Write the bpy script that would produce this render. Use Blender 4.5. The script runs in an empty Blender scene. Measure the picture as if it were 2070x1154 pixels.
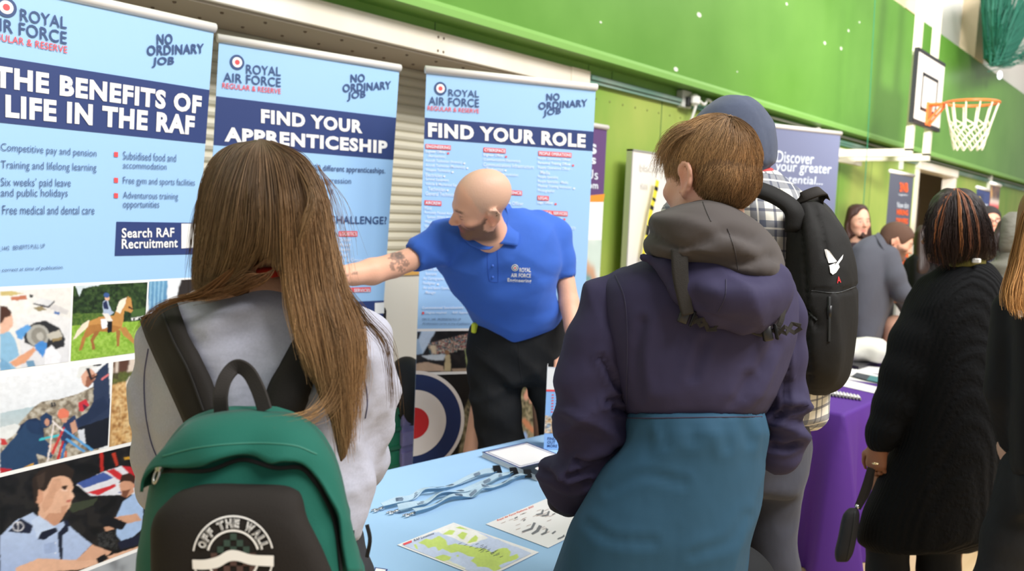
import bpy, math, random
import numpy as np
from math import sin, cos, tan, radians, pi, sqrt
from mathutils import Matrix, Vector
random.seed(7); rng = np.random.default_rng(11)
SC = bpy.context.scene; COL = SC.collection

# ------------------------------------------------------------------ camera
W, H, FPX = 2070, 1154, 1700.0
CAM_H, CAM_AZ, CAM_PITCH, CAM_ROLL = 1.6, 40.2, 5.0, 2.4
_t, _p, _r = radians(CAM_AZ), radians(CAM_PITCH), radians(CAM_ROLL)
_fw = cos(_p)*np.array([cos(_t), sin(_t), 0.]) - sin(_p)*np.array([0, 0, 1.])
_r0 = np.array([sin(_t), -cos(_t), 0.]); _u0 = np.cross(_r0, _fw)
CM = np.array([_r0*cos(_r)+_u0*sin(_r), _u0*cos(_r)-_r0*sin(_r), _fw]); CC = np.array([0, 0, CAM_H])
cd = bpy.data.cameras.new('camera'); cam = bpy.data.objects.new('camera', cd); COL.objects.link(cam)
cam.matrix_world = Matrix([[CM[0][i], CM[1][i], -CM[2][i], CC[i]] for i in range(3)]+[[0, 0, 0, 1]])
cd.sensor_width = 36; cd.lens = 36*FPX/W; cd.clip_start = .05
cd.dof.use_dof = True; cd.dof.focus_distance = 1.75; cd.dof.aperture_fstop = 4.6
SC.camera = cam
SC.view_settings.view_transform = 'Standard'; SC.view_settings.look = 'None'
SC.view_settings.gamma = 1; SC.view_settings.use_curve_mapping = False
SC.view_settings.exposure = -0.03
# ------------------------------------------------------------------ world + hall lights, added spot and wall fill
wd = bpy.data.worlds.new('hall_daylight'); SC.world = wd; wd.use_nodes = True
wd.node_tree.nodes['Background'].inputs[0].default_value = (1.0, .985, .96, 1)
wd.node_tree.nodes['Background'].inputs[1].default_value = .46
def area(name, loc, target, size, power, col=(1, .985, .965)):
    l = bpy.data.lights.new(name, 'AREA'); l.shape = 'RECTANGLE'; l.size, l.size_y = size; l.energy = power; l.color = col
    o = bpy.data.objects.new(name, l); COL.objects.link(o); o.location = loc
    o.rotation_euler = (Vector(target)-Vector(loc)).to_track_quat('-Z', 'Y').to_euler(); return o
area('hall_and_fill_lamp', (1.5, -2.5, 6.5), (1.8, 1.2, 1.2), (3.0, 1.6), 440)
area('hall_and_fill_lamp', (5.0, -2.5, 6.8), (5.2, 1.5, .8), (3, 1.6), 380)
_sl = bpy.data.lights.new('backboard_shadow_spot', 'SPOT'); _sl.energy = 10500; _sl.spot_size = radians(27); _sl.spot_blend = 1.; _sl.shadow_soft_size = .55; _sl.color = (1, .97, .92)  # added spot: throws the backboard's shadow on the wall, cone kept clear of people
_so = bpy.data.objects.new('backboard_shadow_spot', _sl); COL.objects.link(_so); _so.location = (-1.2, -3.2, 3.75); _so.rotation_euler = (Vector((9.4, 2.6, 3.15))-Vector(_so.location)).to_track_quat('-Z', 'Y').to_euler()
area('hall_and_fill_lamp', (13., -1.5, 7.5), (14., 3.2, 5.6), (4, 1.6), 420)  # added fill lamp, only there to brighten the pale upper wall

# ------------------------------------------------------------------ pixel <-> place
def ray(x, y): return CM.T@np.array([(x-W/2)/FPX, -(y-H/2)/FPX, 1.])
def at(x, y, d): return CC+ray(x, y)*d
def onY(x, y, Y): r = ray(x, y); return CC+r*((Y-CC[1])/r[1])
def onZ(x, y, Z): r = ray(x, y); return CC+r*((Z-CC[2])/r[2])
def proj(P):
    c = (np.asarray(P, float)-CC)@CM.T
    return np.stack([W/2+FPX*c[..., 0]/c[..., 2], H/2-FPX*c[..., 1]/c[..., 2], c[..., 2]], -1)
def c2w(P): return np.asarray(P)@CM+CC            # camera metres (right, up, depth) -> world
def pc(x, y, d): return np.array([(x-W/2)/FPX*d, -(y-H/2)/FPX*d, d])

# ------------------------------------------------------------------ materials
def lin(c):
    c = np.asarray(c, float)/255.
    return tuple(np.where(c <= .04045, c/12.92, ((c+.055)/1.055)**2.4))
MATS = {}
def mat(name, rgb=None, rough=.6, metal=0., bump=None, vary=None, attr=None, spec=.5, sheen=0., emit=None, trans=None, alpha=None):
    """bump=(scale,strength[,stretch xyz])  vary=(scale,amount)  attr=name of a colour attribute"""
    if name in MATS: return MATS[name]
    m = bpy.data.materials.new(name); m.use_nodes = True; nt = m.node_tree; b = nt.nodes['Principled BSDF']; L = nt.links.new
    b.inputs['Roughness'].default_value = rough; b.inputs['Metallic'].default_value = metal
    b.inputs['Specular IOR Level'].default_value = spec
    if sheen: b.inputs['Sheen Weight'].default_value = sheen
    src = None
    if attr:
        a = nt.nodes.new('ShaderNodeAttribute'); a.attribute_name = attr; src = a.outputs['Color']
    else: b.inputs['Base Color'].default_value = (*lin(rgb), 1)
    tc = nt.nodes.new('ShaderNodeTexCoord')
    if vary:
        n = nt.nodes.new('ShaderNodeTexNoise'); n.inputs['Scale'].default_value = vary[0]; n.inputs['Detail'].default_value = 5
        L(tc.outputs['Object'], n.inputs['Vector'])
        mr = nt.nodes.new('ShaderNodeMapRange'); mr.inputs[1].default_value = .25; mr.inputs[2].default_value = .75
        mr.inputs[3].default_value = 1-vary[1]; mr.inputs[4].default_value = 1+vary[1]; L(n.outputs['Fac'], mr.inputs[0])
        mx = nt.nodes.new('ShaderNodeVectorMath'); mx.operation = 'SCALE'
        if src: L(src, mx.inputs[0])
        else: mx.inputs[0].default_value = lin(rgb)
        L(mr.outputs[0], mx.inputs['Scale']); src = mx.outputs[0]
    if src: L(src, b.inputs['Base Color'])
    if bump:
        prev = None
        bl = bump if isinstance(bump, list) else [bump]
        for bb in bl:
            mp = nt.nodes.new('ShaderNodeMapping'); L(tc.outputs['Object'], mp.inputs[0])
            mp.inputs['Scale'].default_value = bb[2] if len(bb) > 2 else (1, 1, 1)
            n = nt.nodes.new('ShaderNodeTexNoise'); n.inputs['Scale'].default_value = bb[0]; n.inputs['Detail'].default_value = 3
            L(mp.outputs[0], n.inputs['Vector'])
            bp = nt.nodes.new('ShaderNodeBump'); bp.inputs['Strength'].default_value = bb[1]; bp.inputs['Distance'].default_value = bb[3] if len(bb) > 3 else .01
            L(n.outputs['Fac'], bp.inputs['Height'])
            if prev: L(prev, bp.inputs['Normal'])
            prev = bp.outputs[0]
        L(prev, b.inputs['Normal'])
    if emit: b.inputs['Emission Color'].default_value = (*lin(emit[0]), 1); b.inputs['Emission Strength'].default_value = emit[1]
    if trans: b.inputs['Transmission Weight'].default_value = trans
    if alpha: b.inputs['Alpha'].default_value = alpha
    MATS[name] = m; return m

# ------------------------------------------------------------------ objects
def tag(o, label, cat, group=None, kind=None):
    if label: o['label'] = label
    if cat: o['category'] = cat
    if group: o['group'] = group
    if kind: o['kind'] = kind
    return o
def thing(name, loc, label, cat, group=None):
    o = bpy.data.objects.new(name, None); COL.objects.link(o); o.location = loc; o.empty_display_size = .05
    return tag(o, label, cat, group)
def adopt(o, parent):
    o.parent = parent; bpy.context.view_layer.update()
    M = Matrix.Identity(4); q = parent
    M = parent.matrix_world.copy() if parent.type != 'EMPTY' else Matrix.Translation(parent.location)
    o.matrix_parent_inverse = M.inverted()
def obj(name, V, F, m, parent=None, smooth=False, cols=None, label=None, pull=None):
    me = bpy.data.meshes.new(name)
    V = np.asarray(V, float); 
    if isinstance(F, np.ndarray):
        n, k = F.shape
        me.vertices.add(len(V)); me.vertices.foreach_set('co', V.ravel())
        me.loops.add(n*k); me.loops.foreach_set('vertex_index', F.ravel().astype(np.int32))
        me.polygons.add(n); me.polygons.foreach_set('loop_start', np.arange(0, n*k, k, dtype=np.int32))
        me.polygons.foreach_set('loop_total', np.full(n, k, np.int32)); me.update(calc_edges=True)
    else: me.from_pydata(V.tolist(), [], [list(map(int, f)) for f in F])
    if isinstance(m, (list, tuple)):
        for mm in m: me.materials.append(mm)
    elif m: me.materials.append(m)
    if smooth: me.polygons.foreach_set('use_smooth', [True]*len(me.polygons))
    if cols is not None:
        ca = me.color_attributes.new('Col', 'FLOAT_COLOR', 'POINT')
        c4 = np.ones((len(V), 4)); c4[:, :3] = cols; ca.data.foreach_set('color', c4.ravel())
    o = bpy.data.objects.new(name, me); COL.objects.link(o)
    if parent: 
        o.parent = parent; q = parent; loc = Vector((0, 0, 0))
        while q: loc += q.location; q = q.parent
        if parent.type == 'EMPTY': o.matrix_parent_inverse = Matrix.Translation(-loc)
    if label: o['label'] = label
    return o
class MB:
    """collects boxes, quads, tubes, lathes into one mesh (world coordinates)"""
    def __init__(s): s.V = []; s.F = []; s.n = 0
    def add(s, V, F):
        V = np.asarray(V, float); s.V.append(V); s.F += [[int(i)+s.n for i in f] for f in F]; s.n += len(V); return s
    def box(s, lo, hi, M=None, bev=0.):
        x0, y0, z0 = lo; x1, y1, z1 = hi
        if bev:
            b = min(bev, (x1-x0)/2.01, (y1-y0)/2.01, (z1-z0)/2.01); V = []
            for z, i in ((z0, b), (z0+b, 0), (z1-b, 0), (z1, b)):
                for (X, Y, sx, sy) in ((x0, y0, 1, 1), (x1, y0, -1, 1), (x1, y1, -1, -1), (x0, y1, 1, -1)):
                    if (sx, sy) in ((1, 1), (-1, -1)): V += [(X+sx*i, Y+sy*(b+i*.6), z), (X+sx*(b+i*.6), Y+sy*i, z)]
                    else: V += [(X+sx*(b+i*.6), Y+sy*i, z), (X+sx*i, Y+sy*(b+i*.6), z)]
            V = np.array(V); F = [[7, 6, 5, 4, 3, 2, 1, 0], [24+i for i in range(8)]]
            for k in range(3):
                for i in range(8): F.append([k*8+i, k*8+(i+1) % 8, k*8+8+(i+1) % 8, k*8+8+i])
        else:
            V = np.array([(x, y, z) for z in (z0, z1) for y in (y0, y1) for x in (x0, x1)])
            F = [(0, 2, 3, 1), (4, 5, 7, 6), (0, 1, 5, 4), (2, 6, 7, 3), (0, 4, 6, 2), (1, 3, 7, 5)]
        if M is not None: V = V@np.asarray(M)[:3, :3].T+np.asarray(M)[:3, 3]
        return s.add(V, F)
    def tube(s, pts, r, n=10, caps=True, flat=None):
        """round tube along pts; r scalar or list; flat=(up vector, ratio) squashes it along that vector"""
        P = np.asarray(pts, float); m = len(P); R = np.full(m, r, float) if np.isscalar(r) else np.asarray(r, float)
        T = np.gradient(P, axis=0); T /= np.linalg.norm(T, axis=1)[:, None]+1e-12
        up = np.array([0, 0, 1.]) if flat is None else np.asarray(flat[0], float)
        if abs(T[0]@up) > .95 and flat is None: up = np.array([1., 0, 0])
        V = []
        for i in range(m):
            b = up-T[i]*(up@T[i]); b /= np.linalg.norm(b)+1e-12; a = np.cross(T[i], b); up = b if flat is None else up
            q = 1 if flat is None else flat[1]
            for k in range(n):
                t = 2*pi*k/n; V.append(P[i]+R[i]*(cos(t)*a+q*sin(t)*b))
        F = [[i*n+k, i*n+(k+1) % n, (i+1)*n+(k+1) % n, (i+1)*n+k] for i in range(m-1) for k in range(n)]
        if caps: F += [list(range(n))[::-1], [(m-1)*n+k for k in range(n)]]
        return s.add(V, F)
    def ribbon(s, pts, nor, w, th, n_per=None):
        """webbing: pts path, nor normals, width w (scalar/list), thickness th"""
        P = np.asarray(pts, float); N = np.asarray(nor, float); m = len(P)
        if N.ndim == 1: N = np.tile(N, (m, 1))
        N = N/np.linalg.norm(N, axis=1)[:, None]; T = np.gradient(P, axis=0); T /= np.linalg.norm(T, axis=1)[:, None]
        A = np.cross(T, N); A /= np.linalg.norm(A, axis=1)[:, None]; wv = np.full(m, w, float) if np.isscalar(w) else np.asarray(w, float)
        V = []
        for i in range(m):
            for (a, b) in ((-.5, -.5), (-.42, .5), (.42, .5), (.5, -.5)): V.append(P[i]+A[i]*wv[i]*a+N[i]*th*(b+.5))
        F = [[i*4+k, i*4+(k+1) % 4, (i+1)*4+(k+1) % 4, (i+1)*4+k] for i in range(m-1) for k in range(4)]
        F += [[0, 3, 2, 1], [(m-1)*4+k for k in range(4)]]
        return s.add(V, F)
    def prism(s, pts, vec):
        P = np.asarray(pts, float); n = len(P); V = np.vstack([P, P+np.asarray(vec)])
        return s.add(V, [list(range(n))[::-1], [n+i for i in range(n)]]+[[i, (i+1) % n, n+(i+1) % n, n+i] for i in range(n)])
    def ball(s, c, r, n=10):
        c = np.asarray(c, float); r = np.ones(3)*r; V = [c+r*[0, 0, 1]]; F = []
        for i in range(1, n): V += [c+r*[sin(pi*i/n)*cos(2*pi*k/n), sin(pi*i/n)*sin(2*pi*k/n), cos(pi*i/n)] for k in range(n)]
        V.append(c-r*[0, 0, 1])
        F += [[0, 1+k, 1+(k+1) % n] for k in range(n)]
        for i in range(n-2): F += [[1+i*n+k, 1+i*n+n+k, 1+i*n+n+(k+1) % n, 1+i*n+(k+1) % n] for k in range(n)]
        e = len(V)-1; F += [[e, e-n+(k+1) % n, e-n+k] for k in range(n)]
        return s.add(V, F)
    def build(s, name, m, parent=None, smooth=False, label=None): return obj(name, np.vstack(s.V), s.F, m, parent, smooth, label=label)
def curve(pts, n=24):
    """Catmull-Rom through pts"""
    P = np.asarray(pts, float); P = np.vstack([2*P[0]-P[1], P, 2*P[-1]-P[-2]]); out = []; m = len(P)-3
    for u in np.linspace(0, m-1e-6, n):
        i = int(u); t = u-i; a, b, c, d = P[i:i+4]
        out.append(.5*(2*b+(c-a)*t+(2*a-5*b+4*c-d)*t*t+(3*b-a-3*c+d)*t**3))
    return np.array(out)
def structure(o, label=None, cat=None): return tag(o, label, cat, kind='structure')

# ------------------------------------------------------------------ lettering on flat prints
_tc = {}
def glyphs(s, bold=0., shear=0.):
    k = (s, bold, shear)
    if k not in _tc:
        c = bpy.data.curves.new('t', 'FONT'); c.body = s; c.offset = bold; c.resolution_u = 3; c.space_character = 1+bold*2.6; c.fill_mode = 'BOTH'; c.dimensions = '2D'; c.shear = shear
        o = bpy.data.objects.new('t', c); COL.objects.link(o); bpy.context.view_layer.update()
        me = bpy.data.meshes.new_from_object(o.evaluated_get(bpy.context.evaluated_depsgraph_get()))
        V = np.array([v.co[:2] for v in me.vertices]); F = [list(p.vertices) for p in me.polygons]
        bpy.data.objects.remove(o); bpy.data.curves.remove(c); bpy.data.meshes.remove(me)
        lo, hi = V.min(0), V.max(0); _tc[k] = ((V-lo)/(hi-lo), F, (hi-lo)[0]/(hi-lo)[1])
    return _tc[k]
class Patch:
    """flat (or slightly twisted) printed sheet: P(s,t), s to the right, t downwards"""
    def __init__(s, TL, TR, BL, BR, lift=.0):
        s.q = [np.array(a, float) for a in (TL, TR, BL, BR)]
        n = np.cross(s.q[1]-s.q[0], s.q[2]-s.q[0]); n /= np.linalg.norm(n)
        s.n = n if n@(CC-s.q[0]) > 0 else -n
    def P(s, a, b, up=0.):
        a = np.asarray(a)[..., None]; b = np.asarray(b)[..., None]
        return (s.q[0]*(1-a)+s.q[1]*a)*(1-b)+(s.q[2]*(1-a)+s.q[3]*a)*b+s.n*up
    def inv(s, x, y):
        a, b = .5, .4
        for _ in range(25):
            q = proj(s.P(a, b))[:2]; e = 1e-4
            J = np.stack([(proj(s.P(a+e, b))[:2]-q)/e, (proj(s.P(a, b+e))[:2]-q)/e], 1)
            d = np.linalg.solve(J, np.array([x, y])-q); a += d[0]; b += d[1]
        return np.array([a, b])
    def poly(s, mb, st, up=.0025): 
        st = np.asarray(st); return mb.add(s.P(st[:, 0], st[:, 1], up), [list(range(len(st)))])
    def polypx(s, mb, px, up=.0025): return s.poly(mb, [s.inv(*p) for p in px], up)
    def rect(s, mb, s0, t0, s1, t1, up=.0015, n=14):
        A, B = np.meshgrid(np.linspace(s0, s1, n), np.linspace(t0, t1, n)); i = np.arange(n*n).reshape(n, n)
        return mb.add(s.P(A.ravel(), B.ravel(), up), np.stack([i[:-1, :-1], i[1:, :-1], i[1:, 1:], i[:-1, 1:]], -1).reshape(-1, 4))
    def disc(s, mb, px, rpx, up=.0025, n=40, arc=(0, 2*pi), clip=None):
        c = s.inv(*px); e = s.inv(px[0]+rpx, px[1]); w = np.linalg.norm(s.q[1]-s.q[0]); h = np.linalg.norm(s.q[2]-s.q[0])
        r = np.linalg.norm((e-c)*[w, h]); A = np.linspace(arc[0], arc[1], n, endpoint=False)
        st = np.stack([c[0]+r*np.cos(A)/w, c[1]+r*np.sin(A)/h], 1)
        if clip: st[:, 0] = np.clip(st[:, 0], clip[0], clip[1])
        return s.poly(mb, st, up)
    def text(s, mb, txt, bl, br, tl, bold=0., up=.0035, shear=0.):
        V, F, _ = glyphs(txt, bold, shear); o = s.inv(*bl); u = s.inv(*br)-o; v = s.inv(*tl)-o
        st = o+V[:, :1]*u+V[:, 1:]*v
        return mb.add(s.P(st[:, 0], st[:, 1], up), F)
    def line(s, mb, txt, x, y, h, w=None, bold=0., up=.0035, slope=0., shear=0.):
        """text whose left baseline-ish corner is (x,y) px, height h px, width w px (None: natural)"""
        V, F, asp = glyphs(txt, bold, shear); w = w or h*asp*.8
        return s.text(mb, txt, (x, y), (x+w, y+slope*w), (x, y-h), bold, up, shear)
    def slab(s, th=.002, n=16):
        A, B = np.meshgrid(np.linspace(0, 1, n), np.linspace(0, 1, n)); i = np.arange(n*n).reshape(n, n); m = n*n
        F = np.stack([i[:-1, :-1], i[1:, :-1], i[1:, 1:], i[:-1, 1:]], -1).reshape(-1, 4); F = np.vstack([F, F[:, ::-1]+m]).tolist()
        e = list(i[0])+list(i[1:, -1])+list(i[-1, -2::-1])+list(i[-2:0:-1, 0])
        F += [[e[k], e[(k+1) % len(e)], e[(k+1) % len(e)]+m, e[k]+m] for k in range(len(e))]
        return MB().add(np.vstack([s.P(A.ravel(), B.ravel()), s.P(A.ravel(), B.ravel(), -th)]), F)
    def print_photo(s, name, st0, st1, paint, m, parent, n=(120, 90), up=.0018, label=None, soft=2):
        """a printed photograph: a fine grid whose vertex colours are the print"""
        a = np.linspace(st0[0], st1[0], n[0]); b = np.linspace(st0[1], st1[1], n[1]); A, B = np.meshgrid(a, b)
        V = s.P(A.ravel(), B.ravel(), up); p = proj(V); C = paint(p[:, 0], p[:, 1]).reshape(n[1], n[0], 3)
        for _ in range(soft):
            q = np.pad(C, ((1, 1), (1, 1), (0, 0)), 'edge'); C = C*.4+.15*(q[:-2, 1:-1]+q[2:, 1:-1]+q[1:-1, :-2]+q[1:-1, 2:])
        C = C.reshape(-1, 3)
        i = np.arange(n[0]*n[1]).reshape(n[1], n[0]); F = np.stack([i[:-1, :-1], i[1:, :-1], i[1:, 1:], i[:-1, 1:]], -1).reshape(-1, 4)
        return obj(name, V, F, m, parent, cols=C, label=label)
def inside(px, py, poly):
    r = np.zeros(px.shape, bool); n = len(poly)
    for i in range(n):
        (x0, y0), (x1, y1) = poly[i], poly[(i+1) % n]
        if y0 == y1: continue
        c = ((y0 > py) != (y1 > py)) & (px < (x1-x0)*(py-y0)/(y1-y0)+x0); r ^= c
    return r
def vnoise(x, y, z=0., seed=0):
    """cheap smooth value noise, vectorised, -1..1"""
    def hsh(i, j, k): 
        v = np.sin(i*127.1+j*311.7+k*74.7+seed*17.3)*43758.5453; return v-np.floor(v)
    x, y, z = np.broadcast_arrays(np.asarray(x, float), y, z); i, j, k = np.floor(x), np.floor(y), np.floor(z); u, v, w = x-i, y-j, z-k
    u, v, w = (q*q*(3-2*q) for q in (u, v, w)); o = 0
    for a in (0, 1):
        for b in (0, 1):
            for c in (0, 1): o = o+(u if a else 1-u)*(v if b else 1-v)*(w if c else 1-w)*hsh(i+a, j+b, k+c)
    return o*2-1
# ------------------------------------------------------------------ implicit-surface modelling (bodies, clothes, bags)
class Sdf:
    """shapes collected in camera metres (right, up, depth), blended smoothly and meshed as one continuous surface"""
    def __init__(s, res=.008): s.p = []; s.res = res
    def add(s, fn, lo, hi, k=.02, op='u'): s.p.append((fn, np.array(lo, float), np.array(hi, float), k, op)); return s
    def cone(s, a, ra, b, rb, k=.02, fz=1., op='u', metric=False):
        """tapered capsule. a,b = (px,py,depth), radii in px at that depth (or metres); fz flattens along depth"""
        if not metric: A, B = pc(*a), pc(*b); ra, rb = ra*a[2]/FPX, rb*b[2]/FPX
        else: A, B = np.array(a, float), np.array(b, float)
        sc = np.array([1, 1, 1/fz]); A2, B2 = A*sc, B*sc; AB = B2-A2; L2 = max(AB@AB, 1e-9)
        def fn(P):
            Q = P*sc-A2; t = np.clip(Q@AB/L2, 0, 1); d = np.sqrt(((Q-t[..., None]*AB)**2).sum(-1))-(ra+(rb-ra)*t)
            return d*min(1, fz)
        r = max(ra, rb)*max(1, fz); return s.add(fn, np.minimum(A, B)-r, np.maximum(A, B)+r, k, op)
    def chain(s, pts, k=.02, fz=1., op='u'):
        for a, b in zip(pts[:-1], pts[1:]): s.cone(a[:3], a[3], b[:3], b[3], k, fz, op)
        return s
    def ell(s, c, rad, R=None, k=.02, op='u', px=True):
        """ellipsoid; c=(px,py,depth) or metres; radii metres; R rows = local axes in camera space"""
        C = pc(*c) if px else np.array(c, float); rad = np.array(rad, float); R = np.eye(3) if R is None else np.asarray(R)
        def fn(P):
            Q = (P-C)@R.T; k0 = np.sqrt(((Q/rad)**2).sum(-1)); k1 = np.sqrt(((Q/rad**2)**2).sum(-1)); return k0*(k0-1)/np.maximum(k1, 1e-6)
        e = np.sqrt(((R.T*rad)**2).sum(1)); return s.add(fn, C-e, C+e, k, op)
    def loft(s, rows, k=.02, n=2.3, op='u'):
        """rows of (y px, left x px, right x px, centre depth m, half depth m)"""
        R = np.array(rows, float); ys = np.linspace(R[0, 0], R[-1, 0], 120); m = len(R)
        def cub(col):
            x, y = R[:, 0], R[:, col]; dlt = np.diff(y)/np.diff(x); g = np.zeros(m); g[0], g[-1] = dlt[0], dlt[-1]
            for i in range(1, m-1): g[i] = 0 if dlt[i-1]*dlt[i] <= 0 else 2*dlt[i-1]*dlt[i]/(dlt[i-1]+dlt[i])
            j = np.clip(np.searchsorted(x, ys)-1, 0, m-2); h = x[j+1]-x[j]; t = (ys-x[j])/h
            return (2*t**3-3*t**2+1)*y[j]+(t**3-2*t**2+t)*h*g[j]+(-2*t**3+3*t**2)*y[j+1]+(t**3-t**2)*h*g[j+1]
        T = [cub(c) for c in range(1, 5)]
        def fn(P):
            z = P[..., 2]; u = W/2+FPX*P[..., 0]/z; v = H/2-FPX*P[..., 1]/z
            xl, xr, dc, b = (np.interp(v, ys, t) for t in T); a = np.maximum((xr-xl)/2, 1.); am = a*z/FPX; b = np.maximum(b, .004)
            q = (np.abs((u-(xl+xr)/2)/a)**n+np.abs((z-dc)/b)**n)**(1/n)
            d = (q-1)*np.minimum(am, b); cap = np.maximum(ys[0]-v, v-ys[-1])*z/FPX
            return np.maximum(d, cap)
        pts = []
        for y, xl, xr, dc, b in rows:
            for x in (xl, xr):
                for d in (dc-b, dc+b): pts.append(pc(x, y, d))
        pts = np.array(pts); return s.add(fn, pts.min(0), pts.max(0), k, op)
    def eval_grid(s):
        h = s.res; pos = [p for p in s.p if p[4] == 'u']
        lo = np.min([p[1] for p in pos], 0)-3*h; hi = np.max([p[2] for p in pos], 0)+3*h
        n = np.ceil((hi-lo)/h).astype(int)+1; D = np.full(n, .1, np.float32)
        ax = [lo[i]+h*np.arange(n[i]) for i in range(3)]
        for fn, a, b, k, op in s.p:
            mgn = k+3*h; i0 = np.clip(((a-mgn-lo)/h).astype(int), 0, n); i1 = np.clip(np.ceil((b+mgn-lo)/h).astype(int)+1, 0, n)
            if (i1 <= i0).any(): continue
            sl = tuple(slice(i0[i], i1[i]) for i in range(3))
            G = np.stack(np.meshgrid(*[ax[i][sl[i]] for i in range(3)], indexing='ij'), -1)
            d = fn(G); c = D[sl]
            if op == 'u': hh = np.clip(.5+.5*(d-c)/k, 0, 1); D[sl] = d*(1-hh)+c*hh-k*hh*(1-hh)
            elif op == 'disp': D[sl] = c+d
            else: hh = np.clip(.5-.5*(c+d)/k, 0, 1); D[sl] = c*(1-hh)-d*hh+k*hh*(1-hh)
        return D, lo, h
    def mesh(s, smooth=1):
        D, lo, h = s.eval_grid(); nx, ny, nz = D.shape; ins = D < 0
        acc = np.zeros((nx-1, ny-1, nz-1, 3), np.float32); cnt = np.zeros((nx-1, ny-1, nz-1), np.int16); quads = []
        for ax in range(3):
            A = np.moveaxis(D, ax, 0); I = np.moveaxis(ins, ax, 0); d0, d1 = A[:-1], A[1:]; x = I[:-1] != I[1:]
            idx = np.argwhere(x); 
            if not len(idx): continue
            t = d0[x]/(d0[x]-d1[x]); o = [1, 2] if ax == 0 else ([0, 2] if ax == 1 else [0, 1])
            pos = np.zeros((len(idx), 3)); pos[:, ax] = idx[:, 0]+t; pos[:, o[0]] = idx[:, 1]; pos[:, o[1]] = idx[:, 2]
            cell = np.zeros((len(idx), 3), int); cell[:, ax] = idx[:, 0]; q = []; ok = np.ones(len(idx), bool)
            for (a, b) in ((-1, -1), (0, -1), (0, 0), (-1, 0)):
                c = cell.copy(); c[:, o[0]] = idx[:, 1]+a; c[:, o[1]] = idx[:, 2]+b
                good = ((c >= 0) & (c < np.array(cnt.shape))).all(1); ok &= good; cc = np.clip(c, 0, np.array(cnt.shape)-1)
                np.add.at(acc, tuple(cc[good].T), pos[good]); np.add.at(cnt, tuple(cc[good].T), 1); q.append(cc)
            Q = np.stack(q, 1)[ok]; flip = I[:-1][x][ok]
            if ax == 1: flip = ~flip
            Q[~flip] = Q[~flip][:, ::-1]; quads.append(Q)
        idm = np.full(cnt.shape, -1, int); m = cnt > 0; idm[m] = np.arange(m.sum())
        V = acc[m]/cnt[m][:, None]*h+lo; Q = np.vstack(quads); F = idm[Q[..., 0], Q[..., 1], Q[..., 2]]
        for _ in range(smooth):
            S = np.zeros_like(V); C = np.zeros(len(V))
            for a in range(4):
                np.add.at(S, F[:, a], V[F[:, (a+1) % 4]]); np.add.at(S, F[:, a], V[F[:, a-1]]); np.add.at(C, F[:, a], 2)
            V = V*.5+S/C[:, None]*.5
        return V, F
    def build(s, name, m, parent=None, cols=None, smooth=1, label=None, disp=None):
        V, F = s.mesh(smooth)
        if disp:      # folds: move along the vertex normal
            e1 = V[F[:, 2]]-V[F[:, 0]]; e2 = V[F[:, 3]]-V[F[:, 1]]; fn = np.cross(e1, e2); N = np.zeros_like(V)
            for a in range(4): np.add.at(N, F[:, a], fn)
            N /= np.linalg.norm(N, axis=1)[:, None]+1e-12; V = V+N*disp(V, N)[:, None]
        C = cols(V) if cols else None; Wd = c2w(V); a, b, c = (Wd[F[:, i]]-Wd.mean(0) for i in range(3))
        if (np.cross(a, b)*c).sum() < 0: F = F[:, ::-1].copy()
        return obj(name, Wd, F, m, parent, True, C, label)
def cpx(V): return np.stack([W/2+FPX*V[:, 0]/V[:, 2], H/2-FPX*V[:, 1]/V[:, 2]], 1)
def fold(V, dirs, seed=0):
    """folds: sum of stretched noises; dirs = [(along vector px-ish angle deg, wavelength m, stretch, amplitude m)]"""
    o = 0
    for i, (ang, wl, st, amp) in enumerate(dirs):
        a = radians(ang); x = V[:, 0]*cos(a)+V[:, 1]*sin(a); y = -V[:, 0]*sin(a)+V[:, 1]*cos(a)
        n = vnoise(x/(wl*st), y/wl, V[:, 2]/(wl*2), seed+i*7); o = o+amp*(1-2*np.abs(n))
    return o
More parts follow.
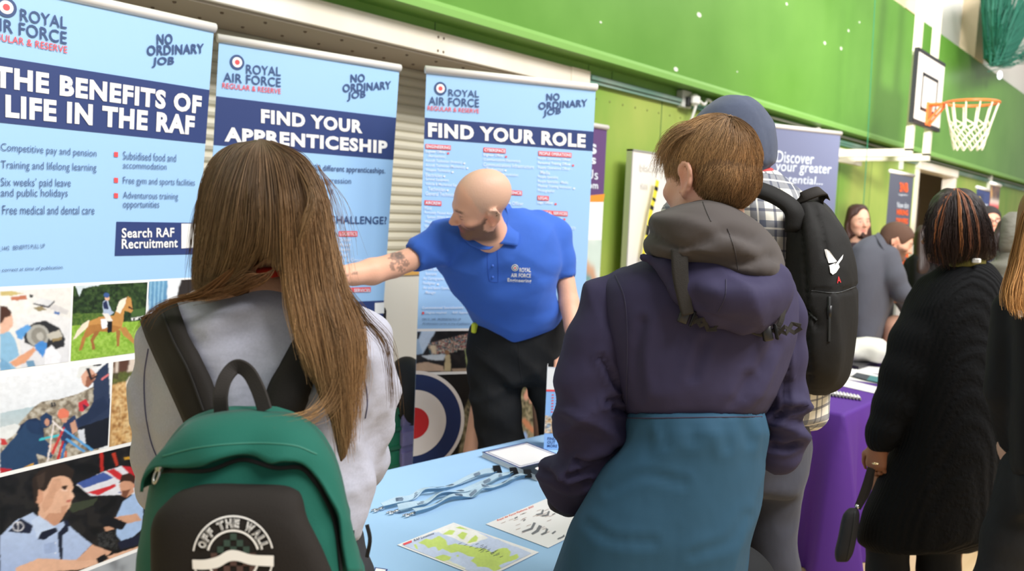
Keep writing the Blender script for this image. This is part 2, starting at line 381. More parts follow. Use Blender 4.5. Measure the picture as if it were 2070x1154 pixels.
# ---- heads: local axes x=person's right->left handled by frame rows (side, front, up) in camera space
def frame(front, up=(0, 1, 0)):
    f = np.array(front, float); f /= np.linalg.norm(f); u = np.array(up, float); u -= f*(u@f); u /= np.linalg.norm(u)
    return np.array([np.cross(f, u), f, u])
def head(S, C, R, sc=1., ears=True, k=.012, female=False):
    """adds a head to S; C centre in camera metres, R frame rows, sc=1 -> 0.235 m tall"""
    P = lambda x, y, z: C+(np.array([x, y, z])*sc)@R
    E = lambda c, r, kk=k, op='u', RR=R: S.ell(P(*c), np.array(r)*sc, RR, kk, op, px=False)
    Cn = lambda a, ra, b, rb, kk=k, op='u': S.cone(P(*a), ra*sc, P(*b), rb*sc, kk, op=op, metric=True)
    E((0, -.014, .03), (.077, .1, .087)); E((0, .03, -.03), (.062, .06, .085), .03)
    j = .9 if female else 1.
    for q in (-1, 1):
        Cn((q*.05*j, -.002, -.055), .02, (q*.02*j, .07, -.098), .017, .03); E((q*.043, .06, -.028), (.024, .024, .02), .02)
        Cn((q*.012, .086, .018), .011, (q*.043, .068, .016), .009, .014)
        E((q*.031, .095, -.003), (.016, .014, .01), .012, 's')
        E((q*.031, .078, -.004), (.0125, .0125, .0125), .003)
        if ears:
            E((q*.079, -.012, -.012), (.008, .019, .031), .006); pts = [(.006, .004), (.008, .018), (-.004, .028), (-.02, .023), (-.028, .006), (-.024, -.016), (-.012, -.032), (-.002, -.04), (.006, -.034)]
            for (a, b), (c, d) in zip(pts[:-1], pts[1:]): Cn((q*(.084-.15*min(a, 0)), a-.006, b-.008), .0055, (q*(.084-.15*min(c, 0)), c-.006, d-.008), .0055, .003)
            E((q*.088, -.008, -.014), (.005, .007, .013), .004, 's')
    Cn((0, .088, .004), .008, (0, .112, -.034), .0125, .012)
    for q in (-1, 1): E((q*.013, .1, -.038), (.009, .011, .008), .008)
    E((0, .076, -.1), (.022, .018, .016), .02)
    E((0, .087, -.064), (.023, .011, .0055), .006); E((0, .085, -.0755), (.02, .011, .0065), .006); E((0, .099, -.0695), (.02, .006, .0015), .003, 's')
def head_local(V, C, R, sc=1.): return ((V-C)@R.T)/sc
def mixc(C, m, col):
    m = np.clip(m, 0, 1)[:, None]; return C*(1-m)+np.array(lin(col))*m
def blob(L, c, r, p=2): return np.exp(-(((L-np.array(c))/np.array(r))**p).sum(1))
def face_cols(V, C, R, sc, skin, lips=(190, 110, 100), beard=None, scalp=None, down=False):
    L = head_local(V, C, R, sc); X = np.abs(L[:, 0]); Lx = L.copy(); Lx[:, 0] = X; inh = (np.abs(L) < .14).all(1)
    o = np.tile(np.array(lin(skin)), (len(V), 1))
    red = blob(Lx, (.045, .07, -.035), (.03, .04, .025))*.3+blob(L, (0, .115, -.035), (.02, .02, .02))*.3+blob(Lx, (.082, -.008, -.015), (.02, .025, .035))*.45
    o = mixc(o, red*inh, (np.array(skin)*[.95, .66, .6]))
    if scalp is not None:
        hl = np.clip((L[:, 2]-.0+np.maximum(0, -L[:, 1]-.0)*1.2-np.maximum(0, L[:, 1]-.02)*3.)/.02, 0, 1)*np.clip((.06-L[:, 1])/.03, 0, 1); o = mixc(o, hl*inh*.55, scalp)
    if beard is not None:
        y, z = L[:, 1], L[:, 2]; side = np.clip((-.022-z+np.clip(.03-y, 0, 1)*1.0)/.015, 0, 1)*np.clip((y+.015)/.015, 0, 1)
        low = np.clip((-.045-z)/.012, 0, 1)*np.clip((y+.03)/.02, 0, 1)
        o = mixc(o, np.maximum(side*np.clip((X-.035)/.015, 0, 1)*(z < .0), low)*(X < .071)*inh*np.clip((z+.135)/.02, 0, 1)*.85, beard)
    ls = np.clip(1.6*blob(L, (0, .092, -.07), (.02, .022, .0095), 4), 0, 1); o = mixc(o, ls*inh*.75, lips)
    br = blob(Lx, (.032, .088, .021), (.017, .02, .005), 4); o = mixc(o, br*inh*.8, (70, 50, 40))
    ey = blob(Lx, (.031, .092, -.004), (.0115, .012, .0048), 4); o = mixc(o, ey*inh*(.0 if down else .9), (215, 205, 200))
    ir = blob(Lx, (.031, .094, -.004), (.0055, .012, .0055), 4); o = mixc(o, ir*inh*(0. if down else 1), (45, 32, 28)); o = mixc(o, blob(Lx, (.031, .092, -.007), (.014, .014, .003), 4)*inh*(.75 if down else 0), (70, 44, 36))
    ll = blob(Lx, (.031, .09, .0025), (.014, .014, .0022), 4); o = mixc(o, ll*inh*.8, (50, 35, 30))
    return o
def hand(S, wrist, palm_dir, side, up, ln=.18, curl=(.5, .55, .6, .65), thumb=.5, r=.0085, spread=.1):
    """hand in camera metres: wrist point, direction of the palm, thumb side vector, up = back of the hand"""
    w = np.array(wrist, float); d = np.array(palm_dir, float); d /= np.linalg.norm(d); sd = np.array(side, float); sd -= d*(sd@d); sd /= np.linalg.norm(sd); b = np.cross(d, sd); b = b if b@np.array(up) > 0 else -b
    q = ln/.18
    S.cone(w, .024*q, w+d*.03*q, .026*q, .02, metric=True)
    for i, o in enumerate((.03, .010, -.010, -.029)):
        k0 = w+d*(.088-.006*abs(i-1))*q+sd*o*q; S.cone(w+d*.02*q+sd*o*.6*q, .015*q, k0, .0125*q, .016, metric=True)
        L = (.078, .086, .08, .064)[i]*q; dd = d+sd*(1.5-i)*spread; p = k0; a = 0
        for f, m in ((.46, .7), (.3, 1.), (.24, .8)):
            a += curl[i]*m; v = dd*cos(a)-b*sin(a); v /= np.linalg.norm(v); e = p+v*L*f
            S.cone(p, r*q, e, r*.9*q, .004, metric=True); p = e
    t0 = w+d*.025*q+sd*.022*q; v1 = d*.6+sd*.75-b*.3; v1 /= np.linalg.norm(v1); t1 = t0+v1*.05*q
    S.cone(t0, .015*q, t1, .011*q, .014, metric=True); v2 = d*(.9)+sd*(.5-thumb)-b*.4*thumb; v2 /= np.linalg.norm(v2)
    t2 = t1+v2*.032*q; S.cone(t1, .0105*q, t2, .0095*q, .005, metric=True); S.cone(t2, .0095*q, t2+(v2-sd*thumb*.5)*.024*q, .0085*q, .005, metric=True)
    return w+d*.09*q
# ---- hair
def strands(guides, n, m=22, spread=(6, 6, .01), rad=.0006, root=(70, 48, 33), tip=(140, 100, 62), var=.3, seg_r=None, frizz=0., lo=0., hi=1., seed=1, trim=.12, taper=True):
    """guides: list of polylines in (px,py,depth). Strands interpolate neighbouring guides; returns V,F,cols (camera metres)"""
    r = np.random.default_rng(seed); G = np.array([curve(g, m) for g in guides]); ng = len(G)
    u = r.uniform(lo, hi, n)*(ng-1); i = np.clip(u.astype(int), 0, ng-2); t = (u-i)[:, None, None]; P = G[i]*(1-t)+G[i+1]*t
    tt = np.linspace(0, 1, m)[None, :, None]
    off = r.normal(0, 1, (n, 1, 3))*np.array(spread); off2 = r.normal(0, 1, (n, 1, 3))*np.array(spread)
    P = P+off*np.minimum(tt*3, 1)*.7+off2*(tt**2)*.9
    if frizz:
        ph = r.uniform(0, 6.28, (n, 1, 1)); fr = r.uniform(2, 6, (n, 1, 1)); amp = r.normal(0, frizz, (n, 1, 1))
        P[..., :1] += amp*np.sin(fr*tt*6.28+ph)*tt; P[..., 1:2] += .5*amp*np.cos(fr*tt*6.28+ph)*tt
    L = 1-r.uniform(0, trim, n)**1; 
    idx = np.linspace(0, 1, m)[None]*L[:, None]*(m-1); a = np.clip(idx.astype(int), 0, m-2); f = (idx-a)[..., None]
    k = np.arange(n)[:, None]; P = P[k, a]*(1-f)+P[k, a+1]*f
    d = P[..., 2]; Q = np.stack([(P[..., 0]-W/2)/FPX*d, -(P[..., 1]-H/2)/FPX*d, d], -1)
    T = np.gradient(Q, axis=1); T /= np.linalg.norm(T, axis=-1, keepdims=True)+1e-9
    A = np.cross(T, np.array([0, 0, 1.])); A /= np.linalg.norm(A, axis=-1, keepdims=True)+1e-9; B = np.cross(T, A)
    rr = rad*(1-.75*np.linspace(0, 1, m)**2) if taper else np.full(m, rad); rr = rr[None, :, None]*r.uniform(.6, 1.4, (n, 1, 1))
    ring = [Q+rr*(cos(q)*A+sin(q)*B) for q in (0., 2.094, 4.189)]; V = np.stack(ring, 2).reshape(-1, 3)
    base = (np.arange(n)[:, None]*m+np.arange(m-1)[None])*3; F = []
    for q in range(3): F.append(np.stack([base+q, base+(q+1) % 3, base+3+(q+1) % 3, base+3+q], -1).reshape(-1, 4))
    F = np.vstack(F); c0, c1 = np.array(lin(root)), np.array(lin(tip)); tv = np.linspace(0, 1, m)[None, :, None]
    C = (c0*(1-tv)+c1*tv)*np.exp(r.normal(0, var, (n, 1, 1))); C = np.repeat(C[:, :, None], 3, 2).reshape(-1, 3)
    return V, F, C
def join(parts):
    V = []; F = []; C = []; n = 0
    for v, f, c in parts: V.append(v); F.append(f+n); C.append(c); n += len(v)
    return np.vstack(V), np.vstack(F), np.vstack(C)
def hair_obj(name, parts, m, parent, label=None):
    V, F, C = join(parts); return obj(name, c2w(V), F, m, parent, True, C, label)
# ================================================================== THE HALL
YL, YU = 3.25, 3.10                     # lower wall face, upper (overhanging) wall face
def nmix(name, c1, c2, scale, rough=.5, lo=.35, hi=.65, bump=None, stretch=(1, 1, 1)):
    m = mat(name, c1, rough, bump=bump); nt = m.node_tree; L = nt.links.new; tc = nt.nodes.new('ShaderNodeTexCoord'); mp = nt.nodes.new('ShaderNodeMapping'); mp.inputs['Scale'].default_value = stretch
    n = nt.nodes.new('ShaderNodeTexNoise'); n.inputs['Scale'].default_value = scale; n.inputs['Detail'].default_value = 6; L(tc.outputs['Object'], mp.inputs[0]); L(mp.outputs[0], n.inputs['Vector'])
    r = nt.nodes.new('ShaderNodeValToRGB'); r.color_ramp.elements[0].position = lo; r.color_ramp.elements[1].position = hi
    r.color_ramp.elements[0].color = (*lin(c1), 1); r.color_ramp.elements[1].color = (*lin(c2), 1); L(n.outputs['Fac'], r.inputs[0]); L(r.outputs[0], nt.nodes['Principled BSDF'].inputs['Base Color']); return m
M_UP = nmix('green_gloss_paint', (90, 144, 46), (103, 156, 59), 1.2, .35, bump=(3, .08))
M_LIP = mat('light_green_paint', (126, 176, 84), .45)
M_BAND = nmix('green_board_paint', (116, 168, 74), (130, 178, 86), 2, .5)
M_LOW = nmix('worn_yellow_green_board', (168, 184, 88), (120, 162, 58), 1.1, .5, .38, .68, bump=(6, .1), stretch=(1, 1, .45))
M_TRIM = nmix('grey_green_trim_paint', (150, 172, 160), (70, 140, 120), 1.5, .4)
M_CREAM = nmix('cream_steel_paint', (244, 238, 228), (236, 226, 208), 2, .45)
M_SHUT = mat('beige_shutter_steel', (206, 200, 180), .38, vary=(3, .04))
M_WHITE = mat('white_wall_paint', (246, 242, 236), .7)
M_DARK = mat('dark_hall_paint', (52, 44, 40), .8)
M_GALV = mat('galvanised_steel', (150, 152, 150), .35, .7)
M_PLAST = mat('white_plastic', (238, 236, 230), .4)
M_RUST = mat('rivet_grey', (120, 104, 88), .5, .4)

fl = MB().box((-6, -9, -.1), (26, YL+6, 0)).build('floor', nmix('beech_sports_floor', (222, 196, 152), (208, 178, 130), 3, .3, stretch=(.3, 6, 1)))
structure(fl)
w = MB()
for c, (x0, x1) in enumerate(((3.4, 3.45),)): w.box((3.4, -9, .0), (3.45, YL-.02, .003))
ln_ = w.build('trim_1', mat('red_court_line', (196, 60, 50), .4)); structure(ln_)
ln2 = MB().box((4.9, .9, 0), (9.5, .95, .003)).build('trim_2', mat('red_court_line')); structure(ln2)

# openings in the wall: shutter bay on the left, doorway on the right
xs1 = onY(1182, 150, YL)[0]                              # right end of the shutter opening
dx0, dx1 = onY(1853, 340, YL)[0], onY(1853, 340, YL)[0]+1.95
zt = onY(1183, 156, YL)[2]                               # height of the horizontal trim
zd = onY(1856, 338, YL)[2]-.02
lip = 2.571
# lower wall pieces
wl = MB().box((xs1+.03, YL, 0), (dx0, YL+.12, zt)).box((dx1, YL, 0), (26, YL+.12, zt)).box((dx0, YL, zd), (dx1, YL+.12, zt)).box((-6, YL, 0), (-1.5, YL+.12, zt))
structure(wl.build('wall_lower', M_LOW))
structure(MB().box((-6, YL+.01, zt), (26, YL+.13, lip+.25)).build('wall_band', M_BAND))
structure(MB().box((-6, YU, lip+.05), (26, YU+.3, 4.155)).build('wall_upper', M_UP))
m = MB(); m.prism([(-6, YU-.012, lip), (-6, YU-.012, lip+.035), (-6, YU+.002, lip+.062), (-6, YU+.3, lip+.062), (-6, YU+.3, lip)], (32, 0, 0)); structure(m.build('trim_3', M_LIP))
m = MB().box((xs1+.02, YL-.03, zt-.035), (26, YL+.01, zt+.02)).box((xs1+.02, YL-.045, zt-.012), (26, YL-.03, zt+.012)); structure(m.build('trim_4', M_TRIM))
structure(MB().box((xs1+.03, YL-.012, 0), (dx0-.02, YL, .1)).box((dx1+.02, YL-.012, 0), (26, YL, .1)).build('baseboard_lower', M_TRIM))
# board joints and screw heads in the lower wall
j = MB(); s = MB()
for px_ in (1333, 1505, 1700, 1765): x = onY(px_, 300, YL)[0]; j.box((x-.004, YL-.002, 0), (x+.004, YL, zt))
for px_ in (880/1.0, 1190, 1238, 1420, 1560): x = onY(px_, 110 if px_ < 1100 else 180, YL)[0]; j.box((x-.003, YL+.008, zt), (x+.003, YL+.01, lip+.2))
structure(j.build('trim_5', mat('dark_joint_paint', (70, 110, 60), .7)))  # dark green strips along the board joints
for k in range(13): s.ball((xs1+.14+.16*k, YL-.001, zt-.12), (.008, .004, .008), 6)
structure(s.build('trim_6', mat('screw_head_olive', (120, 128, 60), .5)))
# scuffs on the green paint
s = MB()
for (a, b, r) in ((1413, 30, .022), (1366, 140, .02), (1214, 45, .008), (1715, 62, .016), (1737, 45, .013), (1700, 98, .02), (1667, 87, .02), (1490, 145, .007), (1590, 8, .015)):
    p = onY(a, b, YU); s.add([p+np.array([r*1.6*cos(q), -.0015, r*sin(q)*.8]) for q in np.linspace(0, 2*pi, 9)[:-1]], [list(range(8))])
structure(s.build('trim_7', mat('pale_scuff', (226, 232, 214), .7)))

# steel lintel over the shutter, shutter curtain, side jamb
zl1, zl0 = onY(1179, 141, YL-.04)[2], onY(757, 80, YL-.04)[2]
lt = thing('shutter_lintel', (xs1-2.6, YL, zl0), 'cream painted steel lintel with grey rivets above the roller shutter', 'lintel')
MB().box((-4, YL-.04, zl0), (xs1, YL+.02, zl1), bev=.004).box((xs1-.2, YL-.045, zl0-.0), (xs1+.0, YL-.04, zl1)).build('face_plate', M_CREAM, lt)
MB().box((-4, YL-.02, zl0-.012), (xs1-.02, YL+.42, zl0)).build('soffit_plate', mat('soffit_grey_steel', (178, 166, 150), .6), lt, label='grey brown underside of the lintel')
r = MB()
for k in range(26):
    for yy in (YL+.06, YL+.24): r.ball((-1.2+k*.21, yy, zl0-.014), (.009, .009, .006), 6)
for xx in (xs1-1.36, xs1-1.32):
    for zz in (zl0+.02, zl1-.03): r.ball((xx, YL-.041, zz), (.007, .004, .007), 6)
r.build('rivet', M_RUST, lt)
ys = YL+.38; pit = .052; prof = []
z = 0.
while z < zl0+.02: prof += [(0, z), (-.010, z+.010), (-.014, z+.026), (-.010, z+.042), (.002, z+.050)]; z += pit
V = []; F = []
for i, (dy, zz) in enumerate(prof): V += [(-4, ys+dy, zz), (xs1-.03, ys+dy, zz)]
for i in range(len(prof)-1): F.append([2*i, 2*i+1, 2*i+3, 2*i+2])
nb = len(V); V += [(-4, ys+.02, 0), (xs1-.03, ys+.02, 0), (-4, ys+.02, zl0), (xs1-.03, ys+.02, zl0)]; F.append([nb, nb+2, nb+3, nb+1])
sh = obj('roller_shutter', V, F, M_SHUT); tag(sh, 'closed beige steel roller shutter behind the three pale blue banners', 'shutter')
MB().box((xs1-.06, ys-.04, 0), (xs1, ys+.03, zl0)).build('guide_rail', mat('shutter_rail_steel', (190, 184, 166), .4, .3), sh)
structure(MB().box((xs1-.005, YL-.003, 0), (xs1+.035, ys+.06, zl0+.1)).build('trim_8', M_CREAM))

# doorway
structure(MB().box((dx0-.06, YL-.04, 0), (dx0+.02, YL+.14, zd)).box((dx1-.02, YL-.04, 0), (dx1+.06, YL+.14, zd)).build('door_1', M_CREAM))
structure(MB().box((dx0-.06, YL-.06, zd-.01), (dx1+.06, YL+.14, zd+.1), bev=.004).build('trim_9', M_CREAM))
structure(MB().box((dx0-.3, YL+2.2, 0), (dx1+2.2, YL+2.3, 3)).box((dx1+2.1, YL+.12, 0), (dx1+2.2, YL+2.3, 3)).box((dx0-.4, YL+.12, 0), (dx0-.3, YL+2.3, 3)).box((dx0-.4, YL+.12, 2.9), (dx1+2.2, YL+2.3, 3)).build('wall_corridor', mat('corridor_paint', (186, 176, 164), .8)))
structure(MB().box((dx0-.3, YL+1.5, 2.0), (dx1+2.1, YL+1.6, 2.1)).build('trim_10', mat('brown_wood_beam', (120, 70, 42), .5)))
for (zz, lb) in ((1.52, 'green exit sign on the corridor wall, upper one'), (1.22, 'green exit sign on the corridor wall, lower one')):
    sg = MB().box((dx0+1.05, YL+2.16, zz), (dx0+1.6, YL+2.2, zz+.16)).build('exit_sign', mat('sign_green', (30, 120, 70), .4)); tag(sg, lb, 'sign')
    MB().box((dx0+1.15, YL+2.155, zz+.03), (dx0+1.3, YL+2.162, zz+.13)).box((dx0+1.36, YL+2.155, zz+.06), (dx0+1.52, YL+2.162, zz+.1)).build('pictogram', M_PLAST, sg)

# pale wall and pilasters above the green boarding
structure(MB().box((-6, YL+.06, 4.1), (26, YL+.2, 9)).build('wall_clerestory', M_WHITE))
for k, px_ in enumerate((1818, 1968)):
    x = onY(px_, 40, YL-.1)[0]; structure(MB().box((x, YL-.16, 4.155), (x+.55, YL+.06, 9)).build('trim_%d' % (11+k), mat('pilaster_cream', (236, 218, 186), .6)), None)
x = onY(1935, 75, YL-.1)[0]
sb = MB().box((x, YL-.02, 5.0), (x+.3, YL+.06, 5.3), bev=.01).build('alarm_panel', M_PLAST); tag(sb, 'small white alarm panel high on the pale wall right of the hoop', 'panel')
MB().ball((x+.08, YL-.03, 5.2), (.05, .02, .05), 8).build('dial', mat('dial_dark', (70, 66, 60), .5), sb)
MB().box((x+.2, YL-.03, 5.08), (x+.27, YL-.015, 5.22)).build('call_point', mat('call_point_red', (190, 50, 40), .5), sb)

# conduit, socket and flex
zc = lip-.035; xk = onY(1383, 182, YL)[0]
cn = MB().tube([(xk+.37, YL-.06, zc-.02), (xk+.6, YL-.05, zc)]+[(x, YL-.05, zc) for x in np.linspace(xk+.7, 25, 12)], .014, 8).build('cable_conduit', M_GALV); tag(cn, 'thin grey steel cable conduit running under the green ledge', 'conduit')
for px_ in (1642, 1823, 2005): x = onY(px_, 262, YL)[0]; b = MB(); b.box((x-.03, YL-.075, zc-.07), (x+.03, YL-.002, zc+.03), bev=.006).box((x-.014, YL-.05, zc-.2), (x+.014, YL-.002, zc-.05)); b.build('junction_box', M_PLAST, cn)
so = thing('wall_socket', (xk, YL, zc-.05), 'white plug socket with black adaptor under the green ledge', 'socket')
MB().box((xk-.1, YL-.05, zc-.1), (xk+.04, YL+.01, zc+.03), bev=.006).build('back_box', mat('socket_grey', (206, 206, 200), .4), so)
MB().box((xk-.02, YL-.11, zc-.08), (xk+.075, YL-.05, zc+.01), bev=.02).build('plug', M_PLAST, so)
MB().box((xk-.06, YL-.075, zc-.09), (xk-.01, YL-.05, zc-.02), bev=.006).build('adaptor', mat('black_plastic', (26, 26, 28), .4), so)
wx = MB().tube(curve([(xk+.03, YL-.09, zc-.08), (xk-.01, YL-.05, zc-.3), (xk-.06, YL-.03, zc-.6), (xk-.1, YL-.02, .3)], 20), .011, 8).tube(curve([(xk+.06, YL-.09, zc-.03), (xk+.18, YL-.08, zc-.05), (xk+.27, YL-.06, zc+.0), (xk+.352, YL-.06, zc-.02)], 12), .012, 8).build('white_flex', M_PLAST); tag(wx, 'white cable hanging down from the wall socket', 'cable')

# basketball goal -----------------------------------------------------------
P0 = onY(1868, 95, YU-.80); bx0 = onY(1857, 96, YU-.80)[0]; bx1 = onY(1911, 125, YU-.80)[0]; bz1 = onY(1857, 96, YU-.80)[2]; bz0 = onY(1847, 247, YU-.80)[2]
yb = YU-.80; bw = bx1-bx0; bc = (bx0+bx1)/2
g = thing('basketball_goal', (bc, YU, bz0), 'white basketball backboard with orange ring and net on wall brackets', 'basketball hoop')
mw = mat('backboard_white', (246, 240, 232), .4); mk = mat('backboard_black', (40, 40, 44), .5); mo = mat('ring_orange', (226, 112, 48), .4); mf = mat('bracket_cream', (236, 228, 208), .4)
MB().box((bx0, yb, bz0), (bx1, yb+.03, bz1), bev=.004).build('backboard', mw, g)
m = MB(); t = .035
m.box((bx0-.004, yb-.004, bz0-.004), (bx1+.004, yb+.034, bz0+t)).box((bx0-.004, yb-.004, bz1-.03), (bx1+.004, yb+.034, bz1+.004)).box((bx0-.006, yb-.004, bz0), (bx0+.012, yb+.034, bz1)).build('edge_trim', mk, g, label='black edging')
m = MB(); iw, iz0, iz1 = .27, bz0+.2*(bz1-bz0), bz0+.72*(bz1-bz0)
m.box((bc-iw, yb-.004, iz0), (bc+iw, yb, iz0+.03)).box((bc-iw, yb-.004, iz1-.03), (bc+iw, yb, iz1)).box((bc-iw, yb-.004, iz0), (bc-iw+.03, yb, iz1)).box((bc+iw-.03, yb-.004, iz0), (bc+iw, yb, iz1)).build('target_square', mk, g)
rz = bz0+.135*(bz1-bz0)+.12; ry = yb-.15-.225
m = MB(); A = np.linspace(0, 2*pi, 41); ring = [(bc+.225*cos(a), ry+.225*sin(a), rz) for a in A]
m.tube(ring, .012, 8, caps=False); m.build('ring', mo, g, True)
MB().box((bc-.07, yb-.02, rz-.2), (bc+.07, yb, rz+.02), bev=.004).tube([(bc-.06, yb-.01, rz-.18), (bc-.05, ry+.24, rz-.01)], .011, 8).tube([(bc+.06, yb-.01, rz-.18), (bc+.05, ry+.24, rz-.01)], .011, 8).tube([(bc-.06, yb-.01, rz), (bc-.06, ry+.21, rz)], .011, 8).tube([(bc+.06, yb-.01, rz), (bc+.06, ry+.21, rz)], .011, 8).build('ring_bracket', mo, g)
m = MB(); nk = 12; lv = 9
def npt(k, l):
    f = l/(lv-1); rr = .222*(1-f)+.115*f if f < .55 else (.222*.45+.115*.55)+( .12-(.222*.45+.115*.55))*((f-.55)/.45)
    a = 2*pi*(k+(.5 if l > 3 and l % 2 else 0))/nk; return np.array([bc+rr*cos(a), ry+rr*sin(a), rz-.012-.42*f])
for k in range(nk):
    m.tube([npt(k, l) for l in range(4)], .0055, 5)
    for l in range(3, lv-1):
        m.tube([npt(k, l), npt(k, l+1)], .0055, 5); m.tube([npt(k, l), npt(k-1 if (l+1) % 2 else k+1, l+1)], .0055, 5)
m.build('net', mat('net_cream', (238, 232, 208), .7), g)
m = MB()
for xx in (bc-.3, bc+.3): m.box((xx-.035, yb+.03, bz0-.25), (xx+.035, yb+.09, 7.2)).build('upright_post', mf, g); m = MB()
m.box((bc-.3, yb+.03, bz1+1.0), (bc+.3, yb+.09, bz1+1.07))
m.build('cross_bar', mf, g)
m = MB()
for xx in (bc-.3, bc+.3): MB().box((xx-.035, yb+.03, bz0-.30), (xx+.035, YU-.03, bz0-.23)).build('bracket_arm', mf, g)
MB().box((bc-.95, YU-.06, bz0-.34), (bc+.5, YU-.002, bz0-.2), bev=.005).build('wall_plate', mf, g)

# green division net gathered high on the right
nt_ = thing('divider_net', (onY(2040, 90, YU-.35)[0], YU-.35, 4.3), 'dark green gathered sports net hanging high at the right', 'net')
mn = mat('green_netting', (20, 104, 82), .7); m = MB(); r_ = np.random.default_rng(5)
def onN(x, y, o=0): return onY(x, y, YU-.35-o)
for k in range(70):
    t = k/69; a = onN(1992+120*t, -60, r_.uniform(0, .25)); b_ = onN(1996+60*t+r_.normal(0, 6), 40+r_.normal(0, 5), r_.uniform(0, .2)); c = onN(2006+14*t+r_.normal(0, 5), 128+r_.normal(0, 5), r_.uniform(0, .1))
    m.tube(curve([a, b_, c], 8), .007, 4)
for k in range(34):
    t = k/33; a = onN(2010+r_.normal(0, 5), 132, r_.uniform(0, .1)); b_ = onN(2050, 118+r_.normal(0, 8)); c = onN(2110, 60+70*t, r_.uniform(0, .2)); m.tube(curve([a, b_, c], 8), .006, 4)
for k in range(16):
    a = onN(1990+r_.uniform(0, 20), 10+9*k, .1); b_ = onN(2075, -30+9*k+r_.normal(0, 6), .1); m.tube(curve([a, (a+b_)/2+np.array([0, 0, -.08]), b_], 6), .005, 4)
m.build('gathered_mesh', mn, nt_)
V = [onN(*q) for q in ((1988, -40), (2030, -40), (2052, 30), (2030, 100), (2012, 135), (1996, 118), (1994, 60))]
m = MB().prism(V, (0, .05, 0)); m.prism([onN(*q) for q in ((2012, 135), (2030, 100), (2060, 20), (2110, -40), (2140, 0), (2080, 60), (2050, 112))], (0, .04, 0)); m.build('bunched_fold', mat('green_netting_dense', (16, 100, 80), .8), nt_)
MB().ball(onN(2021, 152), (.06, .03, .06), 10).build('floodlight', mat('floodlight_glow', (240, 240, 255), .4, emit=((235, 235, 255), 2.5)), nt_)
# thin net cord
c = MB().tube([onY(1771, -40, YU-.6), onY(1753, 300, YU-.6), onY(1742, 470, YU-.6)-np.array([0, 0, .2])], .0035, 5).build('net_cord', mat('teal_cord', (44, 124, 92), .6)); tag(c, 'thin teal cord hanging in front of the green wall left of the hoop', 'cord')
# ================================================================== BANNERS
M_BLUE = mat('banner_pale_blue', (164, 206, 246), .45); M_NAVY = mat('print_navy', (46, 64, 118), .45); M_WP = mat('print_white', (250, 248, 244), .5)
M_RED = mat('print_red', (238, 84, 88), .5); M_TXT = mat('print_slate_blue', (76, 98, 138), .5); M_PHOTO = mat('printed_photograph', attr='Col', rough=.4)
M_ALU = mat('brushed_aluminium', (214, 212, 208), .3, .6); M_RAIL = mat('pale_top_rail', (236, 232, 226), .35, .1); M_BLK = mat('print_black', (24, 23, 24), .5); M_OFF = mat('print_pale_text', (232, 240, 250), .5)
def yawv(a): return np.array([cos(radians(a)), sin(radians(a)), 0.])
def banner(TRpx, z, w, yaw, dB=(0, 0), yaw2=None, zb=.1, label='', stand=True, m=M_BLUE, group=None):
    TR = onZ(*TRpx, z); TL = TR-w*yawv(yaw); BR = TR+np.array([dB[0], dB[1], zb-z]); BL = BR-w*yawv(yaw if yaw2 is None else yaw2)
    p = Patch(TL, TR, BL, BR); base = (BL+BR)/2; base[2] = 0
    t = thing('roll_up_banner', base, label, 'banner', group)
    p.slab().build('printed_panel', m, t)
    q = MB(); a, b = TL-(TR-TL)*.006, TR+(TR-TL)*.006; dv = np.array([0, 0, 1.])
    q.tube([a+dv*.012-p.n*.002, b+dv*.012-p.n*.002], .017, 12, flat=(dv, .95)); q.build('top_rail', M_RAIL, t, True)
    c = MB(); X = (BR-BL)/np.linalg.norm(BR-BL); N = np.array([-X[1], X[0], 0]); M4 = np.eye(4); M4[:3, 0] = X; M4[:3, 1] = N; M4[:3, 3] = (BL+BR)/2*[1, 1, 0]
    c.box((-w/2-.02, -.09, 0.015), (w/2+.02, .09, zb+.015), M4, bev=.02).build('base_cassette', M_ALU, t)
    for sx in (-.3, .3): MB().box((sx*w-.02, -.17, 0), (sx*w+.02, .17, .02), M4).build('foot', M_ALU, t)
    MB().tube([(TL+TR)/2-p.n*.02, (BL+BR)/2-p.n*.03], .009, 8).build('support_pole', M_ALU, t)
    return p, t
def logo(p, t, rd, r, lines, noj):
    n = MB(); wm = MB(); rm = MB()
    p.disc(n, rd, r); p.disc(wm, rd, r*.68, .003); p.disc(rm, rd, r*.34, .0035)
    for (txt, bl, br, tl) in lines[:2]: p.text(n, txt, bl, br, tl, .012)
    txt, bl, br, tl = lines[2]; p.text(rm, txt, bl, br, tl, .008)
    n.build('emblem_lettering', mat('emblem_navy', (58, 82, 128), .5), t); n = MB()
    for (txt, bl, br, tl) in noj: p.text(n, txt, bl, br, tl, .03)
    n.build('slogan_lettering', mat('emblem_navy'), t); wm.build('emblem_ring', M_WP, t); rm.build('red_lettering', M_RED, t)
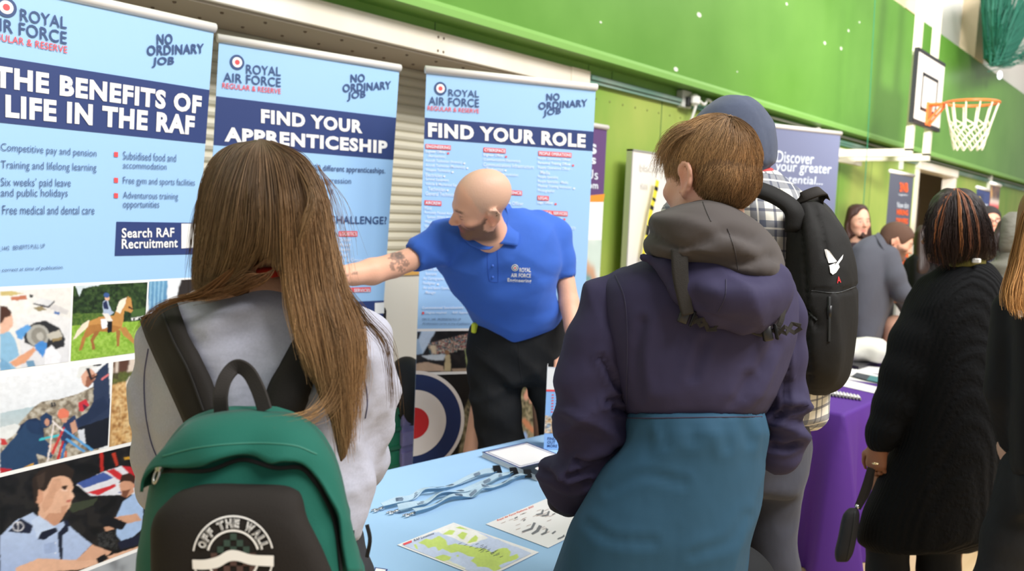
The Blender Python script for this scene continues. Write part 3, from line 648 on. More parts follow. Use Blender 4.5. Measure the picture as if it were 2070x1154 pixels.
# ---- left banner
p1, t1 = banner((432, 63), 2.17, .8, 2, (-.1, .08), 14, label='wide pale blue banner at far left headed The Benefits of Life with photo collage')
logo(p1, t1, (12, 15), 21, [('ROYAL', (40, 42), (134, 59), (40, 17)), ('AIR FORCE', (-28, 58), (134, 90), (-28, 31)), ('REGULAR & RESERVE', (-33, 77), (135, 108), (-33, 62))],
     [('NO', (316, 91), (348, 90), (316, 69)), ('ORDINARY', (296, 113), (411, 108), (296, 92)), ('JOB', (306, 137), (350, 135), (308, 116))])
b = MB(); ta, tb_ = p1.inv(417, 181)[1], p1.inv(415, 290)[1]; p1.rect(b, 0, ta, 1, tb_); b.build('navy_band', M_NAVY, t1); b = MB(); sr, tq = p1.inv(235, 448); tz = p1.inv(235, 517)[1]; p1.rect(b, sr, tq, .985, tz); b.build('navy_box', M_NAVY, t1)
h = MB(); p1.text(h, 'THE BENEFITS OF', (-14, 176), (405, 231), (-14, 131), .048); p1.text(h, 'LIFE IN THE RAF', (10, 237), (391, 273), (10, 191), .048); h.build('heading_lettering', M_WP, t1); h = MB()
p1.text(h, 'Search RAF', (245, 481), (351, 479), (245, 461), .022); p1.text(h, 'Recruitment', (245, 503), (358, 500), (245, 483), .022); p1.polypx(h, [(366, 452), (366, 502), (396, 500), (396, 452)]); h.build('box_lettering', M_WP, t1)
x = MB()
for (s_, bl, br, tl) in [('Competitive pay and pension', (1, 309), (194, 321), (1, 289)), ('Training and lifelong learning', (1, 345), (194, 350), (1, 324)), ('Six weeks\u2019 paid leave', (1, 381), (142, 382), (1, 359)), ('and public holidays', (1, 402), (136, 402), (1, 381)), ('Free medical and dental care', (4, 433), (190, 433), (4, 415)),
    ('Subsidised food and', (248, 322), (355, 327), (248, 306)), ('accommodation', (248, 340), (336, 343), (248, 327)), ('Free gym and sports facilities', (248, 375), (393, 379), (248, 357)), ('Adventurous training', (248, 405), (359, 407), (248, 387)), ('opportunities', (248, 424), (321, 424), (248, 406))]: x = MB(); p1.text(x, s_, bl, br, tl, -.004); x.build('body_line', M_TXT, t1)
x = MB()
p1.text(x, '1_1442   BENEFITS PULL UP', (-5, 508), (90, 502), (-5, 498), -.004); p1.text(x, 'All information correct at time of publication.', (-70, 555), (127, 545), (-70, 545), -.004, shear=.25)
x.build('small_print', M_TXT, t1)
for (a, c) in ((230, 307), (230, 359), (230, 390)):
    q = MB(); p1.polypx(q, [(a, c), (a, c+10), (a+8, c+10.5), (a+8, c+.7)]); q.build('bullet_mark', M_RED, t1)
# collage on the left banner: the print is painted in flat coordinates of the photograph's crop (841 wide, 1154 high)
def painter(layers, base, noise=(), scale=(.5232, .5234), origin=(0, 550)):
    def f(px, py):
        X = (px-origin[0])/scale[0]; Y = (py-origin[1])/scale[1]; wob = 1.2
        Xw = X+wob*vnoise(X/9, Y/9, seed=3); Yw = Y+wob*vnoise(X/9, Y/9, seed=4); C = np.tile(np.array(lin(base)), (len(X), 1))
        for L in layers:
            if L[0] == 'e': _, cx, cy, rx, ry, col = L; m = ((Xw-cx)/rx)**2+((Yw-cy)/ry)**2 < 1
            elif L[0] == 'g':      # graded patch between two printed colours
                _, poly, col, col2 = L; m = inside(Xw, Yw, poly); ys_ = [q[1] for q in poly]; f_ = np.clip((Y-min(ys_))/(max(ys_)-min(ys_)), 0, 1)[m][:, None]
                C[m] = np.array(lin(col))*(1-f_)+np.array(lin(col2))*f_; continue
            elif L[0] == 'n':      # mottled texture
                _, poly, cols, sc_ = L; m = inside(X, Y, poly); v = (vnoise(X/sc_, Y/sc_, seed=9)+.5*vnoise(X/sc_*2.3, Y/sc_*2.3, seed=5))[m]
                k = np.clip(((v+1.)/2*len(cols)).astype(int), 0, len(cols)-1); C[m] = np.array([lin(c) for c in cols])[k]; continue
            else: _, poly, col = L; m = inside(Xw, Yw, poly)
            C[m] = np.array(lin(col))
        return C*(1+.05*vnoise(X/3., Y/3., seed=2)+.06*vnoise(X/14., Y/14., seed=8))[:, None]
    return f
SK = (224, 172, 140)
A = [('p', [(0, 85), (120, 85), (160, 110), (165, 150), (60, 180), (0, 180)], (240, 238, 232)), ('p', [(0, 76), (40, 72), (90, 82), (40, 92), (0, 90)], (205, 185, 120)), ('p', [(40, 97), (100, 88), (106, 106), (45, 110)], (196, 120, 90)), ('p', [(130, 115), (160, 98), (208, 112), (186, 134)], (226, 226, 226)), ('p', [(128, 118), (186, 132), (210, 110), (212, 116), (188, 139), (128, 124)], (50, 50, 62)), ('p', [(190, 140), (210, 125), (268, 148), (258, 166)], (214, 210, 208)), ('p', [(130, 138), (160, 132), (180, 145), (150, 152)], (150, 135, 100)), ('p', [(210, 150), (232, 156), (228, 165), (208, 160)], (70, 110, 170)), ('p', [(250, 190), (264, 190), (264, 215), (250, 212)], (50, 55, 90)), ('p', [(115, 85), (128, 88), (126, 100), (114, 98)], (30, 30, 30)),
     ('g', [(60, 180), (165, 150), (275, 180), (275, 345), (80, 385), (80, 300)], (236, 234, 232), (220, 220, 224)), ('p', [(90, 230), (130, 195), (175, 187), (230, 215), (252, 255), (248, 288), (215, 298), (140, 292), (95, 272)], (42, 42, 46)), ('e', 147, 245, 43, 43, (176, 174, 166)), ('e', 150, 246, 30, 32, (146, 142, 132)), ('e', 155, 248, 14, 16, (186, 182, 172)), ('p', [(178, 240), (230, 222), (243, 248), (195, 264)], (196, 190, 176)), ('p', [(200, 258), (240, 250), (238, 262), (204, 270)], (150, 130, 90)),
     ('p', [(58, 228), (108, 202), (122, 215), (98, 238), (85, 262), (68, 255)], (96, 160, 220)), ('p', [(135, 280), (160, 265), (182, 275), (178, 300), (165, 332), (150, 310), (138, 300)], (72, 140, 212)), ('p', [(35, 350), (75, 325), (130, 290), (142, 300), (100, 348), (60, 366)], (226, 162, 124)), ('p', [(0, 180), (10, 150), (45, 160), (52, 198), (46, 212), (34, 225), (20, 238), (0, 240)], (232, 184, 158)), ('p', [(0, 130), (25, 132), (46, 155), (40, 168), (18, 176), (8, 196), (0, 198)], (76, 46, 36)), ('p', [(0, 240), (35, 228), (58, 258), (75, 322), (35, 347), (72, 380), (60, 392), (0, 396)], (142, 188, 218)), ('p', [(0, 330), (30, 350), (60, 392), (0, 396)], (120, 168, 204)), ('p', [(175, 300), (200, 280), (215, 300), (236, 322), (230, 352), (172, 366)], (240, 240, 244)), ('p', [(100, 345), (130, 340), (140, 372), (110, 378)], (110, 150, 180))]
B = [('n', [(270, 40), (570, 20), (570, 195), (270, 215)], [(22, 40, 20), (34, 56, 28), (46, 70, 34), (60, 84, 44)], 10), ('p', [(285, 42), (420, 30), (380, 52), (320, 62), (306, 95), (300, 75)], (214, 226, 230)), ('n', [(270, 160), (400, 158), (400, 210), (270, 215)], [(60, 92, 34), (80, 110, 44), (96, 122, 52)], 7), ('n', [(270, 208), (570, 186), (570, 330), (270, 360)], [(128, 168, 52), (140, 180, 60), (150, 190, 70), (162, 196, 84)], 8), ('p', [(508, 145), (560, 138), (560, 168), (508, 172)], (70, 100, 50)), ('p', [(506, 178), (560, 168), (560, 178), (508, 188)], (230, 230, 226)), ('p', [(515, 178), (522, 177), (520, 186), (514, 187)], (30, 30, 30)), ('p', [(535, 175), (543, 174), (541, 184), (534, 185)], (30, 30, 30)),
     ('p', [(345, 185), (318, 200), (298, 228), (280, 262), (292, 256), (326, 224), (350, 206)], (240, 226, 200)), ('p', [(338, 212), (345, 190), (385, 172), (440, 168), (455, 138), (488, 102), (505, 98), (514, 148), (506, 158), (494, 152), (482, 148), (476, 190), (470, 215), (440, 234), (385, 228), (365, 242)], (200, 144, 78)), ('p', [(345, 205), (385, 200), (440, 205), (470, 212), (440, 234), (385, 228), (365, 240), (340, 214)], (176, 120, 60)), ('p', [(338, 212), (362, 236), (332, 255), (316, 302), (304, 304), (318, 252)], (178, 120, 62)), ('p', [(370, 225), (388, 228), (362, 265), (368, 298), (356, 300), (350, 260)], (160, 104, 54)), ('p', [(450, 222), (466, 225), (460, 286), (450, 287)], (166, 112, 60)), ('p', [(460, 215), (484, 212), (522, 264), (518, 278), (480, 246)], (190, 136, 72)),
     ('p', [(448, 152), (460, 112), (490, 96), (484, 122), (464, 160)], (242, 232, 212)), ('p', [(488, 100), (494, 92), (500, 100)], (200, 150, 90)), ('p', [(388, 182), (415, 178), (426, 210), (394, 220)], (246, 246, 246)), ('p', [(396, 115), (416, 106), (430, 148), (442, 156), (422, 170), (400, 165)], (176, 192, 214)), ('p', [(397, 118), (412, 110), (420, 142), (402, 142)], (34, 44, 82)), ('p', [(395, 158), (420, 160), (436, 186), (430, 196), (414, 192)], (238, 232, 222)), ('p', [(414, 190), (433, 190), (434, 232), (416, 236)], (24, 24, 28)), ('e', 414, 100, 9, 11, (230, 184, 152)), ('e', 412, 89, 12, 10, (60, 92, 150)), ('p', [(495, 130), (513, 140), (512, 146), (494, 138)], (70, 40, 30))]
C_ = [('g', [(570, 20), (650, 10), (642, 135), (575, 160)], (104, 160, 196), (84, 132, 176))]+[('p', [(580+q*16, 20), (587+q*16, 20), (583+q*15, 140), (577+q*15, 142)], (150, 196, 222)) for q in range(4)]+[('p', [(690, 60), (705, 15), (735, -4), (770, 5), (772, 80), (740, 130), (700, 104), (684, 100)], (46, 40, 38)), ('p', [(690, 104), (740, 120), (760, 200), (680, 200)], (120, 60, 50))]
Dl = [('g', [(0, 350), (430, 330), (430, 500), (0, 560)], (244, 245, 247), (226, 230, 234)), ('g', [(0, 545), (130, 518), (140, 600), (0, 640)], (178, 198, 204), (200, 206, 206)), ('n', [(130, 522), (160, 500), (230, 490), (300, 470), (365, 440), (400, 520), (380, 700), (180, 760), (0, 790), (0, 640), (60, 600)], [(120, 108, 92), (150, 138, 118), (174, 164, 146), (196, 188, 172)], 14), ('p', [(0, 600), (60, 585), (90, 600), (40, 640), (0, 660)], (228, 230, 228)), ('p', [(196, 505), (203, 500), (206, 520), (198, 522)], (40, 40, 44)), ('p', [(208, 503), (214, 500), (216, 518), (209, 520)], (40, 40, 44)), ('p', [(0, 640), (20, 645), (30, 665), (5, 668)], (200, 60, 60)),
      ('p', [(360, 400), (418, 345), (430, 560), (335, 612), (285, 612), (273, 580), (338, 540), (360, 500)], (44, 56, 84)), ('p', [(360, 500), (400, 480), (424, 520), (330, 590), (290, 600), (280, 582), (338, 545)], (36, 48, 76)), ('p', [(390, 412), (420, 390), (420, 398), (392, 420)], (224, 120, 120)), ('p', [(300, 602), (422, 560), (428, 668), (340, 690), (322, 640)], (26, 28, 38)), ('p', [(300, 610), (325, 606), (330, 660), (312, 668)], (214, 218, 226)), ('p', [(310, 385), (345, 365), (374, 395), (360, 425), (338, 446), (326, 440), (316, 424)], (220, 168, 142)), ('p', [(336, 402), (368, 392), (360, 425), (340, 446), (328, 442)], (150, 96, 74)), ('p', [(296, 404), (308, 362), (345, 345), (402, 346), (376, 370), (334, 374), (306, 412)], (230, 230, 226)), ('p', [(332, 372), (345, 368), (356, 410), (378, 392), (376, 402), (350, 418)], (28, 28, 34)), ('p', [(350, 345), (402, 343), (390, 362), (360, 364)], (50, 50, 56)), ('p', [(303, 505), (332, 490), (345, 515), (320, 540), (305, 535)], (204, 50, 62)), ('p', [(318, 508), (340, 520), (325, 535)], (90, 40, 60)),
      ('p', [(230, 610), (248, 580), (290, 550), (305, 600), (270, 652), (240, 684)], (46, 62, 98)), ('p', [(270, 585), (290, 570), (300, 612), (280, 626)], (206, 156, 130)), ('e', 245, 548, 22, 22, (228, 124, 96)), ('p', [(236, 565), (262, 560), (256, 582), (240, 580)], (214, 160, 130)), ('p', [(62, 622), (80, 590), (110, 568), (140, 562), (168, 580), (170, 640), (140, 640)], (30, 48, 80)), ('p', [(155, 560), (178, 540), (200, 555), (200, 585), (184, 600), (160, 604)], (36, 58, 92)), ('e', 182, 580, 10, 14, (206, 150, 124)), ('p', [(0, 700), (60, 632), (104, 575), (150, 575), (168, 640), (216, 690), (196, 720), (140, 700), (150, 745), (60, 768), (0, 774)], (40, 66, 100)), ('p', [(104, 576), (150, 574), (166, 630), (120, 622), (100, 600)], (34, 56, 90)), ('p', [(186, 668), (212, 660), (222, 690), (200, 706)], (216, 166, 140)), ('p', [(80, 760), (130, 735), (130, 755), (90, 768)], (210, 160, 70)), ('p', [(0, 755), (45, 760), (40, 775), (0, 778)], (180, 40, 50)),
      ('p', [(150, 644), (240, 622), (242, 630), (152, 652)], (70, 190, 200)), ('p', [(243, 600), (362, 685), (354, 692), (240, 608)], (90, 160, 216)), ('p', [(258, 640), (330, 690), (322, 696), (252, 648)], (90, 160, 216)), ('p', [(196, 700), (244, 596), (250, 602), (206, 706)], (206, 60, 60)), ('p', [(214, 735), (240, 650), (247, 654), (224, 736)], (200, 44, 50)), ('p', [(230, 730), (250, 660), (256, 664), (240, 730)], (50, 120, 190)), ('p', [(178, 742), (206, 580), (211, 582), (186, 742)], (235, 225, 220)), ('p', [(203, 570), (245, 610), (243, 616), (200, 578)], (235, 225, 220)), ('p', [(250, 735), (252, 690), (258, 690), (260, 733)], (214, 90, 60))]
E_ = [('n', [(430, 325), (560, 300), (560, 700), (430, 700)], [(150, 104, 58), (188, 140, 84), (214, 170, 110), (234, 204, 150), (170, 120, 66)], 11), ('p', [(430, 330), (560, 310), (560, 380), (430, 392)], (222, 206, 190)), ('p', [(458, 330), (504, 325), (490, 392), (456, 402)], (92, 60, 46)), ('p', [(436, 330), (448, 330), (446, 396), (438, 396)], (110, 80, 60)), ('n', [(430, 390), (516, 382), (520, 412), (430, 436)], [(80, 90, 40), (110, 116, 56), (70, 60, 36)], 8), ('e', 506, 434, 18, 30, (226, 220, 214)), ('e', 508, 434, 14, 26, (180, 140, 96))]
Fm = [('n', [(0, 760), (560, 640), (560, 1160), (0, 1160)], [(20, 19, 20), (28, 26, 27), (38, 35, 34)], 40), ('p', [(250, 900), (380, 870), (360, 900), (280, 930)], (60, 66, 50)), ('p', [(385, 692), (398, 690), (400, 770), (388, 772)], (190, 44, 36)), ('p', [(432, 700), (446, 696), (458, 745), (448, 750)], (190, 60, 40)), ('p', [(480, 715), (535, 710), (535, 720), (482, 724)], (200, 150, 50)), ('p', [(512, 680), (545, 668), (550, 700), (518, 708)], (120, 30, 30)),
      ('p', [(295, 820), (400, 770), (470, 748), (505, 752), (565, 800), (568, 856), (350, 864)], (226, 226, 232)), ('p', [(298, 816), (400, 772), (440, 795), (322, 836)], (70, 92, 160)), ('p', [(410, 768), (440, 758), (540, 830), (500, 832)], (206, 48, 54)), ('p', [(470, 748), (505, 752), (565, 798), (568, 830), (540, 822)], (196, 40, 50)), ('p', [(335, 852), (445, 818), (448, 828), (380, 862)], (206, 50, 56)), ('p', [(455, 850), (500, 836), (480, 858)], (70, 92, 160)),
      ('p', [(440, 965), (475, 885), (540, 840), (556, 900), (548, 992), (480, 1052), (452, 1020)], (166, 192, 228)), ('p', [(460, 822), (475, 795), (522, 800), (516, 850), (488, 872), (470, 862)], (206, 152, 122)), ('p', [(470, 845), (505, 838), (488, 872), (474, 866)], (120, 76, 56)), ('p', [(460, 815), (470, 784), (500, 776), (522, 786), (524, 822), (506, 808), (480, 806)], (60, 38, 30)), ('p', [(432, 948), (530, 932), (548, 958), (470, 976), (440, 970)], (210, 160, 130)), ('p', [(400, 985), (440, 975), (440, 1000), (410, 1005)], (206, 156, 126)), ('p', [(455, 1042), (545, 1012), (545, 1050), (465, 1072)], (28, 32, 52)), ('p', [(378, 962), (420, 938), (490, 968), (470, 996), (420, 982), (400, 975)], (22, 22, 26)), ('n', [(375, 1010), (450, 990), (452, 1070), (380, 1060)], [(22, 22, 24), (60, 60, 60), (30, 30, 30)], 8),
      ('p', [(150, 850), (178, 792), (230, 786), (268, 790), (284, 830), (276, 848), (286, 868), (276, 882), (272, 905), (258, 922), (236, 930), (215, 990), (150, 960), (150, 900)], (226, 178, 148)), ('p', [(236, 930), (258, 922), (215, 992), (160, 965), (190, 930)], (200, 148, 118)), ('p', [(234, 826), (262, 824), (258, 834), (238, 834)], (60, 40, 32)), ('p', [(256, 880), (278, 878), (270, 888), (256, 888)], (190, 110, 96)), ('e', 152, 866, 17, 28, (212, 158, 128)), ('p', [(128, 852), (124, 800), (150, 768), (205, 742), (250, 738), (288, 765), (276, 800), (240, 784), (200, 796), (180, 838), (168, 848), (150, 836), (142, 884), (134, 922)], (48, 37, 31)),
      ('g', [(0, 1020), (60, 960), (125, 928), (200, 985), (250, 960), (290, 1000), (355, 1050), (290, 1116), (240, 1112), (150, 1122), (60, 1160), (0, 1160)], (186, 204, 234), (164, 182, 218)), ('p', [(145, 1032), (160, 1004), (215, 985), (225, 1000), (170, 1034)], (28, 32, 50)), ('p', [(222, 1010), (262, 962), (265, 1000), (240, 1016)], (28, 32, 50)), ('p', [(120, 960), (150, 940), (215, 985), (160, 1004), (145, 1030)], (196, 212, 238)), ('p', [(32, 1002), (80, 950), (128, 978), (116, 1010)], (34, 38, 58)), ('e', 70, 982, 22, 20, (214, 214, 220)), ('e', 70, 982, 18, 16, (34, 38, 58)), ('p', [(67, 966), (73, 966), (73, 998), (67, 998)], (214, 214, 220)), ('p', [(240, 955), (262, 960), (270, 985), (252, 975)], (34, 38, 58)), ('p', [(222, 1010), (242, 1002), (242, 1112), (233, 1120)], (28, 32, 50)), ('p', [(170, 1050), (215, 1040), (215, 1080), (172, 1088)], (158, 176, 212)),
      ('p', [(60, 1142), (150, 1105), (300, 1112), (380, 1108), (540, 1058), (548, 1082), (300, 1150), (150, 1160), (60, 1160)], (228, 180, 150)), ('p', [(290, 1116), (355, 1052), (430, 1080), (400, 1108), (300, 1116)], (218, 168, 138)), ('p', [(372, 1106), (405, 1088), (420, 1105), (382, 1128)], (22, 22, 26)), ('p', [(205, 800), (234, 796), (240, 830), (215, 850), (200, 900), (170, 930), (160, 900), (185, 850)], (212, 162, 132)), ('p', [(236, 836), (262, 838), (258, 848), (240, 846)], (240, 200, 176)), ('p', [(244, 834), (256, 834), (254, 840), (246, 840)], (50, 36, 30)), ('p', [(272, 835), (288, 866), (278, 874), (268, 866)], (236, 192, 164)), ('p', [(236, 905), (262, 900), (256, 922), (236, 930)], (206, 154, 124)), ('p', [(140, 790), (176, 770), (168, 830), (150, 836)], (66, 52, 44)), ('e', 215, 1045, 3, 3, (240, 240, 245)), ('e', 214, 1085, 3, 3, (240, 240, 245))]
Gs = [('p', [(340, 1160), (560, 1050), (560, 1400), (0, 1400), (0, 1180)], (168, 172, 176)), ('p', [(430, 1115), (445, 1110), (455, 1150), (440, 1152)], (80, 84, 86)), ('p', [(465, 1130), (475, 1128), (480, 1154), (468, 1154)], (90, 94, 96))]
def strow(x, y): return p1.inv(x*.5232, 550+y*.5234)
tA0, tA1 = strow(140, 58)[1], strow(140, 372)[1]; tD0, tD1 = strow(200, 370)[1]+.004, strow(200, 738)[1]; tF0, tF1 = strow(270, 725)[1]+.0, strow(480, 1085)[1]
wq = MB(); p1.rect(wq, 0, strow(300, 42)[1], 1, 1, .001); wq.build('white_print_border', M_WP, t1)
sA = strow(276, 200)[0]; sB = strow(567, 160)[0]; sD = strow(427, 500)[0]
k = .006
p1.print_photo('printed_photo', (0, tA0+.003), (sA-k, tA1-.004), painter(A, (236, 232, 226)), M_PHOTO, t1, (170, 110), label='printed photo of a nurse at a steel washer')
p1.print_photo('printed_photo', (sA+k*.3, tA0+.001), (sB-k, tA1-.004), painter(B, (60, 80, 50)), M_PHOTO, t1, (170, 150), label='printed photo of a rider on a palomino horse')
p1.print_photo('printed_photo', (sB+k*.3, tA0), (1, tA1-.004), painter(C_, (238, 241, 244)), M_PHOTO, t1, (70, 60), label='printed photo of a blue curtain and dark head')
p1.print_photo('printed_photo', (0, tD0), (sD-k*.6, tD1-.004), painter(Dl, (238, 240, 242)), M_PHOTO, t1, (240, 170), label='printed photo of a cliff rescue team')
p1.print_photo('printed_photo', (sD+k*.5, tD0), (1, tD1-.004), painter(E_, (190, 150, 100)), M_PHOTO, t1, (90, 90), label='printed photo of a sunlit woodland floor')
p1.print_photo('printed_photo', (0, tD1+.002), (1, tF1), painter(Fm, (30, 28, 28)), M_PHOTO, t1, (300, 220), label='printed photo of a young man in a pale blue uniform shirt')
p1.print_photo('printed_photo', (0, tF1+.006), (1, 1), painter(Gs, (170, 174, 178)), M_PHOTO, t1, (60, 40), label='printed photo of a grey workshop')

# ---- middle banner
p2, t2 = banner((807, 143), 2.185, .783, -10, (-.06, .05), -12, label='pale blue banner behind the long haired girl headed Find Your Apprenticeship')
logo(p2, t2, (479, 126), 14.5, [('ROYAL', (497, 149), (567, 154), (497, 130)), ('AIR FORCE', (451, 165), (567, 176), (451, 146)), ('REGULAR & RESERVE', (449, 178), (567, 190), (449, 167))],
     [('NO', (708, 167), (737, 166), (708, 150)), ('ORDINARY', (692, 187), (790, 180), (692, 170)), ('JOB', (701, 205), (738, 201), (702, 186))])
b = MB(); p2.rect(b, 0, p2.inv(800, 238)[1], 1, p2.inv(797, 323)[1]); b.build('navy_band', M_NAVY, t2); b = MB(); p2.rect(b, 0, p2.inv(780, 607)[1], 1, .70); b.build('navy_band', M_NAVY, t2)
h = MB(); p2.text(h, 'FIND YOUR', (527, 249), (732, 270), (527, 220), .048); p2.text(h, 'APPRENTICESHIP', (453, 286), (782, 311), (453, 256), .048); h.build('heading_lettering', M_WP, t2); h = MB()
p2.polypx(h, [(757, 612), (757, 634), (776, 633), (776, 611)]); h.build('white_square', M_WP, t2)
x = MB(); p2.text(x, 'over 20 different apprenticeships.', (606, 347), (778, 354), (606, 331), .01)
for (s_, bl, br, tl) in (('career progression', (600, 372), (709, 375), (600, 357)), ('training', (626, 391), (673, 393), (626, 378)), ('options', (622, 412), (664, 412), (622, 400))): x.build('body_line', M_TXT, t2); x = MB(); p2.text(x, s_, bl, br, tl, -.002)
x.build('body_line', M_TXT, t2); x = MB(); p2.text(x, 'READY FOR A CHALLENGE?', (520, 450), (781, 453), (520, 433), .014); x.build('question_lettering', mat('emblem_navy'), t2)
r = MB(); w = MB(); p2.polypx(r, [(684, 467), (684, 478), (722, 478), (722, 467)]); r.build('red_tab', M_RED, t2); r = MB(); p2.polypx(r, [(676, 582), (676, 592), (749, 590), (749, 580)]); r.build('red_tab', M_RED, t2)
p2.line(w, 'LOGISTICS', 686, 476, 7, 34, .02, .004); p2.line(w, 'MEDICAL SERVICES', 679, 590, 7, 68, .02, .004)
for i, s_ in enumerate(('Driver', 'Mover', 'Supplier', 'Chef', 'Air & Ground Steward')): p2.line(w, s_, 685, 488+10.3*i, 8, None, .006)
w.build('list_lettering', M_OFF, t2)
P2 = [('n', [(-500, -500), (2000, -500), (2000, 2000), (-500, 2000)], [(40, 44, 30), (110, 96, 50), (180, 150, 70), (226, 200, 110), (60, 60, 60)], 9), ('p', [(760, 905), (795, 895), (795, 925), (760, 930)], (224, 110, 50)), ('p', [(765, 920), (785, 905), (790, 935), (775, 960)], (110, 180, 220)), ('p', [(772, 940), (782, 940), (782, 985), (772, 985)], (220, 224, 226)), ('p', [(760, 935), (772, 935), (770, 1000), (755, 1000)], (40, 56, 90)), ('p', [(765, 980), (790, 970), (790, 990), (768, 995)], (110, 190, 226)), ('p', [(740, 700), (800, 690), (800, 830), (740, 840)], (60, 64, 70))]
p2.print_photo('printed_photo', (0, .705), (1, 1), painter(P2, (60, 60, 50), scale=(1, 1), origin=(0, 0)), M_PHOTO, t2, (160, 120), label='printed photo strip of workers')
# ---- right banner
p3, t3 = banner((1204, 182), 2.15, .772, -28, (0, 0), -30, label='pale blue banner behind the bald man headed Find Your Role')
logo(p3, t3, (890, 179), 12.5, [('ROYAL', (906, 194), (968, 197), (906, 180)), ('AIR FORCE', (866, 212), (968, 217), (866, 195)), ('REGULAR & RESERVE', (864, 223), (968, 229), (864, 214))],
     [('NO', (1104, 204), (1131, 203), (1104, 189)), ('ORDINARY', (1088, 222), (1187, 215), (1088, 207)), ('JOB', (1097, 238), (1133, 233), (1098, 222))])
b = MB(); p3.rect(b, 0, p3.inv(1199, 266)[1], 1, p3.inv(1196, 305)[1]); b.build('navy_band', M_NAVY, t3)
h = MB(); p3.text(h, 'FIND YOUR ROLE', (865, 277), (1183, 299), (865, 247), .048); h.build('heading_lettering', M_WP, t3)
r = MB(); w = MB(); n_ = MB()
def tab(txt, x, y, wd, ht=9.5, sl=.06):
    q = MB(); p3.polypx(q, [(x, y), (x, y+ht), (x+wd, y+ht+sl*wd), (x+wd, y+sl*wd)]); q.build('red_tab', M_RED, t3); p3.line(w, txt, x+1.5, y+ht-1.6, ht-3.2, wd-3, .03, .004, sl)
def col(x, y, rows, st=9.4, sl=.05, sz=7.6):
    for i, s_ in enumerate(rows):
        ind = 5 if s_.startswith(' ') else 0; mk_ = s_[-1]; s2 = s_.strip().rstrip('*+'); V, F, asp = glyphs(s2, .016 if mk_ == '*' else .004); wd = sz*asp*.74
        p3.line(w, s2, x+ind, y+st*i, sz, wd, .016 if mk_ == '*' else .004, .0035, sl)
        if mk_ in '*+': q = x+ind+wd+3; yy = y+st*i+sl*wd; p3.polypx(r if mk_ == '*' else w, [(q, yy-4), (q, yy-.5), (q+4, yy-.5), (q+4, yy-4)])
tab('ENGINEERING', 860, 291, 51); col(860, 310, ['Engineer Officer*', ' (Aerosystems)', 'Aircraft Technician (Avionics)+', 'Aircraft Technician (Mechanical)+', 'Weapon Technician+', 'Electrician+', 'Survival Equipment', 'Vehicle & Mechanical Equipment', ' Technician+', 'General Technician'])
tab('AIRCREW', 858, 404.5, 34); col(858, 424, ['Pilot', 'Remotely Piloted Aircraft', ' System (RPAS) Pilot', 'Weapons Systems Officer', 'Weapons Systems Operator', ' (Linguist)'])
col(855, 548, ['Air and Space', ' Specialist', 'Air Cartographer', 'Firefighter+', 'Air and Space Operations', ' Manager'], 9.4, .02)
tab('CYBERSPACE', 977, 298, 45); col(977, 317, ['Engineer Officer*', '(Communications Electronics)', 'Communications Infrastructure', ' Technician+', 'Cyberspace Communication', ' Specialist+', 'Intelligence Analyst'])
tab('FORCE RESILIENCE', 977, 381, 78); col(977, 402, ['Regiment Officer', 'Force Protection Officer', 'Gunner'])
tab('PEOPLE OPERATIONS', 1088, 305, 67); col(1087, 324, ['People Operations Officer', 'Personnel Training Officer*', 'People Operations Officer -', ' Media', 'People Specialist', 'People Specialist - Media', 'Physical Training Instructor+', 'Photographer'], 9.3)
tab('LEGAL', 1086, 395, 23); col(1086, 413, ['Legal Officer*']); tab('MEDICAL SERVICES', 1086, 424, 61); col(1086, 443, ['Medical Officer*', 'Nursing Officer*', 'Medical Support Officer (MSO)', 'Dental Surgeon*', 'Medic', 'Registered Nurse (Adult)', 'Dental Technician'], 9.4); col(1100, 530, ['Medical Practitioner'], 9, .02)
p3.line(w, 'Commissioned Specialisations', 853, 626, 7, 83, .02, .0035, -.01); p3.line(w, 'Degree required', 860, 635, 6, 42, .012); p3.line(w, 'RAF Apprenticeship', 915, 635, 6, 50, .012)
p3.polypx(r, [(853, 630), (853, 635), (857, 635), (857, 630)]); p3.line(n_, 'CRN 21_1442   PROFESSIONS PULL UP', 853, 648, 5, 78); p3.line(n_, 'All information correct at time of publication.', 853, 657, 5.5, 98, 0, .0035, 0, .25)
r.build('red_mark', M_RED, t3); w.build('list_lettering', M_OFF, t3); n_.build('small_print', M_TXT, t3)
tw = p3.inv(900, 664)[1]; wq = MB(); p3.rect(wq, 0, tw, 1, 1, .001); wq.build('white_print_border', M_WP, t3)
BIG = [(-500, -500), (3000, -500), (3000, 3000), (-500, 3000)]
def Q(x, y): return (740+x*.26, 640+y*.26)
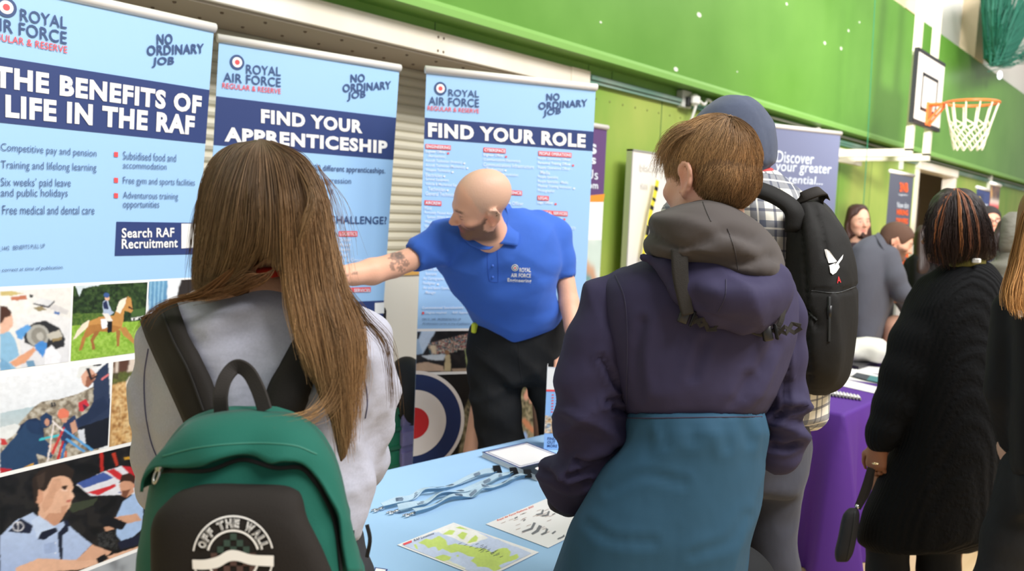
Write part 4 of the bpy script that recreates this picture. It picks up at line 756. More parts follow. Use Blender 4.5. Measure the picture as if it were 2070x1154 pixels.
H1 = [('n', BIG, [(26, 25, 28), (34, 32, 34), (46, 42, 42)], 12), ('p', [Q(370, 110), Q(545, 105), Q(440, 290), Q(370, 300)], (168, 196, 226)), ('p', [Q(370, 120), Q(430, 110), Q(405, 175), Q(370, 170)], (40, 40, 44)), ('p', [Q(405, 180), Q(440, 110), Q(545, 105), Q(470, 240), Q(440, 290)], (196, 214, 236)), ('n', [Q(480, 210), Q(790, 130), Q(800, 250), Q(620, 290), Q(500, 300)], [(40, 38, 40), (90, 140, 150), (170, 70, 60), (210, 200, 180), (50, 48, 50), (44, 42, 44)], 3), ('p', [Q(430, 300), Q(620, 290), Q(600, 340), Q(480, 330)], (206, 214, 222)), ('p', [Q(370, 370), Q(480, 350), Q(600, 385), Q(610, 425), Q(370, 425)], (198, 170, 146)), ('p', [Q(612, 300), Q(650, 290), Q(656, 370), Q(660, 425), Q(610, 425)], (196, 178, 140)), ('e', *Q(628, 275), 4.5, 5, (150, 110, 80)), ('p', [Q(770, 250), Q(830, 260), Q(830, 425), Q(780, 400)], (150, 160, 110)), ('p', [Q(670, 405), Q(830, 400), Q(830, 428), Q(670, 425)], (176, 152, 130)), ('p', [Q(500, 230), Q(540, 220), Q(545, 290), Q(510, 285)], (220, 200, 170))]
sx = p3.inv(960, 700)[0]; t0, t1_ = p3.inv(900, 669)[1], p3.inv(900, 751)[1]
p3.print_photo('printed_photo', (0, t0), (sx, t1_), painter(H1, (40, 38, 40), scale=(1, 1), origin=(0, 0)), M_PHOTO, t3, (110, 80), label='printed photo of people working beside an aircraft')
H2 = [('n', BIG, [(40, 40, 44), (60, 70, 90), (30, 30, 32)], 14)]
p3.print_photo('printed_photo', (sx+.008, t0), (1, t1_), painter(H2, (40, 40, 44), scale=(1, 1), origin=(0, 0)), M_PHOTO, t3, (30, 30), label='dark printed photo of an aircraft hangar')
CAM = [(58, 60, 40), (92, 88, 62), (140, 128, 98), (176, 164, 132), (40, 40, 30)]
H3 = [('n', BIG, [(22, 22, 22), (28, 27, 26), (34, 34, 32)], 30), ('n', [(930, 905), (938, 830), (950, 800), (975, 795), (980, 915), (920, 940)], CAM, 5), ('p', [(952, 830), (962, 826), (962, 850), (954, 852)], (50, 60, 110)), ('n', [(1050, 780), (1120, 770), (1120, 890), (1050, 900)], CAM, 5), ('p', [(1058, 800), (1066, 784), (1076, 790), (1070, 806), (1062, 810)], (222, 160, 136)), ('p', [(1070, 800), (1082, 800), (1078, 816), (1070, 815)], (200, 150, 126)), ('p', [(1084, 815), (1098, 800), (1100, 835), (1090, 830)], (90, 140, 200)), ('p', [(1052, 850), (1062, 845), (1084, 872), (1076, 876)], (196, 130, 94)), ('p', [(1086, 845), (1102, 842), (1102, 856), (1090, 858)], (180, 60, 70)), ('p', [(1050, 880), (1064, 870), (1066, 890), (1050, 892)], (150, 180, 226))]
p3.print_photo('printed_photo', (0, t1_+.006), (1, 1), painter(H3, (26, 25, 25), scale=(1, 1), origin=(0, 0)), M_PHOTO, t3, (230, 160), label='dark printed photo with a large roundel and camouflaged soldiers')
for nm, rr, mm, u in (('roundel_edge', 103, mat('roundel_white', (244, 236, 230), .5), .0025), ('roundel_navy_ring', 96, mat('roundel_navy', (34, 52, 100), .5), .0032), ('roundel_white_ring', 66, mat('roundel_white'), .0039), ('roundel_red_disc', 31.5, mat('roundel_red', (208, 42, 46), .5), .0046)):
    q = MB(); p3.disc(q, (835, 855), rr, u, 72, clip=(0, 1)); q.build(nm, mm, t3)

# ---- banners further along the hall
def far_banner(TR, z, w, yaw, label, m, zb=.08): return banner(TR, z, w, yaw, (0, 0), None, zb, label=label, m=m)
p4, t4 = far_banner((1227, 262), 2.12, .8, -4, 'purple banner mostly hidden behind the Find Your Role banner', mat('banner_purple', (98, 68, 118), .5))
q = MB(); o_ = MB(); p4.rect(q, 0, p4.inv(1215, 405)[1], 1, 1); q.build('white_print_area', M_WP, t4); p4.poly(o_, [p4.inv(1180, 396), p4.inv(1180, 408), p4.inv(1219, 408), p4.inv(1222, 392)]); o_.build('orange_stripe', mat('print_orange', (238, 150, 50), .5), t4)
w = MB()
for (s_, bl, br, tl) in (('s', (1190, 311), (1205, 312), (1190, 290)), ('s', (1192, 331), (1204, 332), (1192, 318)), ('Us', (1184, 362), (1208, 363), (1184, 342)), ('om', (1188, 381), (1208, 382), (1188, 371))): p4.text(w, s_, bl, br, tl, .02 if s_ != 'Us' else 0)
w.build('white_lettering', M_OFF, t4)
P4 = [('p', BIG, (222, 230, 222)), ('p', [(1186, 490), (1220, 480), (1222, 540), (1190, 560)], (206, 222, 210)), ('p', [(1180, 520), (1200, 540), (1214, 600), (1180, 600)], (206, 160, 126)), ('p', [(1180, 548), (1198, 566), (1196, 576), (1180, 566)], (40, 160, 170))]
p4.print_photo('printed_photo', (0, p4.inv(1210, 485)[1]), (1, .93), painter(P4, (220, 226, 222), scale=(1, 1), origin=(0, 0)), M_PHOTO, t4, (60, 60))
p5, t5 = far_banner((1699, 273), 2.27, .93, -22, 'grey blue banner reading Discover your greater potential', mat('banner_grey_blue', (120, 126, 156), .5))
w = MB()
for (s_, bl, br, tl) in (('Discover', (1568, 328), (1645, 333), (1568, 304)), ('your greater', (1566, 352), (1680, 358), (1566, 328)), ('potential...', (1568, 374), (1662, 379), (1568, 352))): p5.text(w, s_, bl, br, tl, .006, shear=.15)
w.build('white_lettering', M_OFF, t5)
p6, t6 = far_banner((1847, 358), 2.07, .7, 0, 'slim charcoal banner with orange lettering beside the doorway', mat('banner_charcoal', (84, 88, 104), .5))
w = MB(); o_ = MB()
for (bl, br, tl, s_) in (((1818, 388), (1835, 389), (1818, 368), '3NB'), ((1812, 434), (1835, 436), (1812, 422), 'HIRING'), ((1811, 452), (1835, 453), (1811, 440), 'DRIVERS')): p6.text(o_, s_, bl, br, tl, .04)
p6.polypx(o_, [(1823, 511), (1823, 542), (1829, 542), (1829, 520), (1836, 520), (1836, 511)]); o_.build('orange_lettering', mat('print_orange_red', (240, 100, 40), .5), t6)
for (bl, br, tl, s_) in (((1813, 420), (1836, 421), (1813, 408), 'Now also'), ((1816, 396), (1834, 397), (1816, 391), 'logistics')): p6.text(w, s_, bl, br, tl, 0)
w.build('white_lettering', M_OFF, t6)
p7, t7 = far_banner((2004, 388), 2.02, .8, 2, 'dark blue banner behind the woman in black at the far end', mat('banner_dark_blue', (48, 66, 122), .5))
w = MB(); p7.text(w, 'CAREERS', (1968, 417), (1996, 421), (1968, 408), .03); w.build('white_lettering', M_OFF, t7); w = MB(); p7.polypx(w, [(1974, 403), (1980, 396), (1984, 404), (1984, 408), (1974, 406)]); w.build('yellow_emblem', mat('emblem_yellow', (226, 200, 70), .5), t7)
p8, t8 = far_banner((2022, 378), 2.03, .5, 2, 'dark red banner with a shield print behind the dark blue banner', mat('banner_maroon', (96, 60, 60), .5))
P8 = [('n', BIG, [(70, 50, 44), (110, 80, 60), (60, 46, 50)], 6), ('p', [(1990, 404), (2024, 404), (2024, 414), (1990, 410)], (220, 206, 196)), ('p', [(1990, 412), (2024, 414), (2024, 432), (1990, 430)], (206, 40, 60)), ('p', [(1990, 378), (2006, 378), (2006, 398), (1990, 398)], (196, 150, 90))]
p8.print_photo('printed_photo', (0, 0), (1, .4), painter(P8, (90, 60, 60), scale=(1, 1), origin=(0, 0)), M_PHOTO, t8, (40, 40))
# whiteboard leaning at the wall, cream board by the shutter
a, b_ = onY(1279, 305, YL-.14), onY(1345, 322, YL-.14); zb_ = .75
wbd = thing('whiteboard', ((a[0]+b_[0])/2, YL-.1, 0), 'tall white flip board standing against the yellow green wall', 'whiteboard')
wx0, wx1, wz = a[0], a[0]+.9, a[2]
MB().box((wx0, YL-.14, .5), (wx1, YL-.11, wz)).build('board_face', mat('whiteboard_enamel', (246, 242, 234), .3), wbd)
MB().box((wx0-.012, YL-.145, .49), (wx0, YL-.1, wz+.012)).box((wx0-.012, YL-.145, wz), (wx1, YL-.1, wz+.012)).box((wx1, YL-.145, .49), (wx1+.012, YL-.1, wz+.012)).box((wx0-.012, YL-.145, .488), (wx1+.012, YL-.1, .5)).build('board_frame', M_ALU, wbd)
for xx in (wx0+.05, wx1-.05): MB().box((xx-.015, YL-.15, 0), (xx+.015, YL-.08, .5)).build('leg', M_ALU, wbd)
pw = Patch((wx0, YL-.141, wz), (wx1, YL-.141, wz), (wx0, YL-.141, .5), (wx1, YL-.141, .5)); w = MB()
pw.text(w, 'blackbo', (1293, 346), (1340, 350), (1293, 332), -.01); pw.text(w, 'fill', (1294, 382), (1308, 384), (1294, 370), -.01); w.build('faint_writing', mat('faint_marker', (214, 212, 204), .5), wbd)
ylt = thing('barrier_strip', onY(1325, 400, YL-.17), 'yellow and black striped strip in front of the whiteboard', 'barrier strip')
st = [onY(1329, 365, YL-.18), onY(1322, 400, YL-.18), onY(1315, 430, YL-.18), onY(1300, 520, YL-.18)]
MB().ribbon(curve(st, 12), (0, -1, 0), .045, .004).build('yellow_strip', mat('tape_yellow', (236, 224, 60), .5), ylt)
for q in (.12, .34, .56, .78): c = curve(st, 60); MB().ribbon(c[int(q*59):int(q*59)+5]+np.array([0, -.004, 0]), (0, -1, 0), .046, .002).build('black_stripe', mat('tape_black', (30, 30, 32), .5), ylt)
bz = onY(812, 556, YL+.1)[2]; bx1 = onY(836, 600, YL+.1)[0]+.35
bd = thing('cream_board', (bx1-.9, YL+.1, 0), 'cream panel with wooden top edge standing in front of the roller shutter', 'board')
MB().box((bx1-1.9, YL+.1, .0), (bx1, YL+.13, bz)).build('panel', mat('cream_laminate', (232, 228, 216), .4), bd); MB().box((bx1-1.9, YL+.09, bz), (bx1, YL+.14, bz+.025)).build('wooden_top_edge', mat('light_oak_edge', (226, 174, 92), .5), bd)
# ================================================================== TABLES AND WHAT LIES ON THEM
def cloth_mesh(c0, ax, L, Wd, z, amp=.018, drop=None, nf=9, flare=.03):
    """draped rectangular cloth: corner c0, axis ax along the length, L x Wd, folds down the skirt"""
    ax = np.array([*ax, 0.])/np.hypot(*ax); ay = np.array([-ax[1], ax[0], 0]); drop = z-.02 if drop is None else drop
    per = 2*(L+Wd); n = 220; V = []; prof = [(0, 0.), (.01, -.001), (.018, -.006), (.022, -.016)]+[(.024, -.016-drop*k/10) for k in range(1, 11)]
    def rim(s, off):
        s = s % per
        if s < L: p = (s, -off)
        elif s < L+Wd: p = (L+off, s-L)
        elif s < 2*L+Wd: p = (2*L+Wd-s, Wd+off)
        else: p = (-off, per-s)
        return p
    S = np.linspace(0, per, n, endpoint=False)
    for i, (o, dz) in enumerate(prof):
        f = max(0, -dz-.02)/drop
        for s in S:
            t = s % per; e = min([abs(t-q) for q in (0, L, L+Wd, 2*L+Wd, per)])
            w = amp*f*(sin(t*nf*2*pi/1.2)+.6*sin(t*nf*1.7*2*pi/1.2+1.3)); bul = .05*f*math.exp(-(e/.07)**2)
            of = o-.022+flare*f+w+bul; p = rim(s, of)
            if of < 0: p = (min(max(p[0], -of), L+of), min(max(p[1], -of), Wd+of))
            V.append(np.array([c0[0], c0[1], 0.])+ax*p[0]+ay*p[1]+np.array([0, 0, z+dz]))
    m = len(prof); F = [[i*n+k, i*n+n+k, i*n+n+(k+1) % n, i*n+(k+1) % n] for i in range(m-1) for k in range(n)]
    cpt = np.mean(V[:n], axis=0); V.append(cpt); F += [[len(V)-1, k, (k+1) % n] for k in range(n)]; return V, F
def trestle(c0, ax, L, Wd, z, label):
    ax = np.array([*ax, 0.])/np.hypot(*ax); ay = np.array([-ax[1], ax[0], 0]); M4 = np.eye(4); M4[:3, 0] = ax; M4[:3, 1] = ay; M4[:3, 3] = (c0[0], c0[1], 0)
    t = thing('folding_table', (c0[0]+ax[0]*L/2+ay[0]*Wd/2, c0[1]+ax[1]*L/2+ay[1]*Wd/2, 0), label, 'table')
    MB().box((.02, .02, z-.035), (L-.02, Wd-.02, z-.003), M4).build('tabletop', mat('grey_tabletop', (190, 188, 182), .5), t)
    for x in (.12, L-.12):
        for y in (.08, Wd-.08): MB().box((x-.015, y-.015, 0), (x+.015, y+.015, z-.035), M4).build('leg', M_GALV, t)
TA = np.array([cos(radians(-5.1)), sin(radians(-5.1))]); TN = np.array([-TA[1], TA[0]]); ZT = .75
tb0 = np.array([1.728, 2.029])-TA*.50-TN*.88
trestle(tb0, TA, 1.42, .88, ZT, 'folding table under the pale blue cloth')
V, F = cloth_mesh(tb0, TA, 1.42, .88, ZT)
o = obj('tablecloth', V, F, mat('pale_blue_cloth', (162, 201, 236), .8, bump=[(4, .15, (1, 1, 1), .02), (900, .15)]), None, True); tag(o, 'pale blue tablecloth on the table between the girl and the boy', 'tablecloth')
for p in o.data.polygons: 
    if len(p.vertices) == 3: p.use_smooth = False
pt0 = np.array([3.85, 1.25]); PA = np.array([1., -.0])
trestle(pt0, PA, 1.85, .72, ZT, 'folding table under the purple cloth')
V, F = cloth_mesh(pt0, PA, 1.85, .72, ZT, .03, None, 5, .06)
o = obj('tablecloth', V, F, mat('purple_cloth', (84, 36, 140), .7, bump=(700, .1)), None, True); tag(o, 'deep purple tablecloth reaching the floor behind the woman in black', 'tablecloth')
for p in o.data.polygons:
    if len(p.vertices) == 3: p.use_smooth = False
Z1 = ZT+.0015
def sheet(name, TL, TR, BL, label, cat, m, th=.0008, z=Z1, t=None):
    a, b, c = (onZ(*q, z+th) for q in (TL, TR, BL)); p = Patch(a, b, c, b+c-a); t = t or thing(name, (a+b+c+(b+c-a))/4*[1, 1, 0]+np.array([0, 0, z]), label, cat)
    MB().prism([q-[0, 0, th] for q in (a, c, b+c-a, b)], (0, 0, th)).build('paper', m, t); return p, t
M_PAPER = mat('white_paper', (244, 242, 240), .5)
# map sheet -------------------------------------------------------------
pm, tm = sheet('map_sheet', (803, 1101), (917, 1056), (980, 1170), 'printed map sheet with green land lying nearest on the blue cloth', 'map', M_PAPER)
def S3(L): return [(720+x*.272, 840+y*.272) for x, y in L]
GR = (206, 226, 112)
MP = [('p', S3([(330, 965), (580, 865), (600, 868), (760, 800), (1360, 1045), (900, 1300), (600, 1200)]), (206, 218, 242)), ('p', S3([(465, 945), (520, 910), (560, 922), (620, 890), (668, 925), (680, 962), (740, 950), (830, 965), (900, 985), (960, 988), (1010, 1012), (1060, 985), (1120, 983), (1150, 1012), (1140, 1045), (1195, 1025), (1210, 1050), (1150, 1085), (1090, 1095), (1060, 1112), (1085, 1140), (1020, 1160), (990, 1130), (900, 1120), (890, 1100), (850, 1080), (885, 1050), (830, 1040), (760, 1008), (700, 1022), (640, 985), (610, 1004), (590, 975), (540, 985), (508, 960)]), GR),
      ('p', S3([(588, 1050), (640, 1032), (704, 1048), (697, 1075), (640, 1087), (598, 1072)]), GR), ('p', S3([(590, 1082), (700, 1082), (812, 1132), (780, 1200), (650, 1120)]), (238, 238, 216)), ('p', S3([(745, 1035), (760, 1030), (768, 1042), (752, 1048)]), GR), ('p', S3([(430, 960), (450, 955), (460, 995), (440, 985)]), GR),
      ('p', S3([(605, 860), (770, 798), (978, 905), (850, 962)]), (248, 246, 240)), ('p', S3([(642, 880), (690, 850), (736, 858), (716, 884)]), GR), ('p', S3([(755, 885), (792, 864), (828, 880), (798, 920), (775, 910)]), GR), ('p', S3([(828, 942), (860, 905), (888, 890), (908, 910), (898, 932), (850, 948)]), GR), ('p', S3([(738, 832), (775, 820), (834, 852), (790, 845)]), GR)]
pm.print_photo('map_print', (.03, .03), (.97, .97), painter(MP, (244, 242, 240), scale=(1, 1), origin=(0, 0)), M_PHOTO, tm, (150, 200), up=.0006)
m = MB(); pm.text(m, 'RAF Locations', S3([(432, 938)])[0], S3([(580, 884)])[0], S3([(428, 922)])[0], .01, up=.0012)
for q in range(26):
    x, y = (900+22*(q % 8)+rng.uniform(-20, 20), 960+24*(q//8)+10*(q % 8)) if q < 18 else (760+40*(q-18), 955+12*(q-18)); a = S3([(x, y)])[0]; pm.polypx(m, [a, (a[0]+7, a[1]-2.6), (a[0]+7.2, a[1]-2), (a[0]+.2, a[1]+.6)], .0012)
m.build('map_lettering', mat('print_grey', (96, 100, 110), .6), tm); m = MB(); a = S3([(345, 955)])[0]; pm.polypx(m, [a, (a[0]+18, a[1]-7), (a[0]+19, a[1]-3), (a[0]+3, a[1]+3)], .0012); m.build('red_emblem', M_RED, tm)
# aircraft sheet ---------------------------------------------------------
a_, b_ = onZ(982, 1059, Z1), onZ(1108, 1107, Z1); d_ = onZ(1097, 1011, Z1)-a_; d_ = d_/np.linalg.norm(d_)*np.linalg.norm(b_-a_)*1.41; trp = proj(a_+d_)[:2]
pa, ta_ = sheet('poster_sheet', (982, 1059), tuple(trp), (1108, 1107), 'printed sheet of small grey aircraft drawings lying beside the map', 'leaflet', M_PAPER)
m = MB(); pa.text(m, 'Royal Air Force Platforms 2023', S3([(1052, 790)])[0], S3([(1322, 684)])[0], S3([(1046, 774)])[0], .012, up=.0012); m.build('red_title', mat('title_red', (232, 96, 76), .5), ta_)
m = MB()
for L in ([(1335, 735), (1372, 727), (1384, 700), (1396, 704), (1386, 736), (1345, 742)], [(1375, 746), (1416, 736), (1428, 710), (1440, 714), (1430, 744), (1382, 752)], [(1230, 862), (1298, 836), (1318, 796), (1336, 800), (1312, 846), (1240, 870)], [(1300, 878), (1338, 852), (1358, 816), (1382, 824), (1358, 862), (1312, 886)], [(1372, 882), (1404, 866), (1412, 840), (1428, 846), (1414, 876), (1380, 890)], [(1452, 876), (1478, 858), (1486, 863), (1462, 882)], [(1495, 915), (1530, 900), (1545, 885), (1550, 900), (1520, 915), (1500, 922)], [(1456, 735), (1478, 726), (1480, 732), (1460, 740)], [(1240, 780), (1258, 772), (1260, 778), (1244, 786)], [(1175, 762), (1200, 752), (1202, 757), (1180, 768)]): pa.polypx(m, S3(L), .0013)
m.build('aircraft_drawing', mat('print_mid_grey', (120, 122, 126), .6), ta_, label='small grey aircraft drawings')
m = MB()
for i in range(40):
    x, y = rng.uniform(1050, 1440), rng.uniform(700, 950); 
    if inside(np.array([x]), np.array([y]), [(1040, 810), (1390, 665), (1520, 820), (1420, 955)])[0]: a = S3([(x, y)])[0]; pa.polypx(m, [a, (a[0]+9, a[1]-3.4), (a[0]+9.5, a[1]-2.6), (a[0]+.5, a[1]+.8)], .0012)
m.build('caption_lettering', mat('print_beige_text', (206, 190, 184), .6), ta_)
# stack of cards ----------------------------------------------------------
a, b, c = onZ(975, 914, ZT+.018), onZ(1066, 894, ZT+.018), onZ(1087, 962, ZT+.018); n_c = 8
for k in range(n_c):
    zz = Z1+.0022*k; o2 = np.array([rng.uniform(-.002, .002), rng.uniform(-.002, .002), 0]); q = [p*[1, 1, 0]+o2+[0, 0, zz] for p in (a, c, b+c-a, b)]
    t = thing('printed_card', sum(q)/4, 'white edged card in the neat stack at the back of the blue table' if k < n_c-1 else 'topmost card of the stack, white square with navy border and dark lower panel', 'card', 'cards in the stack' if k < n_c-1 else None)
    MB().prism(q, (0, 0, .0019)).build('card_stock', M_PAPER, t)
    if k == n_c-1:
        pk = Patch(*[x+[0, 0, .0019] for x in (q[0], q[3], q[1], q[2])]); m = MB(); w_ = .02
        for (s0, t0, s1, t1) in ((.0, .0, 1, .03), (.0, .68, 1, .70), (0, 0, .035, .7), (.965, 0, 1, .7), (.07, .045, .93, .055), (.07, .645, .93, .655), (.07, .045, .085, .65), (.915, .045, .93, .65)): pk.rect(m, s0, t0, s1, t1, .0005, 4)
        m.build('navy_border', mat('card_navy', (70, 84, 140), .4), t); m = MB(); pk.rect(m, 0, .7, 1, 1, .0006, 4); m.build('dark_panel', mat('card_dark', (44, 56, 66), .4), t)
        m = MB(); V, F, _ = glyphs('ROYAL AIR FORCE', .02); st = np.array([.42, .93])+V*[.5, -.09]; m.add(pk.P(st[:, 0], st[:, 1], .001), F); A = np.linspace(0, 2*pi, 24, endpoint=False); pk.poly(m, np.stack([.25+.075*np.cos(A), .85+.055*np.sin(A)], 1), .001); m.build('white_lettering', M_WP, t)
        m = MB(); pk.poly(m, np.stack([.25+.03*np.cos(A), .85+.022*np.sin(A)], 1), .0014); pk.rect(m, .55, .69, .95, .735, .001, 3); m.build('red_mark', M_RED, t)
# folded leaflet standing upright ---------------------------------------------
f0 = onZ(1099, 908, Z1); hd = .297; dx = np.array([.72, -.69, 0]); t = thing('folded_leaflet', f0, 'tall folded pale blue leaflet standing upright near the man reading Find Out More', 'leaflet')
e1 = f0+dx*.1; up_ = np.array([0, 0, hd]); pl = Patch(f0+up_, e1+up_, f0, e1)
pl.slab(.0012).build('front_leaf', mat('leaflet_blue', (150, 192, 244), .45), t)
bk = e1+np.array([-.05, .085, 0]); Patch(e1+up_, bk+up_, e1, bk).slab(.0012).build('back_leaf', M_PAPER, t); b2 = f0+np.array([.075, .055, 0]); Patch(bk+up_*1.0, b2+up_*1.0, bk, b2).slab(.0012).build('middle_leaf', M_PAPER, t)
m = MB(); pl.rect(m, 0, 0, 1, .26, .0008, 4); m.build('white_top', M_PAPER, t); m = MB(); pl.rect(m, 0, .26, 1, .285, .001, 4)
for k in range(7): pl.rect(m, .2, .32+.035*k, .28, .333+.035*k, .001, 2)
m.build('red_mark', M_RED, t); m = MB()
for k in range(7): pl.rect(m, .36, .322+.035*k, .5+.4*((k*37) % 10)/10, .331+.035*k, .001, 2)
for k, s_ in enumerate(('FIND', 'OUT', 'MORE')): V, F, asp = glyphs(s_, .02); st = np.array([.12, .885+.045*k])+V*[asp*.1, -.035]; m.add(pl.P(st[:, 0], st[:, 1], .001), F)
m.build('navy_lettering', M_NAVY, t)
pl.print_photo('printed_photo', (0, .58), (1, .80), painter([('n', BIG, [(120, 90, 60), (214, 170, 120), (240, 226, 206), (90, 100, 110), (180, 200, 220)], 6)], (200, 180, 150), scale=(1, 1), origin=(0, 0)), M_PHOTO, t, (30, 40), up=.001)
# little card at the near edge --------------------------------------------------
pc1, tc1 = sheet('small_card', (758, 1146), (784, 1150), (752, 1160), 'small navy edged card at the bottom edge of the blue table', 'card', mat('card_navy'))
m = MB(); pc1.rect(m, .12, .15, .88, .85, .0006, 3); m.build('white_square', M_PAPER, tc1)
# lanyards -----------------------------------------------------------------------
M_LAN = mat('pale_blue_webbing', (176, 202, 218), .7, bump=(900, .2)); M_LAND = mat('blue_webbing_inner', (120, 154, 178), .7); M_CHR = mat('chrome', (210, 210, 210), .15, 1.)
LAN = [[(772, 1029), (800, 1021), (815, 1016), (835, 1008), (852, 1000), (883, 997), (899, 988), (930, 979), (965, 968), (985, 960), (1000, 957)], [(804, 1034), (842, 1025), (865, 1018), (889, 1008), (920, 1000), (951, 990), (992, 979), (1008, 970), (1022, 963), (1034, 961)], [(836, 1039), (872, 1029), (900, 1018), (921, 1010), (945, 1004), (959, 1001), (975, 995), (992, 990), (1020, 979), (1040, 970), (1062, 965)]]
for li, (P_, lb) in enumerate(zip(LAN, ('pale blue lanyard farthest back of the three on the blue cloth', 'pale blue lanyard lying in the middle of the three on the blue cloth', 'pale blue lanyard nearest the front of the three on the blue cloth'))):
    pts = np.array([onZ(x, y, ZT+.004) for x, y in P_]); c = curve(pts, 46); tt = np.linspace(0, 1, 46)
    t = thing('lanyard', c[20], lb, 'lanyard', 'lanyards on the blue table')
    c[:, 2] += .010+.008*np.sin(tt*17+li*2)*np.sin(tt*pi)+.002; ang = .35+.75*np.sin(tt*9+li*1.7)
    T = np.gradient(c, axis=0); T /= np.linalg.norm(T, axis=1)[:, None]; S_ = np.cross(T, [0, 0, 1.]); N = np.cos(ang)[:, None]*np.array([0, 0, 1.])+np.sin(ang)[:, None]*S_
    MB().ribbon(c, N, .018, .0012).build('strap', M_LAN, t)
    c2 = c.copy(); c2[:, 2] -= .006; c2 += S_*(.006+.004*np.sin(tt*14+li))[:, None]; MB().ribbon(c2, -np.cos(ang*1.3)[:, None]*S_+np.array([0, 0, .6]), .015, .0012).build('under_strap', M_LAND, t)
    for q in (.16, .34, .5, .66, .82):
        m = MB(); i = int(q*45); A_ = np.cross(T[i], N[i]); p0 = c[i]+N[i]*.0018
        for dy in (-.0035, 0, .0035): m.add([p0+T[i]*(-.018)+A_*(dy-.001), p0+T[i]*(.012-.8*abs(dy))+A_*(dy-.001), p0+T[i]*(.012-.8*abs(dy))+A_*(dy+.001), p0+T[i]*(-.018)+A_*(dy+.001)], [[0, 1, 2, 3]])
        m.build('printed_mark', mat('lanyard_print', (66, 84, 112), .6), t)
    e = c[-1]; MB().prism([e+np.array([-.006, .0, -.010]), e+np.array([.02, -.012, -.012]), e+np.array([.014, -.004, .014]), e+np.array([-.006, .006, .014])], S_[-1]*.007).build('safety_buckle', mat('black_plastic'), t)
    h0 = c[0]; d = -T[0]; d[2] = 0; d /= np.linalg.norm(d); sdv = np.cross(d, [0, 0, 1.]); m = MB(); hz = np.array([h0[0], h0[1], ZT+.006])
    m.box((-.007, -.005, -.003), (.009, .005, .004), np.block([[np.stack([d, sdv, [0, 0, 1.]], 1), hz[:, None]], [np.zeros((1, 3)), 1]]), bev=.001)
    A = np.linspace(.5, 5.6, 20); m.tube([hz+d*(.024+.011*cos(q))+sdv*.007*sin(q) for q in A], .0022, 6).tube([hz+d*.006, hz+d*.018], .003, 6).tube([hz+d*.014+sdv*.003, hz+d*.03+sdv*.006], .0016, 6); m.build('swivel_clip', M_CHR, t, True)
# ---- things on the purple table
def flat(name, px, label, cat, m, th=.004, z=Z1):
    q = [onZ(x, y, z) for x, y in px]; o = MB().prism(q, (0, 0, th)).build(name, m); tag(o, label, cat); return o
o = flat('laptop', [(1712, 742), (1752, 724), (1782, 733), (1735, 748)], 'closed black laptop at the back of the purple table', 'laptop', mat('laptop_black', (30, 30, 34), .4), .022)
flat('paper_sheet', [(1690, 764), (1712, 756), (1790, 765), (1790, 778)], 'white sheet of paper on the purple table behind the printed leaflets', 'paper', M_PAPER, .002)
flat('paper_sheet', [(1725, 750), (1740, 740), (1792, 744), (1792, 758)], 'white paper sheet nearest the black laptop', 'paper', M_PAPER, .003)
o = flat('printed_flyer', [(1706, 757), (1722, 746), (1800, 764), (1790, 774)], 'white flyer with a dark and teal print on the purple table', 'flyer', M_PAPER, .003, Z1+.006)
m = MB().prism([onZ(x, y, Z1+.0095) for x, y in ((1722, 760), (1732, 753), (1760, 759), (1752, 768))], (0, 0, .001)); m.build('dark_print', mat('flyer_dark', (60, 66, 76), .5), o); m = MB().prism([onZ(x, y, Z1+.0095) for x, y in ((1752, 768), (1760, 759), (1790, 765), (1786, 775))], (0, 0, .001)); m.build('teal_print', mat('flyer_teal', (60, 130, 134), .5), o)
flat('paper_sheet', [(1682, 776), (1704, 766), (1784, 785), (1784, 799)], 'long white sheet at the front of the purple table above the pens', 'paper', M_PAPER, .002)
for k in range(11):
    a = onZ(1663+7.*k, 789+1.3*k, Z1); b = onZ(1670+7.*k, 801+1.0*k, Z1); mb = MB(); d = b-a; a = a+[0, 0, .0065]; b = b+[0, 0, .0065]
    pn = mb.tube([a, a+(b-a)*.7], .006, 8).build('pen', M_PAPER, None, True)
    tag(pn, 'white pen in the neat row on the purple table', 'pen', 'pens in the row'); MB().tube([a+(b-a)*.7, b], [.006, .003], 8).build('pen_tip', mat('pen_grey', (120, 116, 112), .4), pn, True)
s = Sdf(.012); s.ell((1752, 712, 5.28), (.14, .075, .09), k=.05).ell((1738, 722, 5.22), (.1, .06, .08), k=.05).ell((1785, 722, 5.15), (.11, .07, .09), k=.05)
o = s.build('white_bag', mat('white_soft_plastic', (240, 238, 226), .4, bump=(14, .4)), disp=lambda V, N: .008*vnoise(V[:, 0]*18, V[:, 1]*18, V[:, 2]*18)); tag(o, 'soft white bag lying on the purple table behind the laptop', 'bag')
zz = min(v.co.z for v in o.data.vertices); o.location.z = ZT+.002-zz
# blue chair beyond the purple table
cb = at(1788, 680, 6.75); cx, cy = cb[0], cb[1]; t = thing('plastic_chair', (cx, cy, 0), 'blue plastic chair behind the man in the grey blazer', 'chair'); M_CH = mat('blue_chair_plastic', (70, 120, 190), .4)
s = MB(); V = []; F = []
for i, (dy, zz, wv) in enumerate(((.22, .46, .2), (.0, .44, .21), (-.17, .45, .2))): V += [(cx+wv*(k/3-1)*1.0, cy+dy, zz+.012*abs(k/3-1)**2) for k in range(7)]
F = [[i*7+k, i*7+k+1, i*7+8+k, i*7+7+k] for i in range(2) for k in range(6)]; q = obj('seat', V, F, M_CH, t, True); md = q.modifiers.new('s', 'SOLIDIFY'); md.thickness = .012
V = []
for i, (dy, zz, wv) in enumerate(((.2, .52, .19), (.235, .66, .2), (.27, .84, .18))): V += [(cx+wv*(k/3-1), cy+dy-.03*(1-abs(k/3-1)**2)*-1, zz-.02*abs(k/3-1)**3) for k in range(7)]
